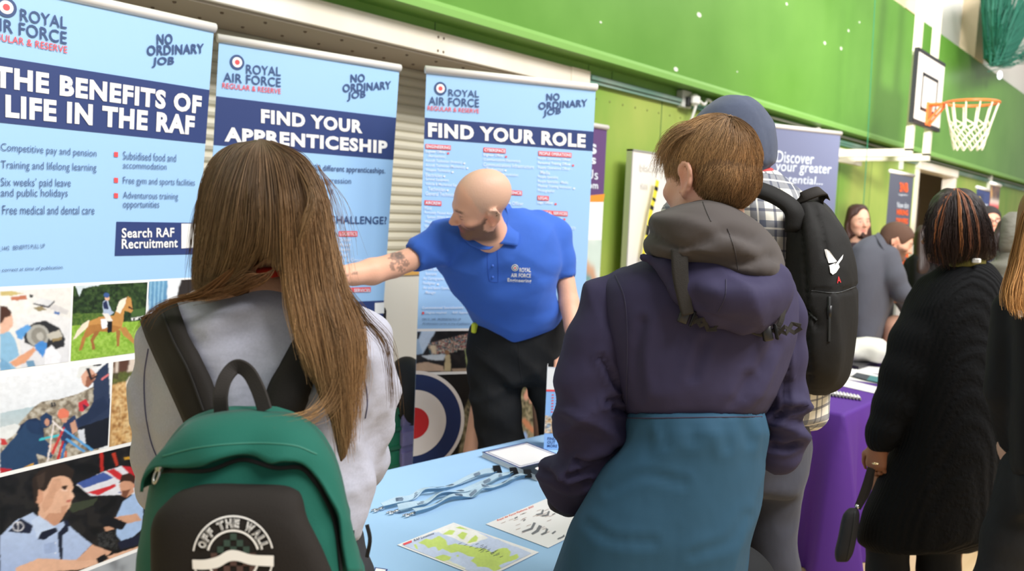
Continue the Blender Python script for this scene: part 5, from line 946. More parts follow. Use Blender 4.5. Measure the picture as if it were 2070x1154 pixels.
q = obj('backrest', V, F, M_CH, t, True); md = q.modifiers.new('s', 'SOLIDIFY'); md.thickness = .012
for sx in (-.17, .17):
    for sy in (-.15, .2): MB().tube([(cx+sx, cy+sy, .44), (cx+sx*1.2, cy+sy*1.2, .0)], .012, 8).build('leg', M_GALV, t)
# crate trolley -----------------------------------------------------------------
c0 = at(790, 900, 3.62); x0, y0 = c0[0]-.30, c0[1]-.02; z_top = at(812, 826, 3.62)[2]
M_CG = mat('crate_green', (44, 128, 92), .45); M_CP = mat('crate_purple', (150, 138, 186), .45)
def crate(z0, z1, label):
    z1 -= .002
    ed = at(808, 900, 3.68); t = thing('folding_crate', (ed[0], ed[1]+.15, z0), label, 'crate', None); xr, yf = ed[0], ed[1]
    b = MB(); b.box((xr-.10, yf, z0), (xr, yf+.02, z1-.03)).box((xr-.10, yf+.28, z0), (xr, yf+.3, z1-.03)).box((xr-.12, yf, z0), (xr-.10, yf+.3, z1-.03)).box((xr-.10, yf, z0), (xr, yf+.3, z0+.02)); b.build('green_wall', M_CG, t)
    b = MB(); b.box((xr-.12, yf-.008, z1-.03), (xr, yf+.012, z1)).box((xr-.12, yf+.288, z1-.03), (xr, yf+.308, z1)).build('top_rim', M_CG, t)
    for k in range(4): zz = z0+.01+(z1-z0-.03)*k/4; b.box((xr-.10, yf-.012, zz), (xr-.004, yf, zz+.02)); 
    b = MB(); b.box((xr, yf-.012, z0), (xr+.12, yf+.3, z1-.004))
    for k in range(4): zz = z0+(z1-z0)*(k+.12)/4; b.box((xr-.004, yf-.022, zz), (xr+.124, yf-.01, zz+(z1-z0)*.16)).box((xr+.118, yf-.01, zz), (xr+.128, yf+.28, zz+(z1-z0)*.16))
    b.build('purple_end', M_CP, t); b = MB()
    for k in range(4): zz = z0+.02+(z1-z0-.04)*k/4; b.box((xr-.10, yf-.01, zz), (xr-.002, yf+.001, zz+.014))
    b.build('rib', mat('crate_green_dark', (36, 110, 80), .45), t); return t, xr, yf
zm = z_top*.5
crate(.0, zm, 'green crate with purple end standing on the floor under the upper crate'); tcr, xr, yf = crate(zm, z_top, 'green crate with purple end behind the blue table, top of its stack')
tro = thing('telescopic_handle_cart', (xr, yf+.34, 0), 'tall black and silver trolley handle rising behind the green crate', 'trolley'); hz = at(800, 636, 3.9)[2]
hx0, hx1 = at(786, 640, 3.9)[0], at(811, 640, 3.9)[0]; hy = yf+.345
for hx in (hx0, hx1): MB().box((hx-.009, hy-.008, .05), (hx+.009, hy+.008, hz)).build('pole', M_GALV, tro)
MB().box((hx0-.02, hy-.015, hz-.01), (hx1+.02, hy+.015, hz+.022), bev=.008).box((hx1-.012, hy-.015, hz-.05), (hx1+.02, hy+.015, hz+.01), bev=.004).build('grip', mat('black_plastic'), tro)
MB().box((hx0-.05, hy-.02, .03), (hx1+.05, hy+.02, .07)).build('axle_frame', mat('black_plastic'), tro)
s = Sdf(.012); s.ell((822, 792, 3.75), (.10, .16, .1), k=.04).ell((828, 806, 3.72), (.09, .1, .08), k=.04); o = s.build('black_bag', mat('black_nylon', (26, 26, 28), .6)); tag(o, 'black bag sticking out of the upper green crate', 'bag')
s = Sdf(.012); s.chain([(796, 834, 3.66, 5), (808, 824, 3.68, 6), (824, 822, 3.68, 6), (832, 826, 3.68, 5)], .01); o = s.build('rolled_cloth', mat('beige_cloth_roll', (196, 180, 150), .8)); tag(o, 'beige cloth rolled along the rim of the upper green crate', 'cloth')
# ================================================================== PEOPLE
M_HAIR = mat('hair_strands', attr='Col', rough=.5, spec=.25)
M_SKIN = mat('skin', attr='Col', rough=.5, spec=.35, bump=[(180, .08)])
def skin_cols(col):
    def f(V): return np.tile(np.array(lin(col)), (len(V), 1))*(1+.05*vnoise(V[:, 0]*25, V[:, 1]*25, V[:, 2]*25))[:, None]
    return f
def fabric(name, rgb, rough=.85, weave=900, wst=.12, folds=None, sheen=.08, vary=None):
    b = [(weave, wst, (1, 1, 1), .002)]
    if folds: b = [folds]+b
    return mat(name, rgb, rough, bump=b, sheen=sheen, vary=vary, spec=.25)
M_SWT = fabric('grey_marl_sweatshirt', (172, 173, 187), folds=(9, .4, (1, 1, 1.6), .02), vary=(260, .07))
M_STRAP = fabric('black_webbing', (40, 36, 33), .75, 700, .3, sheen=0); M_JEAN = fabric('black_denim', (50, 50, 54), sheen=0, folds=(14, .3, (1, 1, .6), .02), vary=(60, .12))
M_BAGG = fabric('dark_green_canvas', (22, 92, 78), .8, 600, .25, sheen=.05); M_BAGB = fabric('black_canvas', (36, 32, 29), .85, 600, .3, sheen=0)
def lower_body(S, hip, half, feet, d, r_hip=75, r_knee=50, r_ank=36):
    """legs continuing out of the picture down to the floor (world points converted to camera metres)"""
    for f, h in zip(feet, half):
        a = w2c(np.array(hip)+np.array(h)); b = w2c((np.array(hip)+np.array(h))*.5+np.array([f[0], f[1], .0])*.5+np.array([0, 0, .02])); c = w2c(np.array([f[0], f[1], .09]))
        S.cone(a, .085, b, .062, .05, metric=True).cone(b, .062, c, .05, .03, metric=True)
def w2c(P): return (np.asarray(P, float)-CC)@CM.T
def shoes(parent, feet, fwd, m):
    f = np.array([*fwd, 0.])/np.hypot(*fwd)
    for (x, y) in feet:
        s = Sdf(.011); p = np.array([x, y, 0.]); s.cone(w2c(p+[0, 0, .045]-f*.04), .045, w2c(p+[0, 0, .04]+f*.15), .04, .03, metric=True).ell(w2c(p+[0, 0, .085]-f*.02), (.045, .05, .045), k=.03, px=False); s.build('shoe', m, parent)
# ---------------------------------------------------------------- girl with the long hair
DG = 1.32
gb = at(520, 700, DG); girl = thing('person', (gb[0], gb[1], 0), 'girl seen from behind with very long brown hair, grey sweatshirt and backpack straps', 'person')
hip = at(520, 1150, DG)*[1, 1, 0]+[0, 0, .95]; side = np.array([sin(_t), -cos(_t), 0]); fwd = np.array([cos(_t), sin(_t), 0]); feetG = [(gb[:2]+q*side[:2]*.1) for q in (-1, 1)]
HC = pc(533, 446, DG+.025); HR = frame((-.1, -.12, 1))
s = Sdf(.008); head(s, HC, HR, .97, female=True); s.chain([(528, 500, DG+.02, 58), (525, 590, DG+.03, 62)], .03); s.loft([(560, 440, 610, DG+.02, .06), (620, 350, 700, DG+.03, .09), (760, 340, 720, DG+.04, .1), (1000, 370, 690, DG+.03, .095), (1150, 360, 700, DG+.03, .1)], .03)
for h, e, w_, hd_ in (((345, 680, DG+.03), (320, 900, DG+.06), (370, 1010, DG+.2), 1), ((715, 680, DG+.03), (744, 870, DG+.06), (734, 955, DG+.1), -1)):
    s.cone(h, 45, e, 36, .03).cone(e, 36, w_, 27, .02); a, b = pc(*e), pc(*w_); hand(s, b, (b-a)+np.array([hd_*.02, .02, .05]), (0, 1, .2), (-hd_, 0, -.3), .165)
lower_body(s, hip, [side*-.09, side*.09], feetG, DG)
for x, y in feetG: s.cone(w2c([x, y, .05]), .035, w2c(np.array([x, y, .04])+fwd*.12), .032, metric=True)
s.build('body', M_SKIN, girl, lambda V: face_cols(V, HC, HR, .97, (226, 178, 150)))
# sweatshirt
s = Sdf(.0065)
s.loft([(566, 488, 560, DG+.05, .075), (580, 450, 605, DG+.045, .09), (600, 392, 668, DG+.04, .1), (625, 345, 722, DG+.035, .115), (670, 312, 762, DG+.03, .125), (740, 310, 768, DG+.03, .135), (850, 318, 750, DG+.03, .135), (960, 330, 735, DG+.03, .135), (1030, 338, 722, DG+.03, .135), (1066, 345, 712, DG+.03, .13)], .025)
s.chain([(342, 690, DG+.035, 52), (324, 800, DG+.05, 44), (330, 915, DG+.06, 42), (338, 985, DG+.12, 40), (372, 1015, DG+.22, 34)], .035)
s.chain([(722, 685, DG+.035, 54), (740, 780, DG+.045, 43), (736, 870, DG+.06, 39), (732, 925, DG+.09, 33), (731, 952, DG+.1, 29)], .035)
s.cone((700, 985, DG), 26, (690, 1040, DG-.02), 30, .05)
def gfold(V, N): 
    p = cpx(V); o = fold(V, [(35, .07, 4, .009), (-70, .055, 3, .006)], 3)*np.clip((p[:, 1]-590)/80, 0, 1)
    k = np.clip((p[:, 0]-690)/50, 0, 1)*np.clip((p[:, 1]-780)/80, 0, 1); o = o+k*fold(V, [(-62, .035, 4, .009)], 8)
    # drag lines running from the neck to the left strap
    dd = (p[:, 0]-470)*.5+(p[:, 1]-640)*.87; o = o+.008*np.cos(dd/14.)*np.exp(-((p[:, 0]-470)/90)**2-((p[:, 1]-650)/45)**2); return o
swt = s.build('sweatshirt', M_SWT, girl, disp=gfold)
def on_back(px, py, S_obj, off=.002):
    """point on the side of a built mesh facing the camera"""
    o_ = Vector(CC); d_ = Vector(ray(px, py)); d_.normalize(); 
    dg = S_obj.matrix_world.inverted(); hit, loc, nor, ix = S_obj.ray_cast(dg@o_, d_)
    if not hit: return at(px, py, DG), -ray(px, py)/np.linalg.norm(ray(px, py))
    n = np.array(nor); n = n if n@np.array(d_) < 0 else -n; return np.array(loc)+n*off, n
def seam(pts, S_obj, r=.0012, n=30): return [on_back(x, y, S_obj, .0005)[0] for x, y in curve([(a, b, 0) for a, b in pts], n)[:, :2]]
bpy.context.view_layer.update()
for L in ([(300, 705), (292, 760), (294, 830), (305, 890), (318, 925)], [(722, 735), (738, 775), (742, 815), (738, 845)]): m = MB().tube(seam(L, swt), .0012, 5); m.build('seam', mat('navy_seam_thread', (92, 92, 118), .8), girl)
s = Sdf(.006); s.loft([(540, 500, 585, DG+.03, .066), (556, 490, 588, DG+.035, .074), (574, 484, 590, DG+.04, .078)], .01); s.build('red_collar', fabric('red_collar_cloth', (214, 60, 46), .7), girl, label='red collar showing between the hair')
# trousers
s = Sdf(.01); s.loft([(1050, 350, 715, DG+.03, .115), (1075, 350, 736, DG+.03, .12), (1100, 350, 738, DG+.03, .125), (1154, 345, 758, DG+.03, .13), (1230, 340, 762, DG+.03, .13)], .03); 
for f_, q in zip(feetG, (-1, 1)):
    a = w2c(hip+side*.09*q-[0, 0, .08]); b = w2c(np.array([f_[0], f_[1], .5])); c = w2c(np.array([f_[0], f_[1], .09])); s.cone(a, .095, b, .075, .05, metric=True).cone(b, .075, c, .062, .03, metric=True)
s.build('jeans', M_JEAN, girl); shoes(girl, feetG, fwd[:2], mat('black_shoe', (34, 34, 36), .5))
m = MB().ribbon(curve([at(742, 1060, DG-.06), at(748, 1090, DG-.06), at(742, 1125, DG-.05)], 10), -fwd, .006, .003).box(*[np.minimum(at(705, 1075, DG-.09), at(716, 1100, DG-.08)), np.maximum(at(705, 1075, DG-.09), at(716, 1100, DG-.08))]); m.build('belt_loop', M_JEAN, girl)
# hair: solid underlying mass, then strands
s = Sdf(.007)
s.loft([(291, 512, 552, DG, .03), (304, 474, 588, DG, .06), (330, 436, 618, DG, .09), (370, 412, 642, DG-.005, .108), (420, 405, 655, DG-.005, .114), (480, 402, 668, DG-.005, .108), (540, 402, 682, DG, .095), (585, 410, 690, DG+.005, .085), (605, 425, 640, DG+.01, .06)], .02, 2.)
s.cone((530, 640, DG-.02), 34, (540, 570, DG+.0), 60, .02, op='s')
s.ell((534, 566, DG-.09), (.036, .042, .10), k=.008, op='s')
s.loft([(520, 575, 688, DG-.02, .05), (600, 580, 712, DG-.075, .03), (660, 590, 735, DG-.1, .025), (720, 600, 738, DG-.115, .022), (790, 640, 722, DG-.12, .02), (860, 668, 715, DG-.125, .018), (915, 680, 704, DG-.125, .012), (940, 684, 694, DG-.125, .006)], .02, 2.)
def hcol(V): p = cpx(V); t = np.clip((p[:, 1]-300)/600, 0, 1); return (np.array(lin((70, 50, 36)))*(1-t)[:, None]+np.array(lin((104, 76, 50)))*t[:, None])
hair = s.build('hair', M_HAIR, girl, hcol, disp=lambda V, N: .003*vnoise(V[:, 0]*70, V[:, 1]*6, V[:, 2]*20))
fr = lambda r, L: [(x, y, DG+z) for x, y, z in L]
GUID = [fr(0, L) for L in (
    [(512, 284, -.005), (458, 301, -.01), (424, 336, -.02), (404, 400, -.02), (398, 480, -.01), (394, 545, .0), (398, 592, .01)],
    [(517, 283, -.02), (474, 303, -.05), (446, 360, -.075), (428, 430, -.085), (416, 500, -.075), (408, 560, -.06), (412, 600, -.05)],
    [(521, 283, -.03), (496, 312, -.075), (474, 370, -.105), (460, 440, -.115), (448, 510, -.105), (432, 570, -.085), (418, 600, -.07)],
    [(524, 282, -.035), (512, 315, -.085), (502, 380, -.118), (496, 450, -.125), (486, 510, -.115), (462, 560, -.095), (425, 588, -.085)],
    [(528, 282, -.035), (528, 320, -.088), (530, 390, -.122), (532, 450, -.128), (524, 500, -.118), (500, 540, -.105), (450, 575, -.09)],
    [(533, 282, -.035), (552, 325, -.085), (566, 400, -.12), (570, 470, -.125), (574, 550, -.118), (590, 650, -.13), (618, 740, -.14)],
    [(537, 283, -.035), (574, 325, -.08), (592, 400, -.115), (598, 480, -.118), (606, 570, -.112), (630, 690, -.132), (665, 820, -.142)],
    [(541, 284, -.03), (592, 328, -.07), (614, 400, -.1), (622, 480, -.105), (634, 580, -.105), (660, 720, -.135), (690, 930, -.142)],
    [(545, 285, -.025), (606, 332, -.055), (632, 400, -.08), (644, 480, -.085), (660, 590, -.095), (690, 720, -.132), (704, 930, -.138)],
    [(549, 285, -.015), (608, 322, -.035), (644, 390, -.05), (662, 480, -.06), (682, 590, -.085), (716, 700, -.125), (714, 900, -.135)],
    [(552, 285, -.005), (612, 318, -.01), (652, 388, -.015), (674, 490, -.03), (700, 590, -.075), (738, 690, -.11), (722, 830, -.13)])]
parts = [strands(GUID[:5], 3300, 24, (5, 6, .005), .00044, (82, 65, 50), (140, 112, 80), .36, seed=2, frizz=2.5, trim=.1),
         strands([g[:5]+[(g[4][0]*.5+g[5][0]*.5, 522, g[5][2])] for g in GUID[4:6]], 420, 20, (5, 8, .005), .0006, (86, 67, 50), (140, 112, 80), .36, seed=12, trim=.25), strands(GUID[5:], 4200, 26, (6, 8, .007), .00044, (88, 69, 52), (166, 130, 90), .38, seed=3, frizz=4, trim=.22)]
# loose locks and fly-aways
LK = [fr(0, L) for L in ([(596, 330, -.09), (625, 400, -.12), (612, 460, -.135), (598, 505, -.13)], [(600, 335, -.09), (632, 392, -.12), (622, 440, -.13), (606, 480, -.13)])]
parts.append(strands(LK, 50, 16, (6, 8, .004), .0005, (116, 90, 62), (150, 120, 84), .25, seed=4))
LK = [fr(0, L) for L in ([(660, 620, -.13), (690, 730, -.14), (660, 820, -.16), (590, 850, -.23), (512, 862, -.27)], [(650, 640, -.13), (676, 760, -.14), (640, 835, -.17), (580, 858, -.23), (530, 870, -.27)])]
parts.append(strands(LK, 70, 20, (15, 12, .008), .0004, (118, 90, 60), (164, 126, 84), .3, seed=5, trim=.45))
LK = [fr(0, L) for L in ([(690, 560, -.06), (745, 640, -.1), (790, 700, -.06), (800, 800, -.03), (796, 850, -.02)], [(685, 580, -.06), (735, 650, -.1), (775, 700, -.09), (790, 790, -.06), (790, 830, -.04)])]
parts.append(strands(LK, 45, 20, (9, 8, .008), .0004, (104, 80, 54), (120, 92, 62), .25, seed=6, trim=.3))
LK = [fr(0, L) for L in ([(470, 540, -.11), (400, 590, -.1), (340, 610, -.08), (290, 640, -.08), (265, 690, -.05)], [(480, 540, -.11), (440, 590, -.1), (390, 602, -.09), (360, 604, -.09), (340, 610, -.08)])]
parts.append(strands(LK, 110, 20, (6, 5, .006), .00045, (110, 76, 46), (120, 84, 50), .25, seed=7, trim=.4))
LK = [fr(0, L) for L in ([(640, 330, -.0), (672, 390, -.0), (690, 470, -.02), (704, 560, -.05)], [(650, 345, -.0), (684, 420, -.0), (712, 520, -.02), (722, 600, -.05)])]
parts.append(strands(LK, 26, 18, (16, 10, .01), .0003, (150, 112, 74), (140, 100, 64), .2, seed=8, trim=.4))
LK = [fr(0, L) for L in ([(440, 330, -.0), (404, 400, .0), (392, 480, .0), (386, 570, .01)], [(425, 350, -.0), (398, 420, .0), (384, 500, .0), (378, 600, .01)])]
parts.append(strands(LK, 40, 18, (6, 8, .01), .0004, (90, 64, 44), (90, 64, 44), .2, seed=9, trim=.4))
LK = [fr(0, L) for L in ([(520, 560, -.118), (500, 556, -.12), (470, 580, -.115), (430, 600, -.1), (350, 612, -.09)], [(560, 540, -.12), (540, 566, -.125), (500, 584, -.12), (450, 596, -.11), (400, 604, -.1)])]
parts.append(strands(LK, 70, 18, (8, 6, .006), .00045, (100, 70, 44), (110, 76, 46), .25, seed=10, trim=.4))
hair_obj('hair_strands', parts, M_HAIR, hair)
# ---- the backpack she wears
bp_ = at(500, 1000, 1.12); pack = thing('backpack', (bp_[0], bp_[1], bp_[2]), 'dark green and black school backpack on the back of the long haired girl', 'backpack')
s = Sdf(.0065)
s.loft([(826, 470, 560, 1.15, .02), (836, 420, 590, 1.14, .05), (858, 378, 630, 1.125, .065), (890, 350, 657, 1.115, .078), (930, 325, 678, 1.11, .088), (985, 306, 694, 1.105, .095), (1050, 292, 706, 1.10, .1), (1120, 284, 724, 1.1, .105), (1200, 280, 740, 1.1, .105), (1330, 288, 745, 1.1, .1), (1390, 310, 720, 1.1, .08)], .01, 2.6)
pbody = s.build('main_compartment', M_BAGG, pack, disp=lambda V, N: fold(V, [(80, .09, 3, .003), (20, .06, 3, .0025)], 12)); bpy.context.view_layer.update()
# flap that overhangs the zip: a skin over the top, its lower edge wavy
FE = [(305, 990), (314, 962), (334, 942), (380, 944), (418, 940), (450, 928), (490, 918), (520, 920), (552, 934), (580, 930), (612, 935), (640, 962), (664, 1000), (682, 1040), (688, 1090), (700, 1154)]
FO = [(306, 978), (313, 950), (330, 916), (354, 880), (385, 852), (440, 836), (500, 830), (545, 834), (590, 838), (632, 862), (668, 914), (690, 975), (704, 1042), (716, 1090), (724, 1118), (730, 1154)]
a_ = curve([(*q, 0) for q in FE], 70)[:, :2]; b_ = curve([(*q, 0) for q in FO], 70)[:, :2]; nv = 9; V = []; F = []
for i in range(70):
    for j in range(nv):
        t = j/(nv-1); q = a_[i]*(1-t)+b_[i]*t; p, n = on_back(q[0], q[1], pbody, .0); h_ = .016*min(1, (1-t)*3)+.003 if t < .98 else .0; V.append(p+(n*.3-CM[2]*.7)*(h_+.004*sin(i*.35)*(1-t)))
F = [[i*nv+j, i*nv+j+1, i*nv+nv+j+1, i*nv+nv+j] for i in range(69) for j in range(nv-1)]
fo = obj('lid_flap', V, F, M_BAGG, pack, True); md = fo.modifiers.new('s', 'SOLIDIFY'); md.thickness = .004; md.offset = 0
m = MB(); zz = curve([(300, 980, 0), (312, 962, 0), (340, 952, 0), (420, 952, 0), (490, 930, 0), (556, 946, 0), (606, 946, 0), (634, 972, 0), (656, 1008, 0), (676, 1060, 0), (688, 1154, 0)], 60)[:, :2]; pts = [on_back(x, y, pbody, .001)[0] for x, y in zz]; nn = [on_back(x, y, pbody)[1] for x, y in zz]
m.ribbon(pts, nn, .005, .002); m.build('zip', mat('zip_black', (24, 26, 26), .6), pack)
p, n = on_back(338, 955, pbody, .012); X = np.cross([0, 0, 1.], n); X /= np.linalg.norm(X); Y = np.cross(n, X); m = MB(); A = np.linspace(0, 2*pi, 20)
m.tube([p+X*.0055*cos(q)+Y*(.009*sin(q)-.006) for q in A], .0018, 6, caps=False); M4 = np.eye(4); M4[:3, 0] = X; M4[:3, 1] = Y; M4[:3, 2] = n; M4[:3, 3] = p+Y*.006; m.box((-.006, -.006, -.003), (.006, .006, .003), M4, bev=.001); m.build('zip_puller', mat('brushed_zip_metal', (190, 188, 184), .3, .9), pack, True)
m = MB(); zz = curve([(330, 922, 0), (400, 905, 0), (500, 896, 0), (590, 900, 0), (640, 918, 0)], 40)[:, :2]; m.tube([on_back(x, y, fo, .0005)[0] for x, y in zz], .0009, 5); m.build('top_stitching', mat('green_stitch', (60, 128, 110), .7), pack)
# front pocket
s = Sdf(.0065)
s.loft([(976, 440, 560, 1.035, .02), (982, 400, 585, 1.03, .03), (994, 362, 606, 1.022, .04), (1014, 338, 613, 1.016, .046), (1040, 314, 618, 1.012, .05), (1075, 304, 634, 1.01, .053), (1120, 304, 655, 1.01, .055), (1200, 306, 680, 1.01, .055), (1330, 320, 680, 1.01, .05)], .006, 4)
pk = s.build('front_pocket', M_BAGB, pack, disp=lambda V, N: fold(V, [(78, .06, 4, .0015)], 17)); bpy.context.view_layer.update()
# pocket print: arch lettering, rings, checks and a wave band
cx_, cy_ = 472, 1124
def pr(mb, poly, off=.0015):
    P_ = [on_back(x, y, pk, off) for x, y in poly]; mb.add([q[0] for q in P_], [list(range(len(poly)))])
def arc_band(mb, r0, r1, a0, a1, n=40):
    A = np.radians(np.linspace(a0, a1, n)); P_ = [on_back(cx_+r*cos(a), cy_-r*sin(a), pk, .0015)[0] for a in A for r in (r0, r1)]; mb.add(P_, [[2*i, 2*i+1, 2*i+3, 2*i+2] for i in range(n-1)])
m = MB(); arc_band(m, 79, 82, 12, 172); arc_band(m, 50, 54, 16, 166); arc_band(m, 79, 82, 190, 350); arc_band(m, 50, 54, 195, 345)
top = curve([(390, 1130, 0), (415, 1130, 0), (440, 1124, 0), (462, 1112, 0), (482, 1112, 0), (510, 1120, 0), (554, 1122, 0)], 30)[:, :2]; bot = curve([(391, 1149, 0), (415, 1150, 0), (442, 1146, 0), (464, 1134, 0), (482, 1133, 0), (510, 1141, 0), (554, 1144, 0)], 30)[:, :2]
m.add([on_back(x, y, pk, .0018)[0] for q in zip(top, bot) for x, y in q], [[2*i, 2*i+1, 2*i+3, 2*i+2] for i in range(29)])
word = 'OFF THE WALL'; angs = np.linspace(157, 23, len(word))
wi = {'W': 1.3, 'L': .8, 'E': .85, 'F': .85, ' ': .6}; acc = np.cumsum([wi.get(ch, 1.) for ch in word]); acc = (acc-np.array([wi.get(ch, 1.) for ch in word])/2)/acc[-1]; angs = 166-acc*152
def arch(mb, bold, off, mtxt):
    for ch, an in zip(word, angs):
        if ch == ' ': continue
        V2, F2, asp = glyphs(ch, bold); a = radians(an); hh = 17+1.5*(bold > .02); wd = min(hh*asp, 15*wi.get(ch, 1.)); u = np.array([sin(a), cos(a)]); r_ = np.array([cos(a), -sin(a)])
        P_ = [on_back(*(np.array([cx_, cy_])+r_*(66.5+(y-.5)*hh)+u*((x-.5)*wd)), pk, off)[0] for x, y in V2]; mb.add(P_, F2)
arch(m, .06, .0016, None); m.build('white_print', M_WP, pack)
m = MB(); arch(m, -.02, .0021, None); m.build('letter_inlay', M_BAGB, pack)
g_ = MB(); r_ = MB()
for i in range(-4, 5):
    for j in range(0, 7):
        x0, y0 = cx_+i*13-6, 1078+j*13
        if (i+j) % 2 or math.hypot(x0+6-cx_, y0+6-cy_) > 47: continue
        pr(g_ if y0 < 1112 else r_, [(x0, y0), (x0, y0+13), (x0+13, y0+13), (x0+13, y0)], .0012)
g_.build('green_checks', mat('print_check_green', (52, 74, 64), .8), pack); r_.build('brown_checks', mat('print_check_brown', (86, 62, 56), .8), pack)
# carrying loop and shoulder straps
lp = [(448, 838, 1.10), (446, 800, 1.10), (456, 764, 1.115), (478, 741, 1.13), (502, 752, 1.125), (522, 788, 1.11), (536, 830, 1.10)]; c = curve([at(*q) for q in lp], 40); cen = at(490, 830, 1.12); 
N = np.array([(np.cross(CM[2], t_/np.linalg.norm(t_))*.75-CM[2]*.55) for t_ in np.gradient(c, axis=0)]); 
for i in range(40):
    if N[i]@(c[i]-cen) < 0 and N[i]@CM[2] > 0: N[i] = -N[i]
MB().ribbon(c, -CM[2], .020, .003).build('grab_loop', M_STRAP, pack)
def strap_over(name, edge_l, edge_r, base, off=.004, th=.012):
    L = curve([(*q, 0) for q in edge_l], 26)[:, :2]; R = curve([(*q, 0) for q in edge_r], 26)[:, :2]; V = []; nw = 7
    for a, b in zip(L, R):
        for j in range(nw): q = a+(b-a)*j/(nw-1); p, n = on_back(q[0], q[1], base, off); V.append(p-CM[2]*(th*(1-(2*j/(nw-1)-1)**4)))
    F = [[i*nw+j, i*nw+j+1, i*nw+nw+j+1, i*nw+nw+j] for i in range(25) for j in range(nw-1)]
    o = obj(name, V, F, M_STRAP, pack, True); md = o.modifiers.new('s', 'SOLIDIFY'); md.thickness = .004; return o
st1 = strap_over('shoulder_strap', [(288, 640), (296, 664), (316, 708), (340, 760), (362, 810), (380, 852)], [(362, 616), (374, 650), (392, 690), (412, 730), (432, 770), (450, 828)], swt)
st2 = strap_over('shoulder_strap', [(600, 690), (584, 716), (566, 745), (552, 770), (542, 800), (536, 834)], [(660, 690), (650, 730), (638, 760), (622, 800), (612, 825), (602, 846)], swt)
bpy.context.view_layer.update()
m = MB().tube([on_back(x, y, st1, .0012)[0] for x, y in curve([(328, 632, 0), (352, 690, 0), (382, 750, 0), (412, 830, 0)], 24)[:, :2]], .0016, 5); m.build('strap_seam', mat('strap_seam_black', (30, 27, 25), .8), st1)
# ---------------------------------------------------------------- lettering and patches laid on a built surface
def text_on(mb, txt, bl, br, tl, S_obj, bold=0., off=.001):
    V, F, _ = glyphs(txt, bold); o = np.array(bl, float); u = np.array(br)-o; v = np.array(tl)-o
    mb.add([on_back(*(o+a*u+b*v), S_obj, off)[0] for a, b in V], F)
def poly_on(mb, px, S_obj, off=.001): mb.add([on_back(x, y, S_obj, off)[0] for x, y in px], [list(range(len(px)))])
def tube_on(mb, px, S_obj, r=.001, n=26, off=.0004): mb.tube([on_back(x, y, S_obj, off)[0] for x, y in curve([(a, b, 0) for a, b in px], n)[:, :2]], r, 5)
def leaf(name, pts, m, parent, th=.003, sub=True):
    """cloth leaf from a row-wise grid of (px,py,depth)"""
    R = [curve([at(*q) for q in row], 12) for row in pts]; R = np.array(R); n = len(R); C = np.array([curve(R[:, k], 3*n) for k in range(12)]).transpose(1, 0, 2); m_ = C.shape[0]
    F = [[i*12+k, i*12+k+1, i*12+13+k, i*12+12+k] for i in range(m_-1) for k in range(11)]; o = obj(name, C.reshape(-1, 3), F, m, parent, True)
    md = o.modifiers.new('s', 'SOLIDIFY'); md.thickness = th; md.offset = 0; return o
def upd(): bpy.context.view_layer.update()
# ---------------------------------------------------------------- bald man in the blue polo shirt
DM = 3.2; mb_ = at(1045, 700, 3.34); man = thing('person', (mb_[0], mb_[1], 0), 'bald bearded man in a royal blue polo shirt reaching his arm to the left', 'person')
feetM = [mb_[:2]+q*side[:2]*.16+np.array([0, 0]) for q in (-1, 1)]
MC, MR = pc(972, 410, 2.93), frame((-.92, -.36, -.15), (-.15, .7, -.65))
s = Sdf(.0072); head(s, MC, MR, 1.03)
s.chain([(980, 440, 2.96, 34), (992, 478, 3.04, 36), (1003, 530, 3.16, 40)], .02)
s.loft([(480, 930, 1105, 3.18, .07), (560, 930, 1110, 3.22, .08), (660, 985, 1105, 3.34, .06), (760, 985, 1110, 3.35, .07)], .03)
s.chain([(915, 490, 3.1, 32), (846, 518, 3.02, 24), (795, 537, 2.95, 24.5), (752, 549, 2.88, 27), (715, 555, 2.83, 22), (690, 557, 2.79, 20), (645, 566, 2.74, 15)], .012)
A_, B_ = pc(690, 557, 2.79), pc(645, 566, 2.74); hand(s, B_, B_-A_, (0, .6, -1), (0, 1, .3), .19, (.15, .3, .4, .45), .3)
s.chain([(1120, 480, 3.22, 30), (1140, 550, 3.22, 19.5), (1150, 612, 3.2, 20.5), (1158, 660, 3.15, 17), (1160, 705, 3.1, 13.5)], .012)
A_, B_ = pc(1158, 660, 3.15), pc(1160, 705, 3.1); hand(s, B_, B_-A_, (-1, 0, -.4), (0, .2, -1), .19, (.4, .5, .55, .6), .4)
for f_, hx in zip(feetM, (1005, 1112)):
    s.cone(pc(hx, 745, 3.34), .08, w2c(np.array([f_[0], f_[1], .5])), .055, .04, metric=True).cone(w2c(np.array([f_[0], f_[1], .5])), .055, w2c(np.array([f_[0], f_[1], .08])), .045, .03, metric=True)
def mcol(V):
    o = face_cols(V, MC, MR, 1.03, (232, 176, 148), (176, 100, 90), (92, 66, 52), (200, 172, 152), True); p = cpx(V)
    n = vnoise(p[:, 0]/3.2, p[:, 1]/3.2, seed=5); t = inside(p[:, 0], p[:, 1], [(786, 512), (802, 505), (815, 515), (830, 536), (812, 550), (790, 545), (784, 528)]); o = mixc(o, (t & (n > -.15))*.62, (92, 84, 80)); t2 = inside(p[:, 0], p[:, 1], [(788, 514), (812, 508), (814, 522), (792, 526)]); o = mixc(o, t2*.6, (88, 84, 84))
    t3 = inside(p[:, 0], p[:, 1], [(694, 556), (722, 549), (722, 554), (696, 561)]); o = mixc(o, (t3 & (n > -.4))*.6, (96, 84, 80)); return o
mbody = s.build('body', M_SKIN, man, mcol)
M_POLO = fabric('royal_blue_pique', (58, 102, 196), .8, 800, .15, folds=(12, .2, (1, 1, 1), .015))
s = Sdf(.0085)
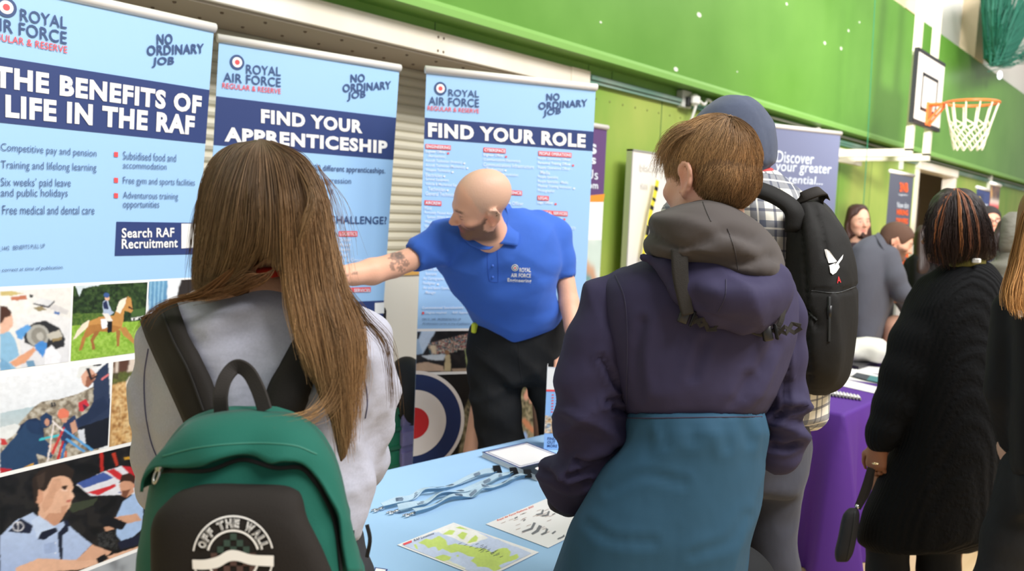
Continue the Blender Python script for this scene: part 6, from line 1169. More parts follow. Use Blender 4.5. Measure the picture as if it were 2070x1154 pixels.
s.loft([(424, 1004, 1058, 3.15, .06), (440, 975, 1095, 3.15, .1), (458, 930, 1118, 3.15, .125), (490, 892, 1132, 3.15, .14), (530, 884, 1134, 3.16, .145), (560, 900, 1124, 3.18, .145), (606, 930, 1126, 3.22, .145), (640, 951, 1136, 3.27, .145), (664, 972, 1128, 3.3, .14), (680, 1002, 1084, 3.31, .13), (688, 1024, 1054, 3.31, .12)], .02, 2.2)
s.chain([(950, 470, 3.12, 34), (905, 484, 3.08, 37), (868, 505, 3.04, 34), (836, 521, 3.0, 29)], .03); s.chain([(1085, 460, 3.18, 34), (1118, 480, 3.21, 34), (1132, 520, 3.22, 29), (1138, 550, 3.22, 25)], .03)
s.cone((822, 526, 2.98), 30, (805, 534, 2.96), 30, .006, op='s'); s.cone((1140, 578, 3.22), 28, (1142, 592, 3.22), 28, .006, op='s')
def pfold(V, N):
    p = cpx(V); o = fold(V, [(150, .09, 3, .008), (60, .07, 3, .005)], 5)
    k = np.exp(-((p[:, 0]-1070)/80)**2-((p[:, 1]-610)/60)**2); o = o+k*fold(V, [(15, .06, 5, .008)], 9); k = np.exp(-((p[:, 0]-905)/50)**2-((p[:, 1]-520)/40)**2); o = o+k*fold(V, [(60, .035, 5, .008)], 10); return o
polo = s.build('polo_shirt', M_POLO, man, disp=pfold); upd()
leaf('collar', [[(1018, 408, 3.1), (1026, 436, 3.06), (1020, 468, 3.0), (1006, 492, 2.985)], [(1030, 414, 3.13), (1046, 446, 3.08), (1049, 478, 3.01), (1046, 497, 2.995)]], M_POLO, polo, .005)
leaf('collar', [[(962, 470, 3.01), (968, 482, 2.99), (984, 494, 2.985), (1000, 497, 2.985)], [(936, 482, 3.01), (950, 495, 2.99), (972, 504, 2.98), (990, 504, 2.98)]], M_POLO, polo, .005)
m = MB(); tube_on(m, [(985, 500), (986, 540), (989, 568)], polo, .0012); tube_on(m, [(1005, 500), (1007, 540), (1007, 570)], polo, .0012); tube_on(m, [(989, 568), (998, 570), (1007, 570)], polo, .0012); m.build('placket_seam', mat('polo_seam', (40, 80, 172), .8), polo)
for y in (537, 560): MB().ball(on_back(996, y, polo, .001)[0], (.005, .005, .005), 8).build('button', mat('blue_button', (70, 112, 206), .3), polo, True)
m = MB(); m2 = MB(); A = np.linspace(0, 2*pi, 20, endpoint=False)
text_on(m, 'ROYAL', (1050, 550), (1073, 550), (1050, 541), polo, .02); text_on(m, 'AIR FORCE', (1033, 560), (1073, 561), (1033, 552), polo, .02); text_on(m, 'Engineering', (1026, 571), (1074, 573), (1026, 562), polo, .02); poly_on(m, [(1041+7*cos(a), 541+7*sin(a)) for a in A], polo, .0008); m.build('white_embroidery', M_WP, polo)
poly_on(m2, [(1041+5.4*cos(a), 541+5.4*sin(a)) for a in A], polo, .0014); m2.build('navy_embroidery', M_NAVY, polo); m2 = MB(); poly_on(m2, [(1041+4*cos(a), 541+4*sin(a)) for a in A], polo, .002); m2.build('white_embroidery', M_WP, polo); m2 = MB(); poly_on(m2, [(1041+1.9*cos(a), 541+1.9*sin(a)) for a in A], polo, .0026); m2.build('red_embroidery', M_RED, polo)
M_TRO = fabric('black_work_trousers', (28, 29, 31), .8, 700, .15, sheen=0, folds=(10, .5, (1, 1, .7), .02))
s = Sdf(.01); s.loft([(640, 985, 1140, 3.32, .12), (664, 956, 1142, 3.34, .14), (705, 947, 1146, 3.35, .145), (744, 953, 1148, 3.35, .14), (775, 953, 1150, 3.35, .12)], .02)
for f_, ch in zip(feetM, ([(1000, 750, 3.34, 48), (1004, 830, 3.34, 47), (1012, 905, 3.34, 42)], [(1108, 750, 3.34, 46), (1128, 830, 3.34, 40), (1140, 905, 3.34, 38)])):
    s.chain(ch, .015); e = ch[-1]; s.cone(pc(*e[:3]), e[3]*e[2]/FPX, w2c(np.array([f_[0], f_[1], .1])), .07, .02, metric=True)
s.cone((1068, 800, 3.2), 12, (1080, 900, 3.2), 26, .01, op='s')
tro_ = s.build('trousers', M_TRO, man, disp=lambda V, N: fold(V, [(25, .1, 4, .01), (-40, .08, 4, .008)], 4)); upd()
m = MB(); tube_on(m, [(1048, 690), (1050, 730), (1056, 775)], tro_, .0015); tube_on(m, [(962, 700), (985, 715), (990, 690)], tro_, .0015); m.build('trouser_seam', mat('black_seam', (22, 22, 24), .8), tro_)
for x, y in ((1005, 1),): pass
fM = -fwd*.3-np.array([0, 1, 0])*.7; shoes(man, feetM, fM[:2], mat('black_shoe'))
m = MB(); q = on_back(961, 663, tro_, .004)[0]; m.box(q-[.012, .01, .02], q+[.012, .01, .02], bev=.004); m.build('yellow_tag', mat('hi_vis_yellow', (226, 232, 60), .6), man)
# ---------------------------------------------------------------- boy in the navy and teal coat
DB = 1.6; bb = at(1380, 800, DB); boy = thing('person', (bb[0], bb[1], 0), 'teenage boy seen from behind in a navy and teal coat with grey hood, brown hair', 'person')
feetB = [bb[:2]+q*side[:2]*.11+np.array([.05, .02]) for q in (-1, 1)]
BC, BR_ = pc(1431, 357, DB), frame((-.56, -.08, .83), (-.02, 1, .06)); BS = .88
s = Sdf(.0056); head(s, BC, BR_, BS); s.chain([(1440, 420, DB-.01, 62), (1440, 500, DB, 66)], .025); s.loft([(520, 1300, 1560, DB, .07), (700, 1290, 1550, DB, .1), (1000, 1280, 1500, DB+.02, .1), (1250, 1250, 1480, DB+.02, .1)], .03)
for ch, e in (([(1235, 610, DB, 38), (1195, 860, DB, 38), (1150, 970, DB+.1, 26), (1165, 985, DB+.2, 20)], -1), ([(1570, 620, DB+.05, 28), (1580, 860, DB+.06, 28), (1552, 890, DB+.18, 20), (1525, 900, DB+.24, 18)], 1)):
    s.chain(ch, .02); a, b = pc(*ch[-2][:3]), pc(*ch[-1][:3]); hand(s, b, (-e*.6, 0, .8), (0, 1, 0), (e, 0, 0), .16)
for x, y in feetB:
    h_ = w2c(np.array([x, y, .8])); s.cone(h_, .08, w2c(np.array([x, y, .45])), .055, .05, metric=True).cone(w2c(np.array([x, y, .45])), .055, w2c(np.array([x, y, .08])), .045, .03, metric=True)
bbody = s.build('body', M_SKIN, boy, lambda V: face_cols(V, BC, BR_, BS, (236, 184, 160)))
M_CNAVY = fabric('navy_coat_cloth', (55, 51, 79), .8, 1000, .1, sheen=0, folds=(7, .5, (1, 1, .8), .02)); M_CTEAL = fabric('teal_coat_cloth', (42, 78, 102), .8, 1000, .1, sheen=0, folds=(7, .5, (1, 1, .6), .02)); M_FLEECE = fabric('charcoal_hood_fleece', (74, 68, 66), .85, 900, .1, folds=(8, .2, (1, 1, 1), .02))
s = Sdf(.0075); s.loft([(512, 1340, 1555, DB, .07), (530, 1290, 1580, DB, .1), (552, 1238, 1598, DB, .12), (590, 1215, 1608, DB, .135), (650, 1222, 1606, DB, .145), (720, 1236, 1588, DB, .148), (780, 1250, 1566, DB, .15), (820, 1260, 1552, DB, .15), (838, 1264, 1546, DB, .15)], .02, 2.4)
def crease(p, L, w, a):
    o = np.zeros(len(p))
    for pts in L:
        c = curve([(x, y, 0) for x, y in pts], 16)[:, :2]; d = np.min(np.hypot(p[:, None, 0]-c[None, :, 0], p[:, None, 1]-c[None, :, 1]), 1); o = o+a*np.exp(-(d/w)**2)-a*.6*np.exp(-((d-w*1.8)/w)**2)
    return o
def cfold(V, N): 
    p = cpx(V); k = np.clip((p[:, 1]-560)/60, 0, 1); o = fold(V, [(85, .12, 4, .007), (70, .07, 4, .005)], 21)*k*np.clip((836-p[:, 1])/40, 0, 1)+crease(p, [[(1500, 800), (1530, 740), (1560, 690)], [(1480, 815), (1505, 760)], [(1300, 650), (1290, 720), (1300, 800)], [(1420, 690), (1400, 760)]], 10, -.004)*np.clip((836-p[:, 1])/40, 0, 1)
    kr = np.exp(-((p[:, 0]-1520)/50)**2-((p[:, 1]-740)/90)**2); return o+kr*fold(V, [(55, .06, 6, .012)], 25)
coat = s.build('coat', M_CNAVY, boy, disp=cfold)
s = Sdf(.0075); s.loft([(834, 1264, 1548, DB, .153), (842, 1263, 1547, DB, .155), (880, 1256, 1544, DB, .158), (946, 1210, 1538, DB, .165), (1008, 1174, 1532, DB, .17), (1064, 1143, 1527, DB, .175), (1126, 1125, 1521, DB, .18), (1200, 1112, 1514, DB, .18), (1300, 1105, 1505, DB, .18), (1340, 1108, 1500, DB, .175)], .006, 2.5)
def tfold(V, N): p = cpx(V); ft = np.clip((p[:, 1]-838)/35, 0, 1); k = ft*np.exp(-((p[:, 1]-870)/50)**2); return ft*fold(V, [(80, .13, 4, .007), (20, .16, 4, .006)], 31)+ft*crease(p, [[(1230, 990), (1300, 960), (1380, 975)], [(1500, 1040), (1470, 1090), (1400, 1120)], [(1190, 1060), (1240, 1090), (1320, 1095)], [(1340, 845), (1345, 900)], [(1400, 845), (1398, 890)], [(1455, 845), (1462, 900)], [(1500, 845), (1512, 890)]], 11, -.0018)+k*fold(V, [(88, .035, 5, .007)], 33)
lowp = s.build('lower_panel', M_CTEAL, coat, disp=tfold, label='teal lower panel of the coat')
def slfold(V, N): p = cpx(V); k = np.clip((p[:, 1]-760)/80, 0, 1); return crease(p, [[(1270, 812), (1248, 806), (1225, 812)], [(1266, 832), (1240, 824)], [(1252, 900), (1225, 928), (1195, 942), (1160, 940)], [(1240, 925), (1210, 950), (1150, 962)], [(1112, 955), (1150, 985), (1190, 975)], [(1215, 720), (1240, 770), (1262, 800)], [(1560, 900), (1590, 905), (1612, 895)], [(1565, 850), (1585, 830), (1612, 822)], [(1582, 640), (1588, 740), (1586, 820)]], 6, -.010)-.011*k+fold(V, [(110, .09, 3, .007)], 41)+k*fold(V, [(-25, .05, 4, .015), (40, .06, 4, .009)], 44)
s = Sdf(.0075); s.chain([(1262, 575, DB, 34), (1238, 612, DB-.005, 56), (1214, 690, DB-.01, 64), (1196, 776, DB-.01, 67), (1192, 835, DB-.01, 66), (1192, 878, DB, 60), (1176, 932, DB+.02, 54), (1156, 972, DB+.06, 45), (1142, 1004, DB+.1, 33)], .03); sl1 = s.build('sleeve', M_CNAVY, coat, disp=slfold)
s = Sdf(.0075); s.chain([(1564, 590, DB+.03, 36), (1574, 640, DB+.04, 42), (1578, 720, DB+.05, 41), (1578, 800, DB+.06, 41), (1576, 870, DB+.07, 40), (1573, 902, DB+.08, 36), (1560, 915, DB+.13, 30)], .03); sl2 = s.build('sleeve', M_CNAVY, coat, disp=slfold)
s = Sdf(.007); s.chain([(1130, 1012, DB+.1, 25), (1150, 1024, DB+.13, 22)], .02); s.build('cuff', fabric('dark_cuff', (46, 43, 58), .8), coat)
# hood: fleece roll above, coat-cloth pouch below
s = Sdf(.0068)
s.loft([(404, 1408, 1446, 1.575, .05), (414, 1372, 1478, 1.572, .10), (428, 1340, 1503, 1.57, .125), (453, 1309, 1540, 1.565, .14), (492, 1299, 1574, 1.555, .145), (512, 1304, 1583, 1.55, .14), (526, 1330, 1587, 1.548, .13), (540, 1400, 1588, 1.54, .12), (556, 1450, 1587, 1.53, .10), (570, 1520, 1576, 1.525, .07)], .02, 2.2)
s.ell((1418, 395, 1.64), (.085, .05, .075), k=.03, op='s')
def hfold(V, N):
    p = cpx(V); o = fold(V, [(-20, .12, 3, .004)], 51)
    for pts, w, a in (([(1310, 470), (1380, 500), (1470, 470), (1530, 480)], 14, -.012), ([(1330, 445), (1400, 455), (1460, 480), (1560, 540)], 16, .008), ([(1400, 520), (1480, 535), (1560, 520)], 12, -.008)):
        c = curve([(x, y, 0) for x, y in pts], 20)[:, :2]; d = np.min(np.hypot(p[:, None, 0]-c[None, :, 0], p[:, None, 1]-c[None, :, 1]), 1); o = o+a*np.exp(-(d/w)**2)
    return o
hood = s.build('hood', M_FLEECE, coat, disp=hfold, label='charcoal fleece hood folded down')
s = Sdf(.0068); s.loft([(508, 1345, 1500, 1.545, .06), (530, 1352, 1540, 1.53, .075), (560, 1366, 1584, 1.52, .1), (590, 1386, 1585, 1.505, .12), (615, 1408, 1577, 1.505, .11), (640, 1440, 1562, 1.51, .09), (656, 1490, 1546, 1.515, .06)], .02, 2.2); s.chain([(1300, 520, 1.5, 10), (1350, 540, 1.475, 12), (1390, 590, 1.45, 12), (1440, 640, 1.44, 12), (1500, 656, 1.44, 12)], .02)
hp = s.build('hood_pouch', M_CNAVY, coat, disp=lambda V, N: fold(V, [(25, .07, 3, .012), (-60, .06, 3, .008)], 61)); upd()
m = MB(); tube_on(m, [(1421, 408), (1427, 425), (1437, 448)], hood, .0011); tube_on(m, [(1470, 462), (1485, 505), (1492, 545)], hood, .0011); m.build('hood_seam', mat('hood_seam_thread', (62, 57, 56), .8), hood)
m = MB(); tube_on(m, [(1468, 565), (1466, 600), (1452, 630)], hp, .001); m.build('pouch_seam', mat('coat_seam_thread', (48, 45, 70), .8), hp)
m = MB(); tube_on(m, [(1244, 556), (1262, 600), (1268, 660), (1268, 740), (1267, 820)], coat, .0012); m.build('armhole_seam', mat('coat_seam_thread'), coat); m = MB(); tube_on(m, [(1268, 845), (1330, 845), (1400, 844), (1480, 843), (1540, 842)], lowp, .0012); m.build('yoke_seam', mat('coat_seam_thread'), lowp)
M_WEB = fabric('charcoal_webbing', (46, 43, 40), .7, 500, .3); M_BUC = mat('black_plastic')
a = strap_over('hood_strap', [(1358, 516), (1358, 560), (1366, 600), (1378, 640)], [(1389, 518), (1388, 560), (1392, 600), (1400, 634)], coat, .012, .008); adopt_ = a; a.parent = coat; a.matrix_parent_inverse = Matrix.Identity(4); a.data.materials[0] = M_WEB
# strap lies over the pouch edge: keep it in front
for v in a.data.vertices:
    p_ = proj(np.array(v.co)); 
    if p_[2] > 1.425: v.co = Vector(at(p_[0], p_[1], 1.425+(p_[2]-1.425)*.12))
def buckle(px, py, rot, dep, par):
    c = at(px, py, dep); n = -CM[2]; X = np.array(CM[0])*cos(rot)+np.array(CM[1])*sin(rot); Y = np.cross(n, X); M4 = np.eye(4); M4[:3, 0] = X; M4[:3, 1] = Y; M4[:3, 2] = n; M4[:3, 3] = c
    m = MB(); m.box((-.017, -.013, -.004), (.0, .013, .006), M4, bev=.002).box((.004, -.014, -.002), (.009, .014, .008), M4, bev=.002); m.build('buckle', M_BUC, par, True)
    m = MB(); 
    for sg in (-1, 1): m.ribbon([c+X*.008+Y*.006*sg, c+X*.022-Y*.006*sg+n*.006, c+X*.038+Y*.008*sg, c+X*.05+Y*.002*sg+n*.004], n, .008, .002)
    m.build('strap_tail', M_WEB, par)
buckle(1392, 642, -.35, 1.43, coat); buckle(1560, 672, .2, 1.455, coat)
m = MB().ribbon(curve([at(1582, 560, 1.5), at(1584, 610, 1.47), at(1578, 650, 1.46), at(1562, 672, 1.46)], 14), -CM[2]+CM[0]*.5, .012, .002).ribbon(curve([at(1515, 660, 1.45), at(1535, 668, 1.455), at(1556, 672, 1.455)], 8), -CM[2], .02, .002); m.build('hood_strap', M_WEB, coat)
s = Sdf(.011)
for x, y in feetB:
    s.cone(w2c(np.array([x, y, .86])), .1, w2c(np.array([x, y, .45])), .08, .05, metric=True).cone(w2c(np.array([x, y, .45])), .08, w2c(np.array([x, y, .09])), .065, .03, metric=True)
s.build('trousers', M_TRO, boy); shoes(boy, feetB, (-.2, 1), mat('black_shoe'))
# short hair growing from the crown whorl
def scalp_hair(C, R, sc, n, whorl, length, keep, root, tip, rad=.0006, m=12, lift=.10, az=.16, seed=1, var=.3, ellr=(.079, .103, .091), fall=0., push=None):
    r = np.random.default_rng(seed); q = r.normal(size=(n*3, 3)); q /= np.linalg.norm(q, axis=1)[:, None]; er = np.array(ellr)*sc; cen = np.array([0, -.014, .03])*sc
    L = q*er/sc+cen/sc; k = keep(L) & True; q = q[k][:n]; L = L[k][:n]; n = len(q); w = np.array(whorl, float); w /= np.linalg.norm(w)
    d = q*(q@w)[:, None]-w; d = -( w-q*(q@w)[:, None]); d /= np.linalg.norm(d, axis=1)[:, None]+1e-6
    e = np.cross(q, d); a = r.normal(0, az, n)+.25*vnoise(L[:, 0]*45, L[:, 1]*45, L[:, 2]*45, seed); d = d*np.cos(a)[:, None]+e*np.sin(a)[:, None]
    ln = length(L)*r.uniform(.65, 1.15, n); th = ln/(.09*sc); t = np.linspace(0, 1, m); ang = th[:, None]*t[None]
    lf = (lift*r.uniform(.3, 1.3, n)+.06*vnoise(L[:, 0]*60, L[:, 1]*60, L[:, 2]*60, seed+3))[:, None]*np.sqrt(t)[None]*np.minimum(1, ln/.03)[:, None]
    P = (q[:, None]*np.cos(ang)[..., None]+d[:, None]*np.sin(ang)[..., None])*(1+lf)[..., None]*er+cen
    P[..., 2] -= fall*(t**2)[None]*ln[:, None]
    if push:
        for c_, r_ in push:
            D_ = (P/sc-np.array(c_))/np.array(r_); kk = np.sqrt((D_**2).sum(-1, keepdims=True)); lim = 1.03+lf[..., None]*.6; P = np.where(kk < lim, (np.array(c_)+D_*(lim/np.maximum(kk, .05))*np.array(r_))*sc, P)
    Q = C+P@R; T = np.gradient(Q, axis=1); T /= np.linalg.norm(T, axis=-1, keepdims=True)+1e-9; A = np.cross(T, np.array([.2, .3, 1.])); A /= np.linalg.norm(A, axis=-1, keepdims=True)+1e-9; B = np.cross(T, A)
    rr = (rad*(1-.7*t**2))[None, :, None]*r.uniform(.6, 1.4, (n, 1, 1)); V = np.stack([Q+rr*(cos(z)*A+sin(z)*B) for z in (0., 2.094, 4.189)], 2).reshape(-1, 3)
    base = (np.arange(n)[:, None]*m+np.arange(m-1)[None])*3; F = np.vstack([np.stack([base+z, base+(z+1) % 3, base+3+(z+1) % 3, base+3+z], -1).reshape(-1, 4) for z in range(3)])
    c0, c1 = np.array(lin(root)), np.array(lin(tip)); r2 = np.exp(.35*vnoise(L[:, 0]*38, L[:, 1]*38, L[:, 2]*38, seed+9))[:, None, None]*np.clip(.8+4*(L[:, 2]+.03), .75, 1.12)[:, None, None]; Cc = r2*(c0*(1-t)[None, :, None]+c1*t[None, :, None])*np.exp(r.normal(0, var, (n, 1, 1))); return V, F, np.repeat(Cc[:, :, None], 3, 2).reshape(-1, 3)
def bkeep(L):   # hairline
    x, y, z = np.abs(L[:, 0]), L[:, 1], L[:, 2]
    front = (y > .045) & (z < .062); temple = (y > .018) & (z < .03); ear = (y > -.035) & (y < .03) & (z < .012); nape = (z < -.062) & (y < 0)
    return ~(front | temple | ear | nape)
def blen(L):
    z = L[:, 2]; y = L[:, 1]; top = np.clip((z-.035)/.05, 0, 1); return .03+.036*top+.016*np.clip(y/.06, 0, 1)*top
s = Sdf(.007); s.ell(BC+(np.array([0, -.016, .034])*BS)@BR_, np.array([.081, .104, .092])*BS, BR_, px=False); s.ell(BC+(np.array([0, -.046, -.012])*BS)@BR_, np.array([.073, .07, .07])*BS, BR_, px=False, k=.03)
s.ell(BC+(np.array([0, .09, -.035])*BS)@BR_, np.array([.1, .07, .085])*BS, BR_, px=False, k=.01, op='s')
for q in (-1, 1): s.ell(BC+(np.array([q*.085, .0, -.02])*BS)@BR_, np.array([.03, .036, .04])*BS, BR_, px=False, k=.01, op='s')
bh = s.build('hair', M_HAIR, boy, lambda V: np.tile(np.array(lin((104, 78, 54))), (len(V), 1)))
PU = (((0, -.016, .034), (.081, .104, .092)), ((0, -.046, -.012), (.073, .07, .07)))
hair_obj('hair_strands', [scalp_hair(BC, BR_, BS, 19000, (.1, -.52, .8), blen, bkeep, (112, 86, 60), (186, 148, 106), .00042, 9, .085, .3, 3, .34, fall=.05, push=PU),
    scalp_hair(BC, BR_, BS, 700, (.1, -.4, .9), lambda L: .085+0*L[:, 0], lambda L: (L[:, 1] > .0) & (L[:, 2] > .075), (120, 92, 64), (190, 150, 108), .00045, 14, .095, .3, 6, .3, fall=.2, push=PU),
    scalp_hair(BC, BR_, BS, 3500, (.1, -.52, .8), lambda L: .045+0*L[:, 0], lambda L: (L[:, 1] < .0) & (L[:, 2] > -.005) & (L[:, 2] < .05), (104, 80, 56), (160, 124, 88), .00042, 9, .09, .3, 13, .34, fall=.05, push=PU),
    strands([[(1455, 253, DB-.05), (1386, 269, DB-.05), (1351, 307, DB-.02), (1345, 349, DB+.0)], [(1450, 251, DB-.01), (1380, 263, DB+.0), (1341, 299, DB+.03), (1332, 353, DB+.05)], [(1455, 251, DB+.03), (1391, 259, DB+.06), (1347, 291, DB+.09), (1330, 341, DB+.1)], [(1470, 251, DB+.06), (1410, 259, DB+.1), (1364, 287, DB+.12), (1342, 331, DB+.12)]], 1000, 14, (9, 9, .014), .00045, (112, 86, 60), (172, 136, 98), .34, seed=77, frizz=5, trim=.4)], M_HAIR, bh)
# ---------------------------------------------------------------- plain helper for legs down to the floor
def legs(s, feet, hz=.88, d0=.09, d1=.07, d2=.055, k=.03):
    for x, y in feet: s.cone(w2c(np.array([x, y, hz])), d0, w2c(np.array([x, y, hz*.52])), d1, k, metric=True).cone(w2c(np.array([x, y, hz*.52])), d1, w2c(np.array([x, y, .09])), d2, k, metric=True)
def cap_hair(C, R, sc, cut_front=.075, low=-.05, grow=1.06):
    s = Sdf(.009); s.ell(C+(np.array([0, -.014, .032])*sc)@R, np.array([.08, .103, .091])*sc*grow/1.0, R, px=False); s.ell(C+(np.array([0, -.05, -.02])*sc)@R, np.array([.07, .06, .06])*sc, R, px=False, k=.03)
    s.ell(C+(np.array([0, .1, -.03])*sc)@R, np.array([.11, cut_front, .095])*sc, R, px=False, k=.01, op='s')
    for q in (-1, 1): s.ell(C+(np.array([q*.09, .0, -.03])*sc)@R, np.array([.035, .035, .042])*sc, R, px=False, k=.01, op='s')
    return s
# ---------------------------------------------------------------- person with the blue hood and plaid shirt
DH = 2.08; hb = at(1500, 700, DH); hp_ = thing('person', (hb[0], hb[1], 0), 'person with a blue grey hood up and checked flannel shirt standing behind the boy', 'person')
feetH = [hb[:2]+q*side[:2]*.11 for q in (-1, 1)]
s = Sdf(.011); HCc, HRr = pc(1470, 310, DH), frame((-.5, -.05, .85)); head(s, HCc, HRr, 1.); s.chain([(1480, 340, DH, 55), (1490, 430, DH, 60)], .03).loft([(430, 1410, 1590, DH, .08), (600, 1400, 1620, DH, .1), (850, 1430, 1590, DH, .08)], .03)
for ch in ([(1400, 470, DH, 36), (1370, 640, DH, 32), (1390, 760, DH+.15, 24), (1410, 800, DH+.2, 20)], [(1600, 470, DH+.02, 36), (1630, 640, DH, 32), (1600, 760, DH+.15, 24), (1590, 800, DH+.2, 20)]):
    s.chain(ch, .02); a, b = pc(*ch[-2][:3]), pc(*ch[-1][:3]); hand(s, b, b-a, (0, 1, 0), (1, 0, 0), .18)
s.cone(pc(1490, 880, DH), .04, w2c(np.array([*hb[:2], .12])), .04, .03, metric=True); s.build('body', M_SKIN, hp_, lambda V: face_cols(V, HCc, HRr, 1., (222, 172, 148)))
M_HOODB = fabric('blue_grey_jersey', (74, 82, 102), .9, 800, .15, folds=(10, .2, (1, 1, 1), .02), vary=(120, .06))
s = Sdf(.009); s.loft([(193, 1472, 1515, DH, .05), (202, 1450, 1532, DH, .09), (214, 1428, 1546, DH, .115), (244, 1398, 1561, DH, .13), (295, 1380, 1573, DH, .14), (325, 1380, 1570, DH, .135), (345, 1392, 1548, DH, .12), (372, 1400, 1540, DH, .11), (400, 1395, 1545, DH, .10)], .02, 2.2)
s.ell(HCc+np.array([0, .14, -.01])@HRr, (.062, .08, .09), HRr, k=.02, op='s', px=False)
def hoodf(V, N):
    p = cpx(V); o = fold(V, [(60, .08, 3, .004)], 71); c = curve([(1500, 196, 0), (1532, 230, 0), (1550, 280, 0), (1556, 330, 0)], 24)[:, :2]; d = np.min(np.hypot(p[:, None, 0]-c[None, :, 0], p[:, None, 1]-c[None, :, 1]), 1); return o-.0015*np.exp(-(d/5)**2)
hd2 = s.build('hood', M_HOODB, hp_, disp=hoodf)
s = Sdf(.009); s.loft([(338, 1450, 1562, DH, .07), (352, 1442, 1568, DH, .075), (364, 1450, 1560, DH, .07)], .01); s.build('red_lanyard', mat('red_strap', (206, 50, 54), .7), hp_, label='red strap round the neck')
M_PLAID = mat('checked_flannel', (232, 228, 214), .9, sheen=.2)
nt = M_PLAID.node_tree; L_ = nt.links.new; tcn = nt.nodes.new('ShaderNodeTexCoord'); 
def stripes(vec, period, lo, hi):
    d = nt.nodes.new('ShaderNodeVectorMath'); d.operation = 'DOT_PRODUCT'; d.inputs[1].default_value = vec; L_(tcn.outputs['Object'], d.inputs[0])
    f = nt.nodes.new('ShaderNodeMath'); f.operation = 'DIVIDE'; f.inputs[1].default_value = period; L_(d.outputs['Value'], f.inputs[0]); g_ = nt.nodes.new('ShaderNodeMath'); g_.operation = 'FRACT'; L_(f.outputs[0], g_.inputs[0])
    r = nt.nodes.new('ShaderNodeValToRGB'); r.color_ramp.interpolation = 'CONSTANT'; e = r.color_ramp.elements; e[0].position = 0; e[0].color = (0, 0, 0, 1); e[1].position = lo; e[1].color = (1, 1, 1, 1); x = e.new(hi); x.color = (0, 0, 0, 1); L_(g_.outputs[0], r.inputs[0]); return r.outputs[0]
hv, vv = (float(side[0]), float(side[1]), .03), (.02, .02, 1.)
prev = None; 
for (vec, per, lo, hi, col, al) in ((hv, .115, .1, .42, (58, 70, 98), .74), (vv, .115, .1, .42, (58, 70, 98), .74), (hv, .115, .60, .66, (60, 66, 90), .75), (vv, .115, .60, .66, (60, 66, 90), .75), (hv, .115, .80, .84, (60, 66, 90), .7), (vv, .115, .80, .84, (60, 66, 90), .7), (hv, .115, .24, .28, (236, 232, 220), .7), (vv, .115, .24, .28, (236, 232, 220), .7)):
    st_ = stripes(vec, per, lo, hi); mm = nt.nodes.new('ShaderNodeMix'); mm.data_type = 'RGBA'; mu = nt.nodes.new('ShaderNodeMath'); mu.operation = 'MULTIPLY'; mu.inputs[1].default_value = al; L_(st_, mu.inputs[0]); L_(mu.outputs[0], mm.inputs[0])
    if prev is None: mm.inputs[6].default_value = (*lin((232, 228, 214)), 1)
    else: L_(prev, mm.inputs[6])
    mm.inputs[7].default_value = (*lin(col), 1); prev = mm.outputs[2]
L_(prev, nt.nodes['Principled BSDF'].inputs['Base Color'])
s = Sdf(.01); s.loft([(346, 1450, 1570, DH, .08), (366, 1415, 1592, DH, .1), (395, 1375, 1628, DH, .13), (440, 1350, 1655, DH, .15), (560, 1350, 1668, DH, .16), (700, 1370, 1668, DH, .165), (800, 1385, 1670, DH, .17), (845, 1390, 1668, DH, .17), (862, 1400, 1650, DH, .16)], .02, 2.3)
s.chain([(1385, 450, DH, 44), (1350, 640, DH, 40), (1380, 770, DH+.15, 32)], .03).chain([(1615, 450, DH+.03, 44), (1640, 640, DH+.02, 38), (1600, 770, DH+.17, 30)], .03)
shirt = s.build('checked_shirt', M_PLAID, hp_, disp=lambda V, N: fold(V, [(60, .1, 3, .007), (100, .09, 3, .005)], 75)); upd()
leaf('shirt_collar', [[(1528, 356, 1.98), (1550, 352, 1.99), (1572, 356, 2.03)], [(1520, 386, 1.95), (1556, 384, 1.96), (1596, 388, 2.0)]], M_PLAID, hp_, .006)
M_SLATE = fabric('slate_grey_trousers', (64, 66, 77), .85, 700, .15, folds=(9, .35, (1, 1, .6), .02))
s = Sdf(.011); s.loft([(830, 1400, 1640, DH, .13), (869, 1400, 1641, DH, .135), (941, 1405, 1634, DH, .13), (1000, 1410, 1618, DH, .12)], .03)
for f_, ch in zip(feetH, ([(1450, 950, DH, 62), (1450, 1150, DH, 52)], [(1568, 950, DH, 56), (1562, 1000, DH, 50), (1566, 1154, DH, 47)])):
    s.chain(ch, .02); e = ch[-1]; s.cone(pc(*e[:3]), e[3]*e[2]/FPX, w2c(np.array([f_[0], f_[1], .09])), .065, .02, metric=True)
s.build('trousers', M_SLATE, hp_, disp=lambda V, N: fold(V, [(20, .07, 4, .008), (-30, .08, 4, .006)], 77)); shoes(hp_, feetH, fwd[:2], mat('black_shoe'))
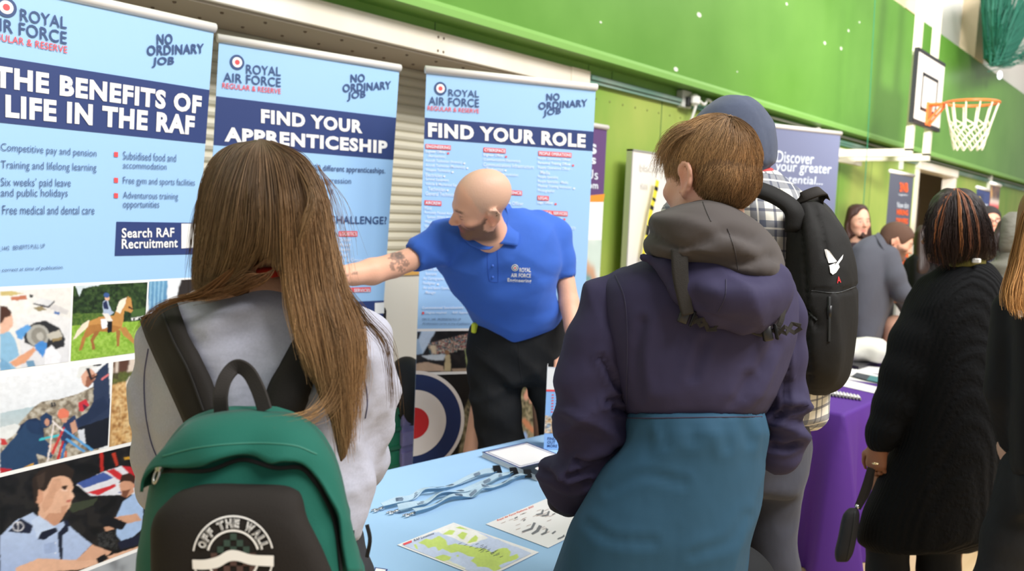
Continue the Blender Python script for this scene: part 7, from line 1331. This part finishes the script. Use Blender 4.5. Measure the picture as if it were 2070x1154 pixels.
# black backpack on his back
b2 = at(1660, 600, 1.98); pk2 = thing('backpack', tuple(b2), 'large black backpack with a white shoe print worn by the hooded person', 'backpack'); M_BPK = fabric('black_polyester', (26, 25, 24), .75, 600, .2, sheen=0, folds=(8, .3, (1, 1, .7), .02))
s = Sdf(.008); s.loft([(404, 1622, 1652, 1.99, .06), (414, 1608, 1666, 1.985, .1), (440, 1600, 1684, 1.98, .125), (490, 1596, 1714, 1.97, .145), (555, 1594, 1728, 1.965, .155), (640, 1598, 1730, 1.96, .165), (700, 1606, 1724, 1.955, .165), (746, 1612, 1714, 1.955, .155), (778, 1622, 1698, 1.96, .13), (794, 1640, 1668, 1.965, .09)], .02, 2.6)
def bf(V, N):
    p = cpx(V); o = fold(V, [(70, .1, 3, .005), (100, .07, 3, .004)], 81)
    for pts, w, a in (([(1642, 420), (1664, 470), (1672, 520)], 5, -.006), ([(1640, 585), (1690, 590), (1728, 580)], 4, -.006), ([(1606, 610), (1640, 640), (1652, 660)], 6, -.008), ([(1612, 420), (1622, 520), (1628, 620), (1636, 760)], 6, -.008)):
        c = curve([(x, y, 0) for x, y in pts], 24)[:, :2]; d = np.min(np.hypot(p[:, None, 0]-c[None, :, 0], p[:, None, 1]-c[None, :, 1]), 1); o = o+a*np.exp(-(d/w)**2)
    return o
pb = s.build('main_compartment', M_BPK, pk2, disp=bf); upd()
m = MB(); tube_on(m, [(1640, 588), (1690, 592), (1728, 580)], pb, .0016); tube_on(m, [(1612, 612), (1640, 636), (1652, 648)], pb, .003); tube_on(m, [(1676, 600), (1676, 640), (1675, 690)], pb, .004); m.build('zip', mat('zip_black'), pk2)
m = MB()
for x, y in ((1619, 610), (1677, 618)): q = on_back(x, y, pb, .004)[0]; m.tube([q, q+[0, 0, -.03]], .005, 8)
m.build('zip_puller', mat('black_plastic'), pk2, True)
m = MB(); S6 = lambda L: [(1370+x*.3984, 180+y*.3984) for x, y in L]
poly_on(m, S6([(745, 815), (755, 814), (768, 822), (805, 875), (790, 882), (764, 884), (752, 850)]), pb, .002); poly_on(m, S6([(765, 897), (800, 882), (780, 905)]), pb, .002); poly_on(m, S6([(768, 900), (798, 890), (835, 841), (831, 862), (812, 889), (818, 905), (800, 932), (784, 943), (773, 932)]), pb, .0025); m.build('white_print', M_WP, pk2)
m = MB(); text_on(m, 'A', (1691, 573), (1699, 571), (1690, 560), pb, .03, .002); m.build('red_print', mat('roundel_red'), pk2)
MB().ribbon(curve([at(1604, 414, 1.93), at(1620, 400, 1.9), at(1650, 388, 1.9), at(1664, 388, 1.92), at(1664, 402, 1.95), at(1640, 412, 1.96)], 48), np.array([0, 0, 1.])*.5-CM[2]*.6, .03, .004).build('grab_loop', M_STRAP, pk2, True)
sp = curve([at(1470, 402, 1.92), at(1510, 384, 1.9), at(1550, 392, 1.89), at(1590, 414, 1.88), at(1606, 436, 1.87), at(1606, 470, 1.87)], 24); MB().ribbon(sp, np.array([0, 0, 1.])*.6-CM[2]*.7, .045, .012).build('shoulder_strap', M_BPK, pk2, True)
# ---------------------------------------------------------------- woman in the long black cardigan
DW = 2.9; wb = at(1900, 800, DW); wom = thing('person', (wb[0], wb[1], 0), 'woman in a long ribbed black cardigan with dark highlighted bob, seen from behind', 'person')
feetW = [onZ(1792, 1330, 0)[:2]*0+wb[:2]+side[:2]*q for q in (-.13, .06)]
WC, WR = pc(1926, 466, DW), frame((-.62, -.05, .78)); SKW = (150, 98, 70)
s = Sdf(.009); head(s, WC, WR, .9, False, female=True); s.chain([(1938, 490, DW, 32), (1942, 550, DW, 36)], .02).loft([(560, 1880, 2010, DW, .07), (800, 1830, 2020, DW, .11), (1000, 1790, 2000, DW, .11)], .03)
s.chain([(1885, 600, DW, 30), (1840, 720, DW-.04, 27), (1808, 830, DW-.06, 20), (1776, 900, DW-.08, 14)], .015); b = pc(1777, 896, DW-.08); hand(s, b, (-.12, -1, .05), (-.6, 0, .8), (-.5, .1, -.8), .165, (.75, .8, .85, .8), .5, spread=.04)
s.chain([(2020, 600, DW+.06, 30), (2030, 760, DW+.1, 26), (2000, 860, DW+.22, 18), (1990, 880, DW+.26, 15)], .015); a, b = pc(2000, 860, DW+.22), pc(1990, 890, DW+.26); hand(s, b, b-a, (-1, 0, 0), (0, 0, -1), .16)
legs(s, feetW, .8, .08, .055, .04); s.build('body', M_SKIN, wom, lambda V: face_cols(V, WC, WR, .9, SKW, (120, 60, 56)))
M_CARD = mat('black_ribbed_knit', (15, 16, 18), .9, spec=.15); nt = M_CARD.node_tree; wv = nt.nodes.new('ShaderNodeTexWave'); wv.inputs['Scale'].default_value = 28; wv.inputs['Distortion'].default_value = 1.5; wv.inputs['Detail Scale'].default_value = 2; tcw = nt.nodes.new('ShaderNodeTexCoord'); mpw = nt.nodes.new('ShaderNodeMapping'); mpw.inputs['Rotation'].default_value = (0, 0, radians(-49.8)); bpw = nt.nodes.new('ShaderNodeBump'); bpw.inputs['Strength'].default_value = .5; bpw.inputs['Distance'].default_value = .008
nt.links.new(tcw.outputs['Object'], mpw.inputs[0]); nt.links.new(mpw.outputs[0], wv.inputs['Vector']); nt.links.new(wv.outputs['Fac'], bpw.inputs['Height']); nt.links.new(bpw.outputs[0], nt.nodes['Principled BSDF'].inputs['Normal'])
s = Sdf(.0095); s.loft([(530, 1912, 2000, DW, .08), (545, 1892, 2014, DW, .11), (582, 1862, 2036, DW, .135), (640, 1846, 2048, DW, .15), (780, 1832, 2050, DW, .165), (900, 1806, 2048, DW, .175), (985, 1770, 2036, DW, .18), (1045, 1742, 2028, DW, .18), (1092, 1732, 2022, DW, .175), (1116, 1760, 1960, DW, .17)], .02, 2.3)
s.chain([(1886, 590, DW, 36), (1848, 690, DW-.04, 45), (1826, 760, DW-.06, 40), (1806, 820, DW-.07, 33), (1786, 872, DW-.08, 26), (1779, 892, DW-.08, 22)], .03)
card = s.build('cardigan', M_CARD, wom, disp=lambda V, N: fold(V, [(85, .12, 4, .006), (30, .1, 3, .004)], 91))
s = Sdf(.011); 
for (x, f_) in ((1794, feetW[0]), (1897, feetW[1])): s.chain([(x, 1080, DW, 44), (x, 1160, DW, 38)], .02); s.cone(pc(x, 1160, DW), .065, w2c(np.array([*(at(x, 1500, DW)[:2]), .1])), .05, .03, metric=True)
s.build('trousers', M_TRO, wom); shoes(wom, [at(x, 1500, DW)[:2] for x in (1794, 1897)], (.3, 1), mat('black_shoe'))
s = Sdf(.008); s.chain([(1912, 540, DW-.03, 9), (1930, 538, DW-.08, 10), (1955, 532, DW-.09, 10), (1985, 530, DW-.05, 9)], .01); s.build('scarf_collar', mat('olive_lanyard', (110, 104, 40), .8), wom, label='olive patterned neckband'); MB().box(at(1974, 527, DW-.115)-[.012, .012, .008], at(1974, 527, DW-.115)+[.012, .012, .008], bev=.003).build('white_label', M_PLAST, wom)
s = Sdf(.008); s.loft([(381, 1908, 1950, DW, .05), (392, 1893, 1972, DW-.005, .09), (412, 1881, 1988, DW-.01, .115), (450, 1872, 2003, DW-.01, .13), (490, 1878, 2013, DW-.01, .125), (515, 1886, 2012, DW, .11), (535, 1900, 1985, DW, .08)], .02, 2.2); s.ell(WC+np.array([0, .12, -.03])@WR, (.07, .07, .1), WR, k=.02, op='s', px=False)
wh = s.build('hair', M_HAIR, wom, lambda V: np.tile(np.array(lin((34, 26, 25))), (len(V), 1)), disp=lambda V, N: .005*vnoise(V[:, 0]*50, V[:, 1]*14, V[:, 2]*20))
gw = lambda L: [(x, y, DW+z) for x, y, z in L]
GW = [gw(L) for L in ([(1926, 382, -.02), (1900, 396, -.02), (1880, 430, -.01), (1872, 480, .0), (1880, 540, .01)], [(1926, 382, -.04), (1908, 400, -.09), (1890, 440, -.12), (1884, 490, -.12), (1893, 545, -.08)], [(1928, 382, -.05), (1920, 405, -.115), (1912, 450, -.14), (1906, 495, -.14), (1915, 545, -.1)], [(1930, 382, -.05), (1934, 405, -.12), (1936, 450, -.15), (1938, 500, -.145), (1930, 540, -.1)], [(1932, 382, -.05), (1950, 405, -.11), (1962, 450, -.145), (1966, 500, -.14), (1958, 532, -.1)], [(1934, 382, -.04), (1968, 408, -.09), (1985, 450, -.115), (1992, 495, -.11), (1985, 528, -.08)], [(1936, 382, -.02), (1978, 410, -.04), (1998, 455, -.04), (2008, 495, -.03), (2014, 525, -.03)])]
hp3 = [strands(GW, 1500, 20, (5, 4, .008), .0011, (30, 23, 23), (48, 33, 28), .3, seed=31, frizz=3.5, trim=.2)]
for k, (u, c0, c1) in enumerate(((.08, (170, 100, 62), (150, 90, 60)), (.16, (178, 110, 66), (170, 104, 60)), (.24, (150, 86, 52), (120, 74, 46)), (.5, (186, 120, 76), (170, 110, 64)), (.62, (140, 86, 60), (120, 80, 60)), (.72, (150, 96, 66), (110, 74, 54)))):
    hp3.append(strands(GW, 12, 20, (2, 3, .003), .0009, c0, c1, .2, seed=40+k, frizz=2., lo=u-.012, hi=u+.012, trim=.35)); hp3[-1][0][:, 2] -= .014
hair_obj('hair_strands', hp3, M_HAIR, wh)
# black pouch hanging from her hand
pp = at(1708, 1090, DW-.12); po = thing('zip_pouch', tuple(pp), 'slim black zip pouch hanging by its strap from the woman\u2019s hand', 'pouch')
s = Sdf(.008); s.loft([(1026, 1716, 1734, DW-.12, .02), (1040, 1704, 1738, DW-.12, .04), (1085, 1694, 1732, DW-.12, .05), (1120, 1687, 1724, DW-.12, .05), (1136, 1690, 1714, DW-.12, .035)], .01, 3); pbd = s.build('pouch_body', fabric('black_pouch_cloth', (36, 36, 38), .7, 500, .2, sheen=0), po); upd()
m = MB(); tube_on(m, [(1728, 1034), (1722, 1080), (1712, 1132)], pbd, .0022); m.build('zip', mat('zip_black'), po); MB().ribbon(curve([at(1760, 945, DW-.1), at(1748, 985, DW-.11), at(1733, 1026, DW-.12)], 10), -CM[2], .022, .003).ribbon(curve([at(1764, 948, DW-.09), at(1756, 990, DW-.1), at(1735, 1028, DW-.115)], 10), -CM[2], .018, .003).build('wrist_strap', M_STRAP, po); MB().ball(at(1733, 1024, DW-.13), .008, 8).build('metal_ring', M_CHR, po, True)
fing = MB(); A = np.linspace(0, 2*pi, 16); rc = at(1770, 937, DW-.155)
fing.tube([rc+np.array(CM[0])*.009*cos(q)+np.array(CM[2])*.009*sin(q) for q in A], .0022, 6, caps=False).build('finger_ring', mat('gold_ring', (230, 206, 160), .2, .9), wom, True)
# ---------------------------------------------------------------- long fair-haired person in black at the right edge
DE = 2.36; eb = at(2110, 800, DE); ed_ = thing('person', (eb[0], eb[1], 0), 'fair haired person in black clothes cut off by the right edge', 'person')
EC, ER = pc(2112, 478, DE+.04), frame((.1, 0, 1)); feetE = [eb[:2]+q*side[:2]*.1 for q in (-1, 1)]
s = Sdf(.013); head(s, EC, ER, .9, False, female=True); s.chain([(2112, 520, DE, 38), (2112, 580, DE, 42)], .02).loft([(580, 2060, 2160, DE, .07), (800, 2050, 2170, DE, .1), (1000, 2070, 2150, DE, .08)], .03)
for q in (-1, 1): s.chain([(2112+q*66, 620, DE, 24), (2112+q*74, 790, DE, 22), (2112+q*60, 900, DE+.12, 20)], .02); b = pc(2112+q*60, 900, DE+.12); hand(s, b, np.array([0, -.5, 1]), (0, 1, .5), (q, 0, 0), .165)
s.cone(pc(2128, 950, DE), .06, w2c(np.array([*(at(2120, 1480, DE)[:2]), .12])), .035, .03, metric=True); s.build('body', M_SKIN, ed_, lambda V: face_cols(V, EC, ER, .97, (226, 180, 156)))
M_BLKC = fabric('black_jacket_cloth', (20, 20, 21), .8, 800, .12, sheen=0, folds=(8, .3, (1, 1, .8), .02))
s = Sdf(.012); s.loft([(540, 2090, 2140, DE, .08), (556, 2076, 2152, DE, .1), (585, 2046, 2180, DE, .12), (640, 2042, 2190, DE, .15), (800, 2042, 2185, DE, .16), (900, 2044, 2180, DE, .165), (960, 2046, 2178, DE, .16)], .03)
for q in (-1, 1): s.chain([(2112+q*68, 625, DE, 38), (2112+q*76, 790, DE, 36), (2112+q*62, 890, DE+.1, 28)], .03)
jk = s.build('jacket', M_BLKC, ed_, disp=lambda V, N: fold(V, [(60, .1, 3, .006)], 95)); upd()
m = MB(); 
for L in ([(2056, 622), (2062, 618), (2066, 628), (2070, 626), (2070, 640), (2062, 642)],): poly_on(m, L, jk, .003)
m.build('white_print', M_WP, jk)
s = Sdf(.012); s.loft([(930, 2052, 2172, DE, .14), (980, 2046, 2172, DE, .15), (1040, 2050, 2165, DE, .12)], .03)
for (x, f_) in ((2010, 0), (2120, 1)): s.chain([(2085 if x < 2100 else 2135, 960, DE, 60), (x if x > 2100 else 2040, 1090, DE, 48), (x if x > 2100 else 2006, 1200, DE, 40)], .03); s.cone(pc(x if x > 2100 else 2006, 1200, DE), .06, w2c(np.array([*(at(x, 1480, DE)[:2]), .1])), .055, .03, metric=True)
s.build('trousers', M_TRO, ed_); shoes(ed_, [at(x, 1480, DE)[:2] for x in (2010, 2120)], (.5, 1), mat('black_shoe'))
s = Sdf(.01); s.loft([(376, 2092, 2132, DE, .06), (392, 2070, 2154, DE, .1), (420, 2058, 2166, DE, .125), (480, 2050, 2174, DE, .13), (540, 2036, 2170, DE-.02, .12), (590, 2036, 2160, DE-.06, .09), (625, 2050, 2150, DE-.1, .06)], .02); eh = s.build('hair', M_HAIR, ed_, lambda V: np.tile(np.array(lin((128, 88, 48))), (len(V), 1)))
ge = lambda L: [(x, y-14*(y < 450), DE+z-.015) for x, y, z in L]
hair_obj('hair_strands', [strands([ge(L) for L in ([(2105, 396, -.03), (2070, 440, -.06), (2046, 520, -.08), (2030, 580, -.12), (2034, 622, -.16)], [(2108, 396, -.05), (2085, 440, -.11), (2066, 520, -.14), (2050, 590, -.17), (2056, 640, -.18)], [(2115, 396, -.05), (2112, 440, -.13), (2110, 520, -.15), (2100, 600, -.18), (2100, 650, -.18)])], 700, 18, (4, 4, .008), .001, (120, 80, 42), (190, 140, 84), .3, seed=51, frizz=2)], M_HAIR, eh)
# ---------------------------------------------------------------- person in the grey green padded coat
DK = 4.2; kb = at(2050, 700, DK); kp = thing('person', (kb[0], kb[1], 0), 'person in a grey green hooded padded coat near the right edge, dark hair', 'person'); feetK = [kb[:2]+q*side[:2]*.11 for q in (-1, 1)]
KC, KR = pc(2052, 482, DK), frame((.3, 0, .95))
s = Sdf(.016); head(s, KC, KR, 1.); s.chain([(2050, 490, DK, 26), (2050, 540, DK, 28)], .02).loft([(540, 2010, 2095, DK, .08), (700, 2000, 2100, DK, .1), (800, 2005, 2095, DK, .1)], .03)
for q in (-1, 1): s.chain([(2050+q*52, 560, DK, 22), (2050+q*60, 680, DK, 19), (2050+q*40, 740, DK+.15, 13)], .02); b = pc(2050+q*40, 740, DK+.15); hand(s, b, np.array([0, -.3, 1]), (0, 1, .5), (q, 0, 0), .18)
legs(s, feetK, .9, .085, .06, .05); s.build('body', M_SKIN, kp, lambda V: face_cols(V, KC, KR, 1., (214, 168, 144)))
M_PUFF = fabric('grey_green_padding', (112, 110, 100), .6, 400, .1, folds=(14, .4, (1, 1, 2), .02))
s = Sdf(.014); s.loft([(505, 2020, 2090, DK, .1), (530, 2000, 2110, DK, .13), (580, 1988, 2118, DK, .16), (700, 1985, 2118, DK, .17), (790, 1988, 2112, DK, .17)], .03)
for q in (-1, 1): s.chain([(2050+q*52, 560, DK, 30), (2050+q*60, 680, DK, 27), (2050+q*45, 735, DK+.12, 20)], .03)
s.build('padded_coat', M_PUFF, kp, disp=lambda V, N: .012*np.cos(V[:, 1]*70))
s = Sdf(.012); s.loft([(428, 2040, 2072, DK, .07), (442, 2024, 2084, DK, .11), (475, 2016, 2090, DK, .13), (502, 2012, 2092, DK, .12), (515, 2020, 2085, DK, .1)], .02); s.ell(KC+np.array([0, .13, -.01])@KR, (.07, .07, .1), KR, k=.02, op='s', px=False); s.build('hood', M_PUFF, kp)
s = Sdf(.012); s.chain([(2028, 452, DK-.04, 10), (2016, 480, DK-.05, 10), (2008, 506, DK-.06, 7)], .02); s.build('hair', mat('dark_brown_hair', (46, 30, 26), .5), kp, label='dark hair falling out of the hood')
s = Sdf(.014); legs(s, feetK, .9, .1, .075, .065); s.build('trousers', M_TRO, kp); shoes(kp, feetK, fwd[:2], mat('black_shoe'))
# ---------------------------------------------------------------- man bending in the grey blazer
DZ = 6.0; zb2 = at(1768, 760, DZ); bz_ = thing('person', (zb2[0], zb2[1], 0), 'bearded man in a grey blazer bending forward beyond the purple table', 'person'); feetZ = [zb2[:2]+q*side[:2]*.12 for q in (-1, 1)]
ZC, ZR = pc(1813, 488, DZ-.08), frame((.84, -.42, -.33), (.42, .88, -.2)); SZ = 1.05
s = Sdf(.013); head(s, ZC, ZR, SZ); s.chain([(1805, 492, DZ-.03, 16), (1788, 505, DZ, 18)], .02).loft([(500, 1745, 1800, DZ, .1), (600, 1735, 1785, DZ, .1), (720, 1730, 1770, DZ, .1)], .03)
s.chain([(1800, 530, DZ-.1, 15), (1822, 590, DZ-.14, 13), (1842, 608, DZ-.16, 11), (1862, 640, DZ-.16, 9)], .015); b = pc(1862, 640, DZ-.16); hand(s, b, np.array([.4, -1, 0]), (1, 0, -.5), (0, 0, -1), .19); s.chain([(1790, 530, DZ+.14, 15), (1815, 600, DZ+.16, 13), (1850, 645, DZ+.16, 9)], .015); b = pc(1850, 645, DZ+.16); hand(s, b, np.array([.4, -1, 0]), (1, 0, -.5), (0, 0, -1), .19)
legs(s, feetZ, .9, .085, .06, .05); s.build('body', M_SKIN, bz_, lambda V: face_cols(V, ZC, ZR, SZ, (232, 180, 152), (170, 100, 90), (84, 58, 46), None, True))
s = Sdf(.011); s.loft([(476, 1765, 1785, DZ, .06), (486, 1742, 1790, DZ, .12), (505, 1722, 1804, DZ, .17), (540, 1714, 1812, DZ, .19), (600, 1712, 1806, DZ, .18), (650, 1716, 1790, DZ, .17), (690, 1722, 1776, DZ, .165), (704, 1728, 1768, DZ, .15)], .03, 2.2)
s.chain([(1790, 520, DZ-.1, 26), (1806, 560, DZ-.14, 22), (1824, 592, DZ-.16, 18), (1842, 606, DZ-.17, 14)], .03).chain([(1785, 520, DZ+.12, 24), (1808, 585, DZ+.16, 18), (1840, 630, DZ+.17, 14)], .03)
blz = s.build('blazer', fabric('grey_wool', (92, 94, 104), .9, 500, .15, folds=(8, .3, (1, 1, .8), .02)), bz_, disp=lambda V, N: fold(V, [(60, .12, 3, .01)], 97)); 
leaf('blazer_collar', [[(1776, 470, DZ-.05), (1784, 480, DZ-.12), (1796, 500, DZ-.15)], [(1768, 476, DZ-.08), (1778, 492, DZ-.16), (1790, 512, DZ-.18)]], MATS['grey_wool'], blz, .01)
s = Sdf(.013); s.chain([(1745, 690, DZ, 30), (1742, 740, DZ, 28)], .02)
for f_ in feetZ: s.cone(pc(1744, 730, DZ), .11, w2c(np.array([f_[0], f_[1], .45])), .08, .05, metric=True).cone(w2c(np.array([f_[0], f_[1], .45])), .08, w2c(np.array([f_[0], f_[1], .09])), .065, .03, metric=True)
s.build('tan_chinos', fabric('tan_cotton', (160, 116, 70), .85, 500, .15), bz_); shoes(bz_, feetZ, side[:2], mat('brown_shoe', (80, 50, 34), .5))
cap_hair(ZC, ZR, SZ, .062).build('hair', mat('brown_short_hair', (96, 66, 50), .6, bump=(300, .6)), bz_)
# ---------------------------------------------------------------- dark haired woman facing us
DF = 6.4; fb = at(1733, 700, DF); fw_ = thing('person', (fb[0], fb[1], 0), 'woman with long dark hair facing the camera behind the man in the blazer', 'person'); feetF = [fb[:2]+q*side[:2]*.1 for q in (-1, 1)]
FC, FR = pc(1735, 447, DF), frame((.12, -.12, -1)); 
s = Sdf(.011); head(s, FC, FR, .97, female=True); s.chain([(1733, 470, DF+.02, 15), (1731, 505, DF+.03, 17)], .02).loft([(505, 1705, 1758, DF, .08), (620, 1708, 1756, DF, .1), (720, 1702, 1760, DF, .1)], .03)
for q in (-1, 1): s.chain([(1732+q*28, 520, DF, 13), (1732+q*34, 600, DF, 11), (1732+q*28, 660, DF-.1, 8)], .02); b = pc(1732+q*28, 660, DF-.1); hand(s, b, np.array([0, -1, -.3]), (-q, 0, 0), (0, 0, -1), .17)
legs(s, feetF, .85, .08, .055, .045); s.build('body', M_SKIN, fw_, lambda V: face_cols(V, FC, FR, .97, (228, 176, 150), (184, 90, 84)))
s = Sdf(.014); s.loft([(490, 1716, 1750, DF, .08), (510, 1700, 1764, DF, .11), (620, 1700, 1764, DF, .13), (720, 1696, 1768, DF, .13)], .03)
for q in (-1, 1): s.chain([(1732+q*28, 520, DF, 16), (1732+q*34, 600, DF, 14), (1732+q*29, 650, DF-.08, 11)], .03)
s.build('dark_top', fabric('dark_plum_cloth', (56, 42, 48), .85, 500, .1), fw_); s = Sdf(.014); legs(s, feetF, .85, .095, .07, .06); s.build('trousers', M_TRO, fw_); shoes(fw_, feetF, (-fwd)[:2], mat('black_shoe'))
s = Sdf(.0095); s.loft([(413, 1722, 1746, DF+.02, .06), (420, 1714, 1754, DF+.02, .09), (445, 1708, 1760, DF+.03, .1), (470, 1704, 1762, DF+.01, .1), (484, 1701, 1764, DF, .1)], .02, 2.2); s.ell((1736, 455, DF-.13), (.062, .085, .12), k=.015, op='s'); s.ell((1733, 486, DF-.1), (.045, .06, .1), k=.02, op='s')
fh = s.build('hair', M_HAIR, fw_, lambda V: np.tile(np.array(lin((62, 40, 34))), (len(V), 1)), disp=lambda V, N: .006*vnoise(V[:, 0]*40, V[:, 1]*12, V[:, 2]*20))
# ---------------------------------------------------------------- man with glasses at the far end
DL = 7.0; lb_ = at(2004, 700, DL); gl = thing('person', (lb_[0], lb_[1], 0), 'dark haired man with glasses and navy jumper at the far right end', 'person'); feetL = [lb_[:2]+q*side[:2]*.12 for q in (-1, 1)]
LC, LR = pc(2000, 448, DL), frame((-.2, 0, -1)); s = Sdf(.013); head(s, LC, LR, 1.05); s.chain([(2001, 468, DL, 13), (2001, 492, DL, 15)], .02).loft([(492, 1975, 2028, DL, .09), (600, 1978, 2024, DL, .1), (690, 1978, 2024, DL, .1)], .03)
for q in (-1, 1): s.chain([(2001+q*26, 500, DL, 12), (2001+q*32, 575, DL, 10), (2001+q*30, 635, DL-.05, 8)], .02); b = pc(2001+q*30, 635, DL-.05); hand(s, b, np.array([0, -1, 0]), (0, 0, -1), (q, 0, 0), .19)
legs(s, feetL, .9, .085, .06, .05); s.build('body', M_SKIN, gl, lambda V: face_cols(V, LC, LR, 1.05, (222, 160, 136), (170, 96, 88)))
s = Sdf(.015); s.loft([(482, 1988, 2014, DL, .08), (494, 1972, 2030, DL, .12), (600, 1974, 2028, DL, .14), (670, 1974, 2028, DL, .14)], .03)
for q in (-1, 1): s.chain([(2001+q*26, 502, DL, 15), (2001+q*32, 575, DL, 13), (2001+q*30, 625, DL-.04, 11)], .03)
s.build('navy_jumper', fabric('navy_knit', (40, 44, 62), .85, 500, .1), gl); s = Sdf(.015); legs(s, feetL, .9, .1, .075, .065); s.build('trousers', M_TRO, gl); shoes(gl, feetL, (-fwd)[:2], mat('black_shoe'))
MB().prism([at(1996, 480, DL-.16), at(2006, 480, DL-.16), at(2002, 496, DL-.17)], CM[2]*.03).build('shirt_collar', mat('pale_blue_shirt', (150, 180, 226), .8), gl); MB().prism([at(2003, 486, DL-.18), at(2008, 486, DL-.18), at(2008, 502, DL-.18), at(2004, 502, DL-.18)], CM[2]*.02).build('yellow_badge', mat('badge_yellow', (214, 196, 70), .6), gl)
cap_hair(LC, LR, 1.05, .07).build('hair', mat('black_short_hair', (40, 32, 32), .6, bump=(300, .6)), gl)
m = MB()
for q in (-1, 1):
    c = LC+(np.array([q*.032, .108, -.003])*1.05)@LR; m.tube([c2w(c+(np.array([.024*cos(a), .0, .018*sin(a)]))@LR) for a in np.linspace(0, 2*pi, 17)], .003, 5, caps=False); m.tube([c2w(c+np.array([q*.024, 0, .004])@LR), c2w(LC+np.array([q*.085, .0, .0])@LR)], .0028, 5)
m.tube([c2w(LC+np.array([-.01, .115, 0])@LR), c2w(LC+np.array([.01, .115, 0])@LR)], .003, 5); m.build('glasses', mat('black_plastic'), gl, True)
# ---------------------------------------------------------------- figure in black in the doorway
DD = 6.7; db_ = at(1866, 700, DD); dp = thing('person', (db_[0], db_[1], 0), 'person dressed in black half hidden between the slim banner and the woman in black', 'person'); feetD = [db_[:2]+q*side[:2]*.1 for q in (-1, 1)]
DC, DR = pc(1868, 485, DD), frame((.3, 0, .95)); s = Sdf(.016); head(s, DC, DR, 1.); s.chain([(1867, 500, DD, 14), (1866, 525, DD, 15)], .02).loft([(525, 1842, 1892, DD, .09), (620, 1845, 1890, DD, .1), (720, 1844, 1890, DD, .1)], .03)
for q in (-1, 1): s.chain([(1867+q*24, 535, DD, 12), (1867+q*28, 605, DD, 10), (1867+q*22, 655, DD-.1, 8)], .02); b = pc(1867+q*22, 655, DD-.1); hand(s, b, np.array([0, -1, 0]), (0, 0, -1), (q, 0, 0), .18)
legs(s, feetD, .82, .08, .055, .045); s.build('body', M_SKIN, dp, lambda V: face_cols(V, DC, DR, 1., (200, 150, 124)))
s = Sdf(.015); s.loft([(505, 1856, 1880, DD, .09), (520, 1840, 1894, DD, .13), (620, 1838, 1896, DD, .15), (690, 1840, 1894, DD, .15)], .03)
for q in (-1, 1): s.chain([(1867+q*24, 535, DD, 16), (1867+q*28, 605, DD, 14), (1867+q*23, 648, DD-.08, 11)], .03)
s.build('black_coat', M_BLKC, dp); s = Sdf(.015); legs(s, feetD, .85, .1, .07, .06); s.build('trousers', M_TRO, dp); shoes(dp, feetD, fwd[:2], mat('black_shoe'))
s = Sdf(.013); s.loft([(455, 1858, 1880, DD, .08), (470, 1849, 1888, DD-.01, .12), (510, 1846, 1890, DD-.01, .12), (545, 1848, 1884, DD-.05, .1), (565, 1852, 1876, DD-.06, .06)], .02); s.build('hair', mat('dark_brown_hair'), dp)
# standing leaflet board and box on the floor by the far table
tb3 = at(1820, 640, 7.4); lf = MB(); x, y = tb3[0], tb3[1]; lf.box((x-.18, y-.01, .02), (x+.22, y+.01, 1.05)); lo = lf.build('poster_board', M_PAPER); tag(lo, 'white poster board with orange corner standing beyond the man in the blazer', 'poster')
pq = Patch((x-.16, y-.012, 1.02), (x+.2, y-.012, 1.02), (x-.16, y-.012, .05), (x+.2, y-.012, .05)); pq.print_photo('printed_photo', (.02, .3), (.98, .98), painter([('n', BIG, [(60, 66, 90), (110, 120, 140), (180, 150, 120), (220, 200, 180)], 5), ('p', [(1780, 620), (1806, 620), (1800, 650), (1780, 660)], (240, 120, 60))], (110, 120, 140), scale=(1, 1), origin=(0, 0)), M_PHOTO, lo, (30, 40), up=.001)
